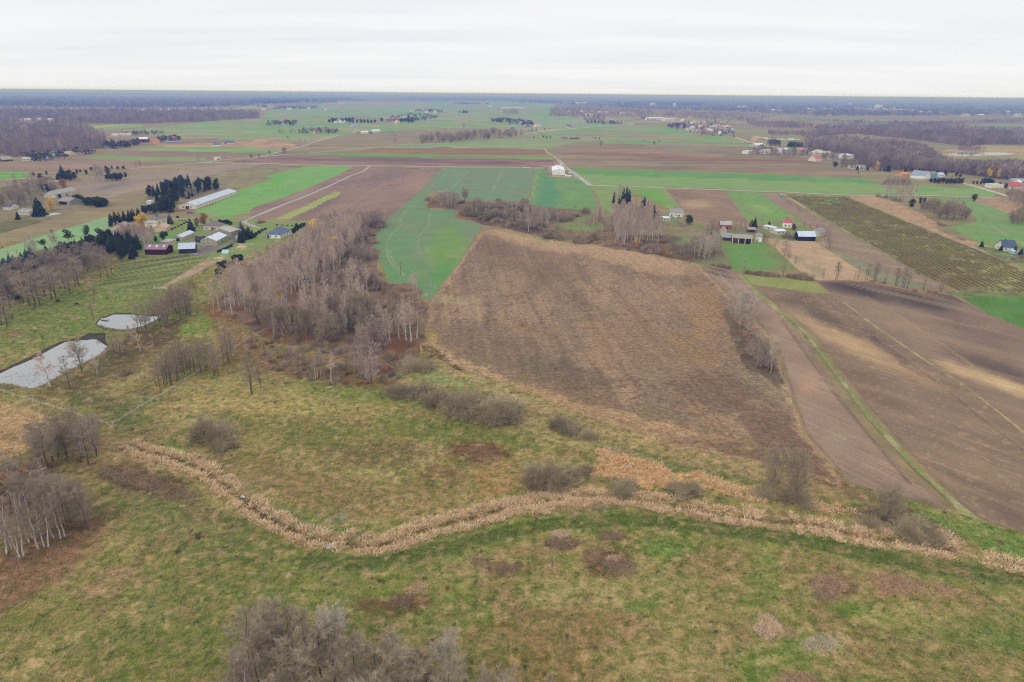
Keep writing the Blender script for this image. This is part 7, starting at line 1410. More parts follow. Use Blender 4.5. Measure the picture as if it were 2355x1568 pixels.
def barn_vents(root, L, D, hw, hr):
    for k in range(9):
        V, F = cones([(0, 0, -.6), (0, 0, .7)], [(0, 0, .7), (0, 0, 1.25)], [.32, .42], [.32, .02], 8)
        link('roof_vent', meshdata('roof_vent', V, F, paint((150, 176, 206), .5)), root, (L * (k + .6) / 9.2, D / 2, hw + hr + .3))
house('barn', 'very long white poultry barn with a pale metal roof and ridge vents', c1, (1680, 1084), (2030, 957), 17, 3.6, 2.6, 'gable', (226, 220, 202), (196, 206, 222), 'x', 15, 2, (1.1, 1.7), 1.1, [(.5, (3.2, 3.0), 's', (96, 58, 54))], 0, .4, 'barn', None, 0, barn_vents)
house('barn', 'maroon sheet metal barn with three pale roof panels', e2, (105, 905), (390, 907), 11, 4.0, 2.4, 'gable', (66, 26, 36), (148, 118, 128), 'x', 0, 0, cat='barn', sky=3)
house('barn', 'dark timber barn with a pale roof beside the maroon barn', e2, (560, 893), (778, 884), 9, 3.6, 3.2, 'gable', (58, 56, 62), (192, 204, 224), 'x', 0, 1, (1.8, 1.8), 1.4, [(.3, (2.6, 2.6), 'f', (40, 38, 42))], cat='barn')
house('shed', 'low cream shed half hidden behind the maroon barn', e2, (310, 765), (415, 775), 8, 2.2, .5, 'flat', (200, 194, 178), (180, 176, 166), cat='shed')
house('shed', 'narrow white roofed shed with a dark garage door', e2, (606, 722), (768, 650), 7, 3.0, 1.5, 'gable', (182, 176, 160), (204, 212, 226), 'x', 4, 0, (.9, .8), 1.3, [(.5, (3.0, 2.3), 's', (44, 46, 56))], cat='shed')
house('shed', 'small black roofed wooden shed in the yard centre', e2, (780, 741), (893, 738), 6, 2.3, 1.8, 'gable', (88, 80, 74), (66, 62, 62), 'x', 0, 0, doors=[(.5, (2.0, 1.8), 'f', (40, 38, 36))], cat='shed')
house('house', 'grey rendered cottage with a bright white metal roof', e2, (1072, 786), (1212, 708), 12, 3.9, 2.4, 'gable', (178, 170, 150), (216, 224, 240), 'x', 4, 3, (1.0, 1.0), 1.4, [(.55, (1.2, 2.1), 'f', (110, 96, 84))], 1)
house('house', 'tall bare concrete house with a low grey roof', e2, (1110, 640), (1268, 700), 10, 5.6, 1.4, 'gable', (152, 146, 134), (172, 170, 160), 'x', 4, 2, (1.1, 1.2), 1.0, [(.5, (1.1, 2.1), 'f', (90, 80, 72))])
house('house', 'pink walled house with a purple grey hipped roof', e2, (893, 574), (1092, 577), 12, 3.6, 3.6, 'hip', (214, 194, 184), (126, 108, 118), 'x', 3, 2, (1.2, 1.3), 1.0, [(.6, (2.4, 2.4), 'f', (120, 96, 88))], 1)
house('bungalow', 'white bungalow with a blue grey hipped roof by the birch wood', e2, (1735, 682), (1922, 690), 20, 3.1, 4.2, 'hip', (240, 240, 240), (92, 108, 134), 'y', 2, 4, (1.2, 1.4), .9, [(.12, (2.2, 2.5), 'f', (84, 76, 70))], 1)
house('house', 'two storey cream house with a grey roof behind the golden tree', e2, (150, 545), (262, 550), 14, 7.0, 2.6, 'hip', (214, 206, 184), (126, 122, 120), 'x', 2, 2, (1.2, 1.5), 1.0, (), 2)
house('house', 'white wing with a low roof joined to the two storey house', e2, (264, 562), (346, 510), 9, 5.0, .8, 'flat', (228, 224, 212), (190, 186, 178), 'x', 2, 0, cat='house')
house('shed', 'shed with a pale orange roof beside the small orange tree', e2, (382, 594), (448, 552), 10, 2.8, 2.4, 'gable', (222, 194, 168), (200, 168, 142), 'x', 2, 0, (.9, .9), 1.2, cat='shed')
house('shed', 'grey gable roofed shed with cream walls at the crop edge', e1, (1490, 765), (1705, 765), 13, 3.2, 3.2, 'gable', (206, 198, 164), (160, 152, 146), 'y', 1, 0, (.9, 1.0), 2.6, cat='shed')
house('shed', 'old grey roofed shed in front of the birch stand', e1, (1385, 850), (1560, 850), 10, 2.8, 2.2, 'gable', (112, 102, 92), (152, 148, 142), 'x', 0, 0, doors=[(.3, (2.6, 2.2), 'f', (66, 60, 56))], cat='shed')
house('greenhouse', 'small pale green plastic greenhouse on the lawn', e2, (1135, 902), (1222, 900), 5, .9, 1.9, 'gable', (182, 218, 208), (178, 216, 206), 'x', 0, 0, doors=[(.5, (.9, .9), 's', (150, 186, 180))], ov=.05, cat='greenhouse')
house('greenhouse', 'whitish plastic tunnel beside the clump of dark spruces', e2, (1315, 698), (1372, 694), 6, 1.2, 1.4, 'gable', (214, 226, 222), (216, 228, 224), 'y', 0, 0, doors=[(.5, (1.0, 1.1), 'f', (180, 196, 190))], ov=.05, cat='greenhouse')
house('shed', 'tiny grey garden hut between the evergreen shrubs', e2, (1266, 1042), (1318, 1040), 3, 1.6, 1.3, 'gable', (150, 146, 140), (150, 148, 146), 'y', 1, 0, (.6, .6), .7, cat='hut')
house('shed', 'small white cabin at the edge of the pine block', e2, (122, 226), (188, 226), 5, 2.8, .4, 'flat', (226, 226, 226), (210, 210, 212), 'x', 2, 0, (.8, .8), 1.2, cat='cabin')
house('barn', 'long cream barn with a grey roof at the far farm', e1, (755, 312), (1045, 252), 13, 4.0, 3.2, 'gable', (208, 200, 180), (162, 158, 154), 'x', 7, 1, (1.0, 1.2), 1.4, [(.5, (2.2, 2.4), 'f', (70, 64, 60))], cat='barn')
house('barn', 'open fronted grey barn below the long cream barn', e1, (790, 395), (946, 406), 14, 3.6, 3.0, 'gable', (150, 148, 146), (150, 144, 138), 'x', 0, 0, doors=[(.4, (10, 3.0), 'f', (38, 36, 36))], cat='barn')  # the wide dark door slab paints the shade inside the open front
house('cottage', 'grey roofed white cottage left of the huge spruce', e1, (250, 535), (398, 546), 9, 2.8, 2.4, 'gable', (208, 204, 196), (158, 156, 152), 'x', 3, 1, (1.0, 1.1), .9)
house('cottage', 'cream cottage with a dark purple roof at the far farm', e1, (42, 466), (145, 470), 10, 2.8, 2.6, 'gable', (222, 214, 198), (98, 88, 96), 'x', 2, 1, (1.0, 1.1), .9)
house('shed', 'white flat roofed sheds behind the rust coloured tree', e1, (640, 132), (790, 112), 14, 3.0, .5, 'flat', (204, 206, 208), (224, 226, 230), 'x', 3, 0, cat='shed')
house('foundation', 'low white concrete foundation right of the huge spruce', e1, (635, 560), (820, 532), 9, .7, .05, 'flat', (206, 202, 194), (214, 210, 202), 'x', 0, 0, ov=.02, cat='foundation')
house('barn', 'weathered brown barn at the left end of the roadside hamlet', c1, (20, 679), (112, 673), 15, 3.0, 4.4, 'gable', (98, 86, 78), (166, 154, 140), 'x', 0, 0, doors=[(.5, (4, 3), 'f', (60, 54, 50))], cat='barn')
house('house', 'white house with a pale roof beside the brown barn', c1, (192, 671), (286, 669), 12, 3.0, 2.6, 'gable', (224, 218, 212), (184, 180, 176), 'x', 3, 1)
house('house', 'house with a blue grey roof in the roadside hamlet', c1, (352, 669), (432, 666), 13, 3.0, 3.0, 'gable', (214, 210, 204), (156, 166, 184), 'x', 3, 1)
house('house', 'house with a bright green metal roof', c1, (415, 643), (474, 642), 10, 3.0, 2.8, 'gable', (124, 122, 112), (92, 176, 150), 'x', 2, 1)
house('house', 'cream gabled house right of the green roof', c1, (600, 631), (652, 623), 12, 4.0, 3.4, 'gable', (226, 198, 162), (172, 162, 152), 'y', 2, 0)
house('shed', 'low dark sheds beside the cream gabled house', c1, (515, 633), (592, 631), 8, 2.4, 1.4, 'gable', (112, 102, 96), (124, 116, 112), 'x', 0, 0, doors=[(.5, (3, 2), 'f', (70, 64, 60))], cat='shed')
house('barn', 'big white roofed barn with maroon walls in the far hamlet', c1, (1190, 513), (1270, 512), 26, 7.0, 3.4, 'gable', (116, 60, 62), (226, 228, 234), 'x', 0, 0, doors=[(.5, (6, 4.5), 'f', (70, 40, 42))], cat='barn')
house('house', 'cream house with an orange tiled roof in the far hamlet', c1, (1308, 521), (1367, 520), 13, 4.0, 4.4, 'gable', (228, 190, 146), (208, 116, 80), 'x', 3, 1)
house('house', 'red two storey house with a hipped roof in the far hamlet', c1, (1452, 501), (1517, 500), 15, 7.0, 3.4, 'hip', (198, 116, 104), (196, 104, 94), 'x', 3, 1)
house('shed', 'long low blue grey shed before the red house', c1, (1428, 519), (1560, 517), 10, 2.6, 1.6, 'gable', (150, 160, 174), (140, 156, 174), 'x', 5, 0, cat='shed')
house('house', 'first white house of the three below the left wood', c1, (957, 461), (1009, 461), 12, 3.2, 3, 'gable', (226, 220, 214), (210, 206, 204), 'x', 2, 0)
house('house', 'middle white house of the three below the left wood', c1, (1018, 459), (1069, 459), 12, 3.2, 3, 'gable', (214, 206, 196), (190, 182, 176), 'x', 2, 0)
house('house', 'last white house of the three below the left wood', c1, (1072, 458), (1125, 457), 13, 3.6, 3.4, 'gable', (232, 228, 224), (196, 194, 198), 'x', 2, 0)
house('bungalow', 'left new bungalow with a dark grey hipped roof', c1, (1808, 547), (1885, 547), 18, 3.2, 5.4, 'hip', (238, 238, 238), (104, 112, 130), 'x', 3, 1)
house('bungalow', 'right new bungalow with a dark roof and open porch', c1, (1910, 529), (1999, 529), 16, 3.2, 4.4, 'hip', (216, 214, 212), (92, 100, 118), 'x', 4, 0, doors=[(.25, (4, 2.6), 'f', (90, 90, 96))])  # flat grey door slab drawn in place of the porch opening
house('hut', 'white concrete hut with two dark openings by the road', c1, (1842, 667), (1889, 665), 6, 4.4, .1, 'flat', (238, 236, 230), (226, 224, 218), 'x', 0, 0, doors=[(.5, (1.6, 3.0), 'f', (60, 60, 62)), (.78, (1.6, 3.0), 'f', (66, 64, 64))], ov=.1, cat='hut')  # both door slabs paint the dark inside of the openings
house('straw_stack', 'long flat tan straw stack on the far green field', c1, (1768, 487), (1866, 485), 7, 4, .3, 'flat', (188, 162, 138), (206, 184, 158), 'x', 0, 0, ov=.15, cat='stack')
def wh(fn, A, B, D, hw, hr, label, wall=(224, 222, 216), rc=(196, 194, 196), roof='gable', ridge='x', nf=2, group=None, name='house', cat='house'):
    house(name, label, fn, A, B, D, hw, hr, roof, wall, rc, ridge, nf, 0, (1.6, 1.6), 1.2, (), 0, .4, cat, group)
wh(c2, (275, 371), (331, 371), 16, 5, 4, 'white house among the trees of the far centre farm')
wh(c2, (780, 349), (820, 348), 16, 7, 5, 'tall white house in the far conifer hedge', (238, 238, 238), (226, 228, 232))
wh(c2, (735, 349), (762, 348), 14, 4, 4, 'small bluish white house left of the tall white house', (214, 222, 232), (190, 200, 214))
wh(c2, (1252, 332), (1280, 332), 16, 9, 9, 'far house with a tall red roof', (206, 150, 140), (190, 98, 92), 'hip')
wh(c2, (1255, 351), (1288, 350), 14, 6, 5, 'pale pink far house below the red roof', (226, 208, 200), (206, 186, 180), 'gable', 'y')
wh(c2, (1310, 303), (1340, 302), 14, 5, 3, 'white far shed right of the red roof', (226, 228, 232), (220, 224, 230))
wh(c2, (1190, 308), (1242, 306), 12, 4, 3, 'long pinkish far barn left of the red roof', (206, 176, 170), (190, 140, 132), name='barn', cat='barn')
wh(c2, (880, 383), (942, 381), 18, 4, 6, 'grey roofed far bungalow on the centre plain', (196, 196, 200), (150, 156, 168), 'hip', 'x', 3)
wh(c2, (552, 439), (594, 438), 12, 4, 5, 'white far house with an orange red roof', (226, 222, 214), (206, 104, 76))
wh(c2, (960, 438), (1030, 437), 20, 4, 3, 'white far farm building at the road end', (232, 234, 234), (224, 228, 232), 'gable', 'x', 3, None, 'barn', 'barn')
wh(c2, (1060, 429), (1120, 426), 16, 5, 3, 'longest white far farm building', (236, 236, 236), (222, 228, 234), 'gable', 'x', 3, None, 'barn', 'barn')
wh(c2, (1030, 438), (1052, 437), 10, 5, 2, 'small teal far shed between white farm buildings', (84, 150, 148), (96, 160, 158), name='shed', cat='shed')
wh(c2, (905, 436), (942, 434), 14, 5, 2, 'tan far shed beside the white farm buildings', (206, 178, 140), (196, 172, 140), name='shed', cat='shed')
wh(c2, (1405, 318), (1441, 317), 12, 5, 2, 'white far shed with dark gates', (236, 236, 236), (214, 214, 214), 'flat', 'x', 3, None, 'shed', 'shed')
wh(c3, (308, 382), (350, 381), 16, 6, 5, 'white gabled far house right of the conifers', (236, 232, 228), (206, 150, 140), 'gable', 'y')
wh(c3, (190, 358), (222, 357), 14, 7, 4, 'grey far house among the conifers by the winding road', (190, 194, 200), (160, 166, 178))
wh(c3, (215, 381), (280, 379), 16, 4, 4, 'long greyish far shed by the winding road', (170, 164, 164), (150, 146, 150), name='shed', cat='shed')
wh(c3, (585, 386), (621, 384), 14, 4, 5, 'lone far bungalow above the winding road', (214, 214, 218), (92, 92, 104), 'hip')
wh(c3, (1268, 323), (1408, 321), 24, 9, 4, 'long white far sheds above the green fields', (232, 232, 236), (214, 218, 226), 'flat', 'x', 7, None, 'barn', 'barn')
wh(c3, (1415, 329), (1502, 327), 24, 7, 4, 'second row of long pale far sheds', (214, 214, 222), (206, 208, 218), 'gable', 'x', 4, None, 'barn', 'barn')
wh(c3, (750, 292), (792, 291), 20, 14, 4, 'tallest cream house of the first far village', (228, 214, 196), (200, 180, 170), 'hip')
wh(c3, (20, 224), (212, 223), 26, 7, 3, 'very long pale greenhouse on the horizon plain', (206, 214, 222), (200, 210, 220), 'gable', 'x', 0, None, 'greenhouse', 'greenhouse')
wh(c3, (662, 183), (745, 182), 40, 16, 3, 'white factory hall before the far pine forest', (240, 240, 244), (230, 230, 236), 'flat', 'x', 5, None, 'hall', 'hall')
wh(c3, (1305, 198), (1332, 197), 30, 26, 3, 'white block on the far right horizon', (236, 236, 240), (214, 216, 222), 'flat', 'x', 3, None, 'block', 'block')
wh(c3, (1492, 204), (1503, 204), 20, 30, 2, 'small white tower like block on the far plain', (240, 240, 244), (220, 220, 226), 'flat', 'x', 1, None, 'block', 'block')
wh(c3, (2055, 218), (2118, 217), 30, 14, 3, 'white hall among the far woods', (232, 230, 234), (220, 220, 226), 'flat', 'x', 4, None, 'hall', 'hall')
TONES = [((228, 224, 220), (200, 196, 196)), ((214, 206, 196), (196, 110, 100)), ((226, 222, 222), (206, 212, 222)), ((206, 190, 178), (160, 150, 148)), ((232, 226, 218), (180, 120, 108)), ((190, 186, 184), (214, 216, 222))]
rgv = np.random.default_rng(77)
for i, (x, y, w) in enumerate([(1615, 412, 40), (1655, 425, 44), (1640, 402, 34), (1690, 357, 30), (1720, 382, 30), (1742, 352, 26), (1765, 418, 28), (1783, 408, 22), (1800, 432, 30), (1812, 410, 26), (1845, 368, 40), (1872, 352, 22), (1895, 397, 34), (1912, 404, 28), (1866, 446, 26), (1935, 418, 30), (1530, 388, 18), (1570, 340, 30), (1655, 355, 24), (1750, 372, 26), (1830, 392, 26), (1700, 432, 30), (1960, 385, 24), (1985, 420, 26)]):
    t = TONES[i % len(TONES)]
    wh(c3, (x, y), (x + w, y - rgv.uniform(-1, 1.5)), 12 + rgv.uniform(0, 5), rgv.uniform(4, 7), rgv.uniform(3.5, 6), 'small house among the trees of the far village', t[0], t[1], 'gable', 'xy'[i % 2], 2, 'far village houses')
for i, (x, y, w) in enumerate([(580, 266, 26), (690, 262, 20), (715, 268, 28), (735, 270, 20), (845, 268, 24), (870, 271, 24), (905, 268, 22), (1030, 282, 46), (1120, 278, 34), (1140, 284, 30), (780, 262, 16)]):
    t = TONES[(i * 5) % len(TONES)]
    wh(c3, (x, y), (x + w, y), 16, 9, 6, 'distant house of the village beyond the winding road', t[0], t[1], 'gable', 'x', 2, 'distant village houses')
for i, (x, y, w) in enumerate([(170, 336, 98), (304, 334, 50), (392, 336, 58), (1180, 244, 40), (1215, 245, 34), (1368, 241, 22), (1440, 242, 30), (1560, 238, 30), (1668, 236, 44), (180, 400, 26)]):
    wh(c1, (x, y), (x + w, y), 20, 7, 5, 'pale farm building among the woods on the left horizon', (222, 216, 212), (206, 202, 204), 'gable', 'x', 3, 'farms in the left woods')
for i, (x, y, w) in enumerate([(320, 235, 40), (490, 230, 26), (640, 240, 22), (100, 238, 40), (1375, 252, 30), (1500, 262, 28), (1575, 262, 26), (1620, 240, 24), (2050, 208, 20), (590, 162, 16), (760, 165, 16)]):
    wh(c2, (x, y), (x + w, y), 16, 7, 6, 'pale farmhouse on the far centre plain', (224, 220, 216), (196, 190, 190), 'gable', 'x', 2, 'far centre farmhouses')
for i, (x, y, w) in enumerate([(200, 255, 30), (235, 258, 24), (262, 260, 26), (500, 240, 34), (545, 244, 24), (560, 262, 20), (610, 238, 26), (640, 250, 34), (700, 240, 18), (905, 234, 60), (950, 237, 50), (985, 242, 30), (1040, 246, 30), (1080, 240, 36), (1160, 244, 26), (1180, 252, 40), (1230, 240, 40), (1250, 258, 44), (1290, 250, 30), (1330, 248, 40), (1400, 250, 34), (1470, 266, 20), (1545, 270, 40), (1655, 280, 44), (2210, 266, 40), (1760, 234, 18), (1845, 296, 56), (1970, 296, 60), (2300, 298, 40), (690, 303, 18), (860, 190, 30)]):
    t = TONES[(i * 3) % len(TONES)]
    t = [tuple(int(c * .88) for c in q) for q in t]
    wh(c4, (x, y), (x + w * .8, y), 30, 12 + rgv.uniform(0, 6), 5, 'pale building of the far town on the right horizon', t[0], t[1] if i % 3 else (226, 226, 230), 'gable', 'x', 3, 'far town buildings', 'town_building', 'building')
wh(c4, (1108, 224), (1145, 222), 40, 34, 3, 'tall white slab block rising over the far town', (236, 236, 240), (214, 214, 220), 'flat', 'x', 4, None, 'block', 'block')
# woodside houses at the right
wh(c4, (0, 614), (82, 606), 16, 5, .5, 'long white flat shed left of the woodside houses', (232, 232, 232), (224, 226, 230), 'flat', 'x', 4, None, 'shed', 'shed')
wh(c4, (62, 556), (136, 551), 18, 5, 3, 'white roofed shed before the small conifers', (200, 192, 180), (232, 234, 238), 'gable', 'x', 2, None, 'shed', 'shed')
wh(c4, (145, 614), (196, 612), 20, 5, 4, 'white walled woodside house with a grey roof', (232, 228, 222), (190, 184, 176))
wh(c4, (275, 607), (356, 602), 16, 6, 4, 'bluish white roofed woodside house', (226, 226, 228), (212, 220, 232))
wh(c4, (455, 607), (492, 604), 14, 6, 5, 'woodside house with a reddish gable', (226, 196, 186), (206, 120, 112), 'gable', 'y')
wh(c4, (580, 634), (656, 628), 18, 6, 6, 'large cream woodside house with a beige roof', (232, 224, 206), (206, 192, 168), 'hip', 'x', 3)
wh(c4, (660, 622), (706, 619), 12, 4, 3, 'small beige shed right of the large cream house', (222, 210, 190), (200, 188, 168), name='shed', cat='shed')
wh(c4, (570, 678), (628, 675), 16, 5, 5, 'cream house with a salmon red roof at the plain edge', (232, 220, 206), (186, 112, 102), 'gable', 'x', 2)
wh(c4, (815, 655), (902, 651), 16, 6, 2, 'long white building before the purple wood', (236, 236, 240), (214, 218, 224), 'flat', 'x', 4, None, 'barn', 'barn')
wh(c4, (886, 740), (910, 739), 10, 4, 2, 'small white hut left of the narrow conifer', (232, 230, 226), (220, 220, 220), name='hut', cat='hut')
wh(c4, (940, 749), (1002, 747), 14, 4, 3, 'white cottage right of the narrow conifer', (236, 232, 226), (222, 218, 214), 'gable', 'x', 3, None, 'cottage', 'cottage')
wh(c4, (65, 502), (122, 499), 18, 7, 3, 'tan building at the end of the small lake', (214, 180, 158), (196, 166, 150), 'flat', 'x', 3, None, 'barn', 'barn')
wh(e5, (655, 462), (742, 458), 12, 3.4, 2.6, 'orange brick house behind the thicket', (222, 164, 112), (206, 140, 96), 'gable', 'x', 2)
house('house', 'white gabled house with a blue grey roof by the pine hedge', e5, (935, 496), (1004, 486), 20, 4.6, 6.2, 'gable', (238, 238, 236), (150, 160, 176), 'y', 2, 1, (1.1, 1.4), 1.0, (), 1)
house('shed', 'long low white shed before the white gabled house', e5, (806, 490), (920, 499), 5, 2.4, .4, 'flat', (222, 224, 228), (230, 234, 240), 'x', 4, 0, (.8, .8), 1.0, cat='shed')
house('house', 'bright blue walled house with a dark gable', e5, (1000, 468), (1088, 466), 13, 4, 4, 'gable', (112, 164, 200), (128, 132, 134), 'x', 3, 0)
wh(e5, (1125, 466), (1186, 462), 10, 3.4, 2.4, 'small white house right of the blue house', (230, 232, 234), (196, 206, 220))
house('shed', 'long white flat roofed shed by the slanting road', e5, (1765, 606), (1920, 605), 11, 4.4, .4, 'flat', (232, 226, 214), (204, 198, 188), 'x', 3, 0, cat='shed')
house('house', 'pink walled house with a red tiled roof at the right edge', e5, (1992, 612), (2140, 620), 13, 3.4, 4.6, 'gable', (224, 200, 196), (180, 94, 84), 'x', 3, 1)
house('barn', 'long grey roofed barn behind the red tiled house', e5, (2030, 548), (2200, 552), 12, 4, 2.6, 'gable', (172, 168, 162), (162, 158, 156), 'x', 4, 0, cat='barn')
wh(e5, (2110, 562), (2150, 562), 9, 3.4, 2.6, 'small white shed between the red house and grey barn', (232, 234, 238), (220, 226, 236), name='shed', cat='shed')
house('house', 'white house with a dark blue roof at the plantation corner', e5, (1915, 1394), (2085, 1398), 11, 3.2, 4.4, 'gable', (224, 220, 208), (74, 92, 118), 'x', 3, 1, (1.1, 1.2), 1.0, (), 1)
wh(e5, (2048, 1432), (2104, 1432), 5, 1.8, .4, 'small pale blue shed below the dark blue roof', (176, 206, 226), (190, 214, 230), 'flat', 'x', 1, None, 'shed', 'shed')
# farmsteads in the right middle
def porch(root, L, D, hw, hr):
    v, f = merge([boxm(L * .42, L * .66, -1.6, -.01, -.1, 2.2)]); p = link('porch', polymesh('porch', v, f, paint((230, 228, 224))), root)
    v, f = merge([slab([(L * .40, -1.9, 2.25), (L * .54, -1.9, 3.1), (L * .54, -.03, 3.1), (L * .40, -.03, 2.25)], .1), slab([(L * .54, -1.9, 3.103), (L * .68, -1.9, 2.25), (L * .68, -.03, 2.25), (L * .54, -.03, 3.103)], .1)]); link('porch_roof', polymesh('porch_roof', v, f, roofmat((170, 168, 166))), p)
    v, f = boxm(-.03, L + .03, -.04, .0, -.3, .7); link('plinth', polymesh('plinth', v, f, paint((150, 96, 82))), root)
house('house', 'white house with a grey roof and gabled porch beside the clipped conifer', e4, (592, 440), (722, 450), 10, 4.6, 3.4, 'gable', (232, 230, 226), (152, 152, 146), 'x', 3, 1, (1.4, 1.6), 1.3, (), 1, extra=porch)
house('shed', 'small white roofed shed below the white house', e4, (527, 482), (606, 480), 7, 2.4, .8, 'flat', (210, 210, 206), (214, 222, 230), 'x', 2, 0, cat='shed')
house('house', 'small red brick house with a grey roof', e4, (1130, 566), (1246, 568), 9, 3.8, 2.6, 'gable', (166, 102, 84), (178, 174, 166), 'x', 3, 1, (1.3, 1.4), 1.0, [(.62, (1.1, 2.2), 'f', (70, 50, 44))], 1)
house('shed', 'black timber shed with a grey roof left of the cart shed', e4, (1137, 682), (1232, 690), 9, 2.6, 2.8, 'gable', (68, 64, 64), (150, 152, 154), 'x', 0, 0, doors=[(.3, (1.8, 2), 'f', (50, 48, 48))], cat='shed')
house('shed', 'cream gabled shed behind the black timber shed', e4, (1125, 628), (1190, 632), 10, 3.0, 3.0, 'gable', (206, 196, 176), (170, 160, 152), 'y', 1, 0, (.7, .8), 3.2, cat='shed')
def bays(root, L, D, hw, hr):
    for k, c in ((.165, (92, 70, 62)), (.5, (44, 40, 44)), (.83, (50, 44, 46))):
        v, f = boxm(L * (k - .145), L * (k + .145), -.07, .02, -.2, hw - .5); link('bay', polymesh('bay', v, f, paint(c)), root)  # dark slabs paint the shade of the open bays on a solid wall
    for k in (.012, .335, .665, .985):
        v, f = boxm(L * k - .22, L * k + .22, -.25, -.09, -.3, hw - .1); link('post', polymesh('post', v, f, paint((226, 222, 216))), root)
house('cart_shed', 'long open cart shed with three dark bays and white posts', e4, (1250, 712), (1452, 724), 9, 4.4, 2.0, 'gable', (96, 84, 76), (164, 158, 146), 'x', 0, 0, ov=.6, cat='shed', extra=bays)
house('shed', 'white walled shed with a sloping brown grey roof right of the cart shed', e4, (1494, 700), (1563, 705), 15, 3.6, 1.4, 'gable', (234, 232, 226), (150, 142, 134), 'y', 0, 1, doors=[(.25, (1.4, 2.2), 'f', (150, 140, 132))], cat='shed')
house('shed', 'low brown shed behind the cart shed', e4, (1413, 600), (1496, 603), 6, 2.6, 1.4, 'gable', (96, 78, 68), (152, 148, 148), 'x', 0, 0, doors=[(.5, (3.4, 2), 'f', (60, 50, 46))], cat='shed')
house('house', 'white house with a raspberry red hipped roof', e4, (1775, 548), (1882, 556), 11, 4.4, 3.8, 'hip', (234, 228, 224), (186, 94, 106), 'x', 2, 2, (1.2, 1.4), 1.1, (), 1)
house('shed', 'upper white roofed shed beside the red roofed house', e4, (1692, 590), (1758, 584), 13, 2.6, .8, 'gable', (206, 202, 194), (208, 218, 232), 'y', 1, 1, cat='shed')
house('shed', 'lower white roofed shed with tan walls', e4, (1712, 625), (1810, 622), 10, 2.9, .9, 'gable', (208, 198, 178), (224, 232, 242), 'x', 2, 0, cat='shed')
house('barn', 'black timber barn with a shining pale roof on the stubble edge', e4, (1945, 690), (2122, 692), 10, 3.8, 3.2, 'gable', (44, 42, 50), (202, 214, 234), 'x', 0, 0, doors=[(.82, (3.4, 2.8), 'f', (24, 24, 28))], cat='barn')
house('house', 'grey roofed pale house behind the black timber barn', e4, (2062, 628), (2168, 645), 11, 3.0, 3.0, 'gable', (198, 192, 180), (152, 148, 142), 'y', 1, 1)
house('cabin', 'blue cabin standing by the lane at the plantation corner', e4, (1762, 233), (1777, 233), 1.8, 2.6, .2, 'flat', (112, 164, 186), (190, 200, 206), 'x', 0, 0, doors=[(.5, (.9, 2), 'f', (90, 140, 164))], ov=.05, cat='cabin')
def roofvents(root, L, D, hw, hr):
    for k in range(5):
        v, f = boxm(-.5, .5, -.7, .7, -.3, .9); link('roof_vent', polymesh('roof_vent', v, f, paint((206, 206, 208))), root, (L / 2, D * (.18 + .16 * k), hw + hr + .3))
house('hall', 'white metal poultry hall standing alone by the long lane', e3, (1886, 334), (2050, 336), 62, 5.4, 2.8, 'gable', (228, 230, 236), (246, 246, 248), 'y', 0, 0, doors=[(.5, (3.4, 3.0), 'f', (214, 216, 222))], cat='hall', extra=roofvents)

# ------------------------------------------------------------------ silos, tanks, poles, mast
def silo(label, fn, P, Pt, r):
    (u, v), (_, vt) = fn(P, Pt); x, y = map(float, gxy(u, v)); h = toph(u, v, vt)
    o = link('silo', None, None, (x, y, -.05)); o.empty_display_size = .1; tag(o, label, 'silo')
    m = paint((200, 210, 222), .4)
    V, F = cones([(0, 0, h * .32), (0, 0, h * .86)], [(0, 0, h * .86), (0, 0, h)], [r, r], [r, r * .15], 16); link('tank', meshdata('tank', V, F, m, None, True), o)
    V, F = cones([(0, 0, h * .32)], [(0, 0, h * .12)], r, r * .15, 16); link('hopper', meshdata('hopper', V, F, m, None, True), o)
    for k in range(4):
        a = k * math.pi / 2 + .4; V, F = cones([(math.cos(a) * r * .92, math.sin(a) * r * .92, -.2)], [(math.cos(a) * r * .92, math.sin(a) * r * .92, h * .4)], .09, .09, 5)
        link('leg', meshdata('leg', V, F, m), o)
silo('pale feed silo behind the white poultry hall', e3, (2002, 225), (2002, 178), 1.9)
silo('grey feed silo at the near end of the long white barn', e2, (822, 262), (822, 182), 1.5)
silo('second grey feed silo against the long white barn', e2, (846, 255), (846, 186), 1.3)
def tank(label, fn, P, L, r, ang):
    x, y = map(float, gxy(*fn(P)[0])); ca, sa = math.cos(ang), math.sin(ang)
    o = link('gas_tank', None, None, (x, y, 0), ang); tag(o, label, 'tank'); m = paint((230, 230, 232), .4)
    V, F = cones([(-L / 2, 0, r + .3), (-L / 2 - r * .6, 0, r + .3), (L / 2, 0, r + .3)], [(L / 2, 0, r + .3), (-L / 2, 0, r + .3), (L / 2 + r * .6, 0, r + .3)], [r, r * .3, r], [r, r, r * .3], 12)
    link('vessel', meshdata('vessel', V, F, m, None, True), o)
    for s in (-1, 1):
        v, f = boxm(s * L * .3 - .2, s * L * .3 + .2, -r * .8, r * .8, -.2, .5); link('foot', polymesh('foot', v, f, paint((170, 168, 164))), o)
tank('white gas tank at the corner of the poultry hall', e3, (2040, 345), 6, 1.1, 0.1)
tank('longer white gas tank below the poultry hall', e3, (2098, 364), 8.5, 1.0, 0.05)
tank('small white tank right of the poultry hall', e3, (2116, 320), 4, .9, -.3)
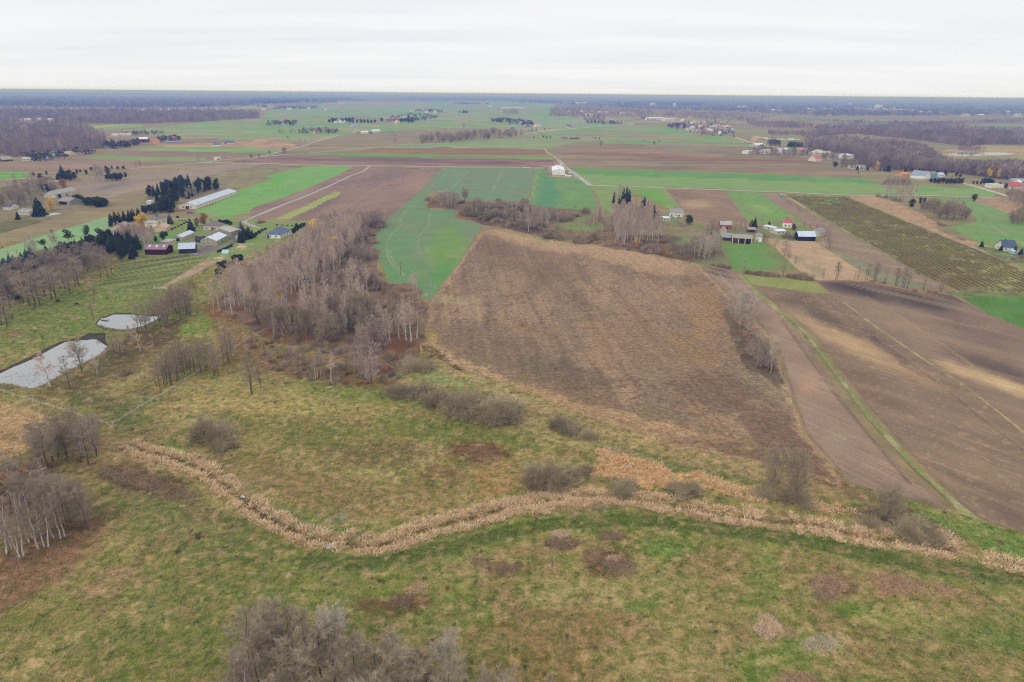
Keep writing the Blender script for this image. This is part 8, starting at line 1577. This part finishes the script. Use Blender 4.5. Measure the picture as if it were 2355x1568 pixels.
def pole(label, fn, P, Pt, r=.14, col=(150, 146, 138), arm=True):
    (u, v), (_, vt) = fn(P, Pt); x, y = map(float, gxy(u, v)); h = toph(u, v, vt)
    o = link('utility_pole', None, None, (x, y, 0)); tag(o, label, 'pole', None)
    V, F = cones([(0, 0, -.4)], [(0, 0, h)], r, r * .6, 8); link('shaft', meshdata('shaft', V, F, paint(col), None, True), o)
    if arm:
        v, f = boxm(-.8, .8, -.06, .06, h - .55, h - .42); link('crossarm', polymesh('crossarm', v, f, paint((110, 100, 92))), o)
        for s in (-.65, 0, .65):
            V, F = cones([(s, 0, h - .42)], [(s, 0, h - .18)], .05, .04, 6); link('insulator', meshdata('insulator', V, F, paint((200, 200, 196))), o)
pole('pale utility pole beside the bungalow track', e2, (1620, 545), (1600, 375))
pole('pale utility pole right of the blue spruce', e2, (472, 362), (465, 295))
pole('dark utility pole standing at the lower end of the green crop', d2, (1292, 225), (1290, 100), .16, (96, 90, 84))
pole('pale leaning utility pole in the alder row', d4, (965, 262), (978, 112))
pole('utility pole on the plantation edge', c4, (745, 1222), (750, 1166))
pole('utility pole on the bright crop beyond the bare bushes', e5, (1662, 1048), (1660, 962), .16, (112, 106, 100))
pole('faint post in the scrub band', e3, (2210, 1010), (2210, 900), .1, (100, 92, 84), False)
pole('thin marker post on the light green strip beside the lane', c3, (1000, 880), (1000, 842), .12, (96, 96, 84), False)
pole('slim mast by the bungalow hedge', e2, (1230, 180), (1230, 180 - 1), .1) if False else None
def mast():
    (u, v), (_, vt) = c3((1140, 192), (1140, 148)); x, y = map(float, gxy(u, v)); h = min(toph(u, v, vt), 108)
    o = link('radio_mast', None, None, (x, y, 0)); tag(o, 'thin lattice radio mast on the far right horizon', 'mast')
    w0, w1, n = 4.0, .8, 9
    for sx, sy in ((1, 1), (1, -1), (-1, 1), (-1, -1)):
        V, F = cones([(sx * w0 / 2, sy * w0 / 2, 0)], [(sx * w1 / 2, sy * w1 / 2, h)], .35, .25, 5); link('leg', meshdata('leg', V, F, paint((170, 176, 190))), o)
    Sx, E = [], []
    for k in range(n):
        a, b = k / n, (k + 1) / n; wa, wb = w0 + (w1 - w0) * a, w0 + (w1 - w0) * b
        for sx, sy, tx, ty in ((1, 1, 1, -1), (1, -1, -1, -1), (-1, -1, -1, 1), (-1, 1, 1, 1)):
            Sx.append((sx * wa / 2, sy * wa / 2, h * a)); E.append((tx * wb / 2, ty * wb / 2, h * b))
    V, F = cones(Sx, E, .18, .18, 4); link('bracing', meshdata('bracing', V, F, paint((170, 176, 190))), o)
mast()

# ------------------------------------------------------------------ fences, jetty, horses, small things
def fence(label, pts, sp, h=1.25, col=(206, 204, 196), rails=(1.1, .65), th=.045, pw=.09):
    p = curve(pts, 6); wx, wy = gxy(p[:, 0], p[:, 1]); P = np.stack([wx, wy], -1); o0 = P[0].copy(); P = P - o0
    L = np.concatenate([[0], np.cumsum(np.linalg.norm(np.diff(P, axis=0), axis=1))]); n = max(2, int(L[-1] / sp) + 1)
    root = link('fence', None, None, (o0[0], o0[1], -.05)); tag(root, label, 'fence')
    s = np.linspace(0, L[-1], n); Q = np.stack([np.interp(s, L, P[:, 0]), np.interp(s, L, P[:, 1])], -1)
    v, f = boxm(-pw, pw, -pw, pw, -.4, h); pm = polymesh('post', v, f, paint(col))
    for q in Q: link('post', pm, root, (q[0], q[1], 0))
    for z in rails:
        A = np.concatenate([Q[:-1], np.full((n - 1, 1), z)], 1); B = np.concatenate([Q[1:], np.full((n - 1, 1), z)], 1)
        V, F = cones(A, B, th, th, 4); link('rail', meshdata('rail', V, F, paint(col)), root)
fence('long pale wire fence below the larger pond', [(-60, 885)] + d1((0, 1212), (110, 1245), (225, 1280), (345, 1320), (460, 1355), (575, 1390), (700, 1430), (800, 1465), (925, 1503)), 6.0)
fence('pale wire fence climbing from the corner to the birch wood', d1((965, 1500), (1020, 1462), (1100, 1420), (1240, 1330), (1375, 1255), (1490, 1185), (1650, 1080), (1800, 980), (2000, 850), (2150, 750), (2300, 680)), 6.5)
fence('short white rail fence at the top of the paddock', d1((1320, 332), (1430, 338)), 5, 1.3, (226, 226, 222), (1.15, .6), .07)
fence('second short white rail fence beside the thin alders', d1((1480, 332), (1570, 340)), 5, 1.3, (220, 220, 216), (1.15, .6), .07)
fence('grey wire fence between the paddock and the weedy plot', d1((560, 350), (760, 350), (1000, 350), (1320, 352)), 6, 1.2, (150, 146, 136), (1.1, .6), .03, .07)
fence('small white gate rails on the lawn of the bungalow', e2((1475, 778), (1565, 780)), 2.5, 1.3, (226, 222, 214), (1.15, .6), .06)
fence('dark green mesh screen beside the plastic greenhouse', e2((1075, 880), (1150, 850), (1280, 790)), 3, 1.8, (52, 66, 62), (1.7, 1.3, .9, .5, .15), .2, .08)
def jetty(label, A, B, w):
    (ua, va), (ub, vb) = A, B; a = np.array(gxy(ua, va)); b = np.array(gxy(ub, vb)); L = np.linalg.norm(b - a); ang = math.atan2(*(b - a)[::-1])
    o = link('jetty', None, None, (a[0], a[1], .35), ang); tag(o, label, 'jetty')
    n = int(L / .5); v, f = boxm(0, .44, -w / 2, w / 2, .25, .33); pm = polymesh('plank', v, f, paint((186, 180, 170)))
    for k in range(n): link('plank', pm, o, (k * .5, 0, random.uniform(-.01, .01)))
    v, f = boxm(-.08, .08, -.08, .08, -1.0, .25); qm = polymesh('post', v, f, paint((110, 100, 90)))
    for k in (.1, .5, .92):
        for s in (-1, 1): link('post', qm, o, (L * k, s * w * .4, 0))
jetty('small wooden jetty at the left end of the smaller pond', *d1((868, 598), (930, 606)), 1.4)
def horse(label, fn, P, face):
    x, y = map(float, gxy(*fn(P)[0]))
    V = [(0, 0, 1.25), (.55, 0, 1.28), (.8, 0, 1.32), (1.1, 0, 1.12), (1.4, 0, .72), (1.55, 0, .42), (1.7, 0, .2),            # body, withers, neck down to the grazing muzzle
         (-.55, 0, 1.27), (-.85, 0, 1.2),
         (.7, .2, 1.0), (.72, .2, .55), (.7, .2, .05), (.7, -.2, 1.0), (.55, -.2, .55), (.5, -.2, .05),
         (-.75, .2, 1.0), (-.62, .2, .72), (-.85, .2, .5), (-.82, .2, .05), (-.75, -.2, 1.0), (-.55, -.2, .72), (-.75, -.2, .5), (-.7, -.2, .05)]
    E = [(0, 1), (1, 2), (2, 3), (3, 4), (4, 5), (5, 6), (0, 7), (7, 8), (1, 9), (9, 10), (10, 11), (1, 12), (12, 13), (13, 14), (7, 15), (15, 16), (16, 17), (17, 18), (7, 19), (19, 20), (20, 21), (21, 22)]
    R = [.36, .34, .27, .2, .16, .14, .09, .34, .26, .14, .08, .06, .14, .08, .06, .2, .13, .08, .06, .2, .13, .08, .06]
    me = bpy.data.meshes.new('body'); me.from_pydata(V, E, [])
    o = link('horse', None, None, (x, y, -.1), face); tag(o, label, 'horse'); b = link('body', me, o)
    m = b.modifiers.new('skin', 'SKIN')
    for i, r in enumerate(R): me.skin_vertices[0].data[i].radius = (r, r)
    me.skin_vertices[0].data[0].use_root = True
    b.modifiers.new('smooth', 'SUBSURF').levels = 1
    me.materials.append(paint((44, 34, 32)))
    V, F = cones([(-.95, 0, 1.25), (-1.1, 0, .95)], [(-1.1, 0, .95), (-1.12, 0, .35)], [.07, .1], [.1, .04], 6); link('tail', meshdata('tail', V, F, paint((28, 24, 24))), o)
    Sx = [(.75 + .11 * k, 0, 1.62 - .12 * k) for k in range(6)]; V, F = cones(Sx, [(a + .02, .1 * (-1) ** i, c - .28) for i, (a, b_, c) in enumerate(Sx)], .06, .02, 4); link('mane', meshdata('mane', V, F, paint((28, 24, 24))), o)
    V, F = cones([(1.42, .08, .78), (1.42, -.08, .78)], [(1.36, .12, .95), (1.36, -.12, .95)], .05, None, 4); link('ear', meshdata('ear', V, F, paint((44, 34, 32))), o)
horse('dark grazing horse on the open paddock grass', d1, (662, 474), math.pi * .97)
horse('dark horse grazing close to the trees of the dark wood', d1, (497, 450), .1)
def heap(name, label, fn, P, r, h, cols, n=60, seed=1, cat='heap', mat=None):
    rg = np.random.default_rng(seed); x, y = map(float, gxy(*fn(P)[0]))
    Vs, Fs, o = [], [], 0
    for k in range(n):
        a = rg.uniform(0, 6.28); d = r * math.sqrt(rg.random()); z = h * (1 - (d / r) ** 1.4) * rg.uniform(.4, 1); s = rg.uniform(.18, .5) * min(1, r / 2)
        v, f = boxm(-s, s, -s * .6, s * .6, -s * .5, s * .5); t = rg.uniform(0, 6.28); R_ = Matrix.Rotation(t, 3, 'Z') @ Matrix.Rotation(rg.uniform(-.7, .7), 3, 'X')
        v = v @ np.array(R_).T + [math.cos(a) * d, math.sin(a) * d, z]; Vs.extend(v); Fs.extend([tuple(i + o for i in q) for q in f]); o += 8
    ob = link(name, polymesh(name, Vs, Fs, paint(cols)), None, (x, y, 0)); tag(ob, label, cat)
heap('sand_heap', 'tan heap of sand on the lawn by the greenhouse', e2, (1090, 955), 3.2, .5, (214, 188, 152), 90, 1)
heap('sand_heap', 'pale sand spread before the dark spruce clump', e2, (1405, 805), 3.0, .35, (214, 190, 156), 70, 2)
heap('earth_heap', 'dark earth heap before the long white barn', e2, (705, 345), 3.2, 1.5, (112, 104, 96), 90, 3)
heap('brush_heap', 'heap of dark branches beside the farm track', e2, (1665, 470), 4.0, 1.5, (86, 76, 68), 90, 4)
heap('clutter_heap', 'jumble of boards and metal at the foot of the dark timber barn', e2, (770, 905), 3.4, .8, (150, 152, 158), 60, 5)
heap('clutter_heap', 'stacked blocks before the white roofed cottage', e2, (960, 800), 4.2, 1.2, (160, 154, 144), 60, 6)
heap('clutter_heap', 'clutter of boards and barrels below the white house', e4, (735, 540), 3.6, .9, (150, 134, 116), 60, 7)
heap('earth_bank', 'pale earth bank behind the poultry hall', e3, (1770, 212), 9, 1.4, (188, 162, 140), 160, 8)
heap('clutter_heap', 'dark clutter of machinery left of the poultry hall', e3, (1800, 258), 4.5, 1.2, (70, 66, 68), 60, 9)
heap('clutter_heap', 'pale blue clutter beside the poultry hall', e3, (1848, 252), 3.6, 1.6, (170, 186, 204), 50, 10)  # loose blocks standing in for a bluish vehicle

# ------------------------------------------------------------------ the hazy air
def haze():
    v, f = boxm(-60000, 60000, -60000, 60000, -2.0, 116.0)
    m = bpy.data.materials.new('haze_air'); m.use_nodes = True; t = m.node_tree; t.nodes.clear()
    o = N(t, 'ShaderNodeOutputMaterial'); p = N(t, 'ShaderNodeVolumePrincipled')
    p.inputs['Density'].default_value = 0.00017; p.inputs['Color'].default_value = (.24, .38, 1.0, 1); p.inputs['Absorption Color'].default_value = (.76, .80, 1.0, 1); p.inputs['Anisotropy'].default_value = 0.0
    t.links.new(p.outputs[0], o.inputs['Volume'])
    b = link('haze', polymesh('haze', v, f, m)); tag(b, 'thin blue haze over the whole plain', 'haze', None, 'stuff')
haze()
# members of small groups get their own label, by their order across the view
def own_labels():
    words = 'first second third fourth fifth sixth seventh eighth ninth tenth eleventh twelfth thirteenth fourteenth fifteenth sixteenth seventeenth eighteenth nineteenth twentieth'.split()
    by = {}
    for o in COL.objects:
        if o.parent is None and o.get('group') and o.get('label'): by.setdefault((o['group'], o['label']), []).append(o)
    for (g, lab), L in by.items():
        n = len(L)
        if n < 2 or n > 20: continue
        L.sort(key=lambda o: o.location.x / max(o.location.y, 1.0))
        for i, o in enumerate(L):
            w = 'leftmost' if i == 0 else 'rightmost' if i == n - 1 else 'middle' if n == 3 else words[i] + ' from left'
            if len((lab + ', ' + w).split()) <= 16: o['label'] = lab + ', ' + w
own_labels()
bpy.context.view_layer.update()
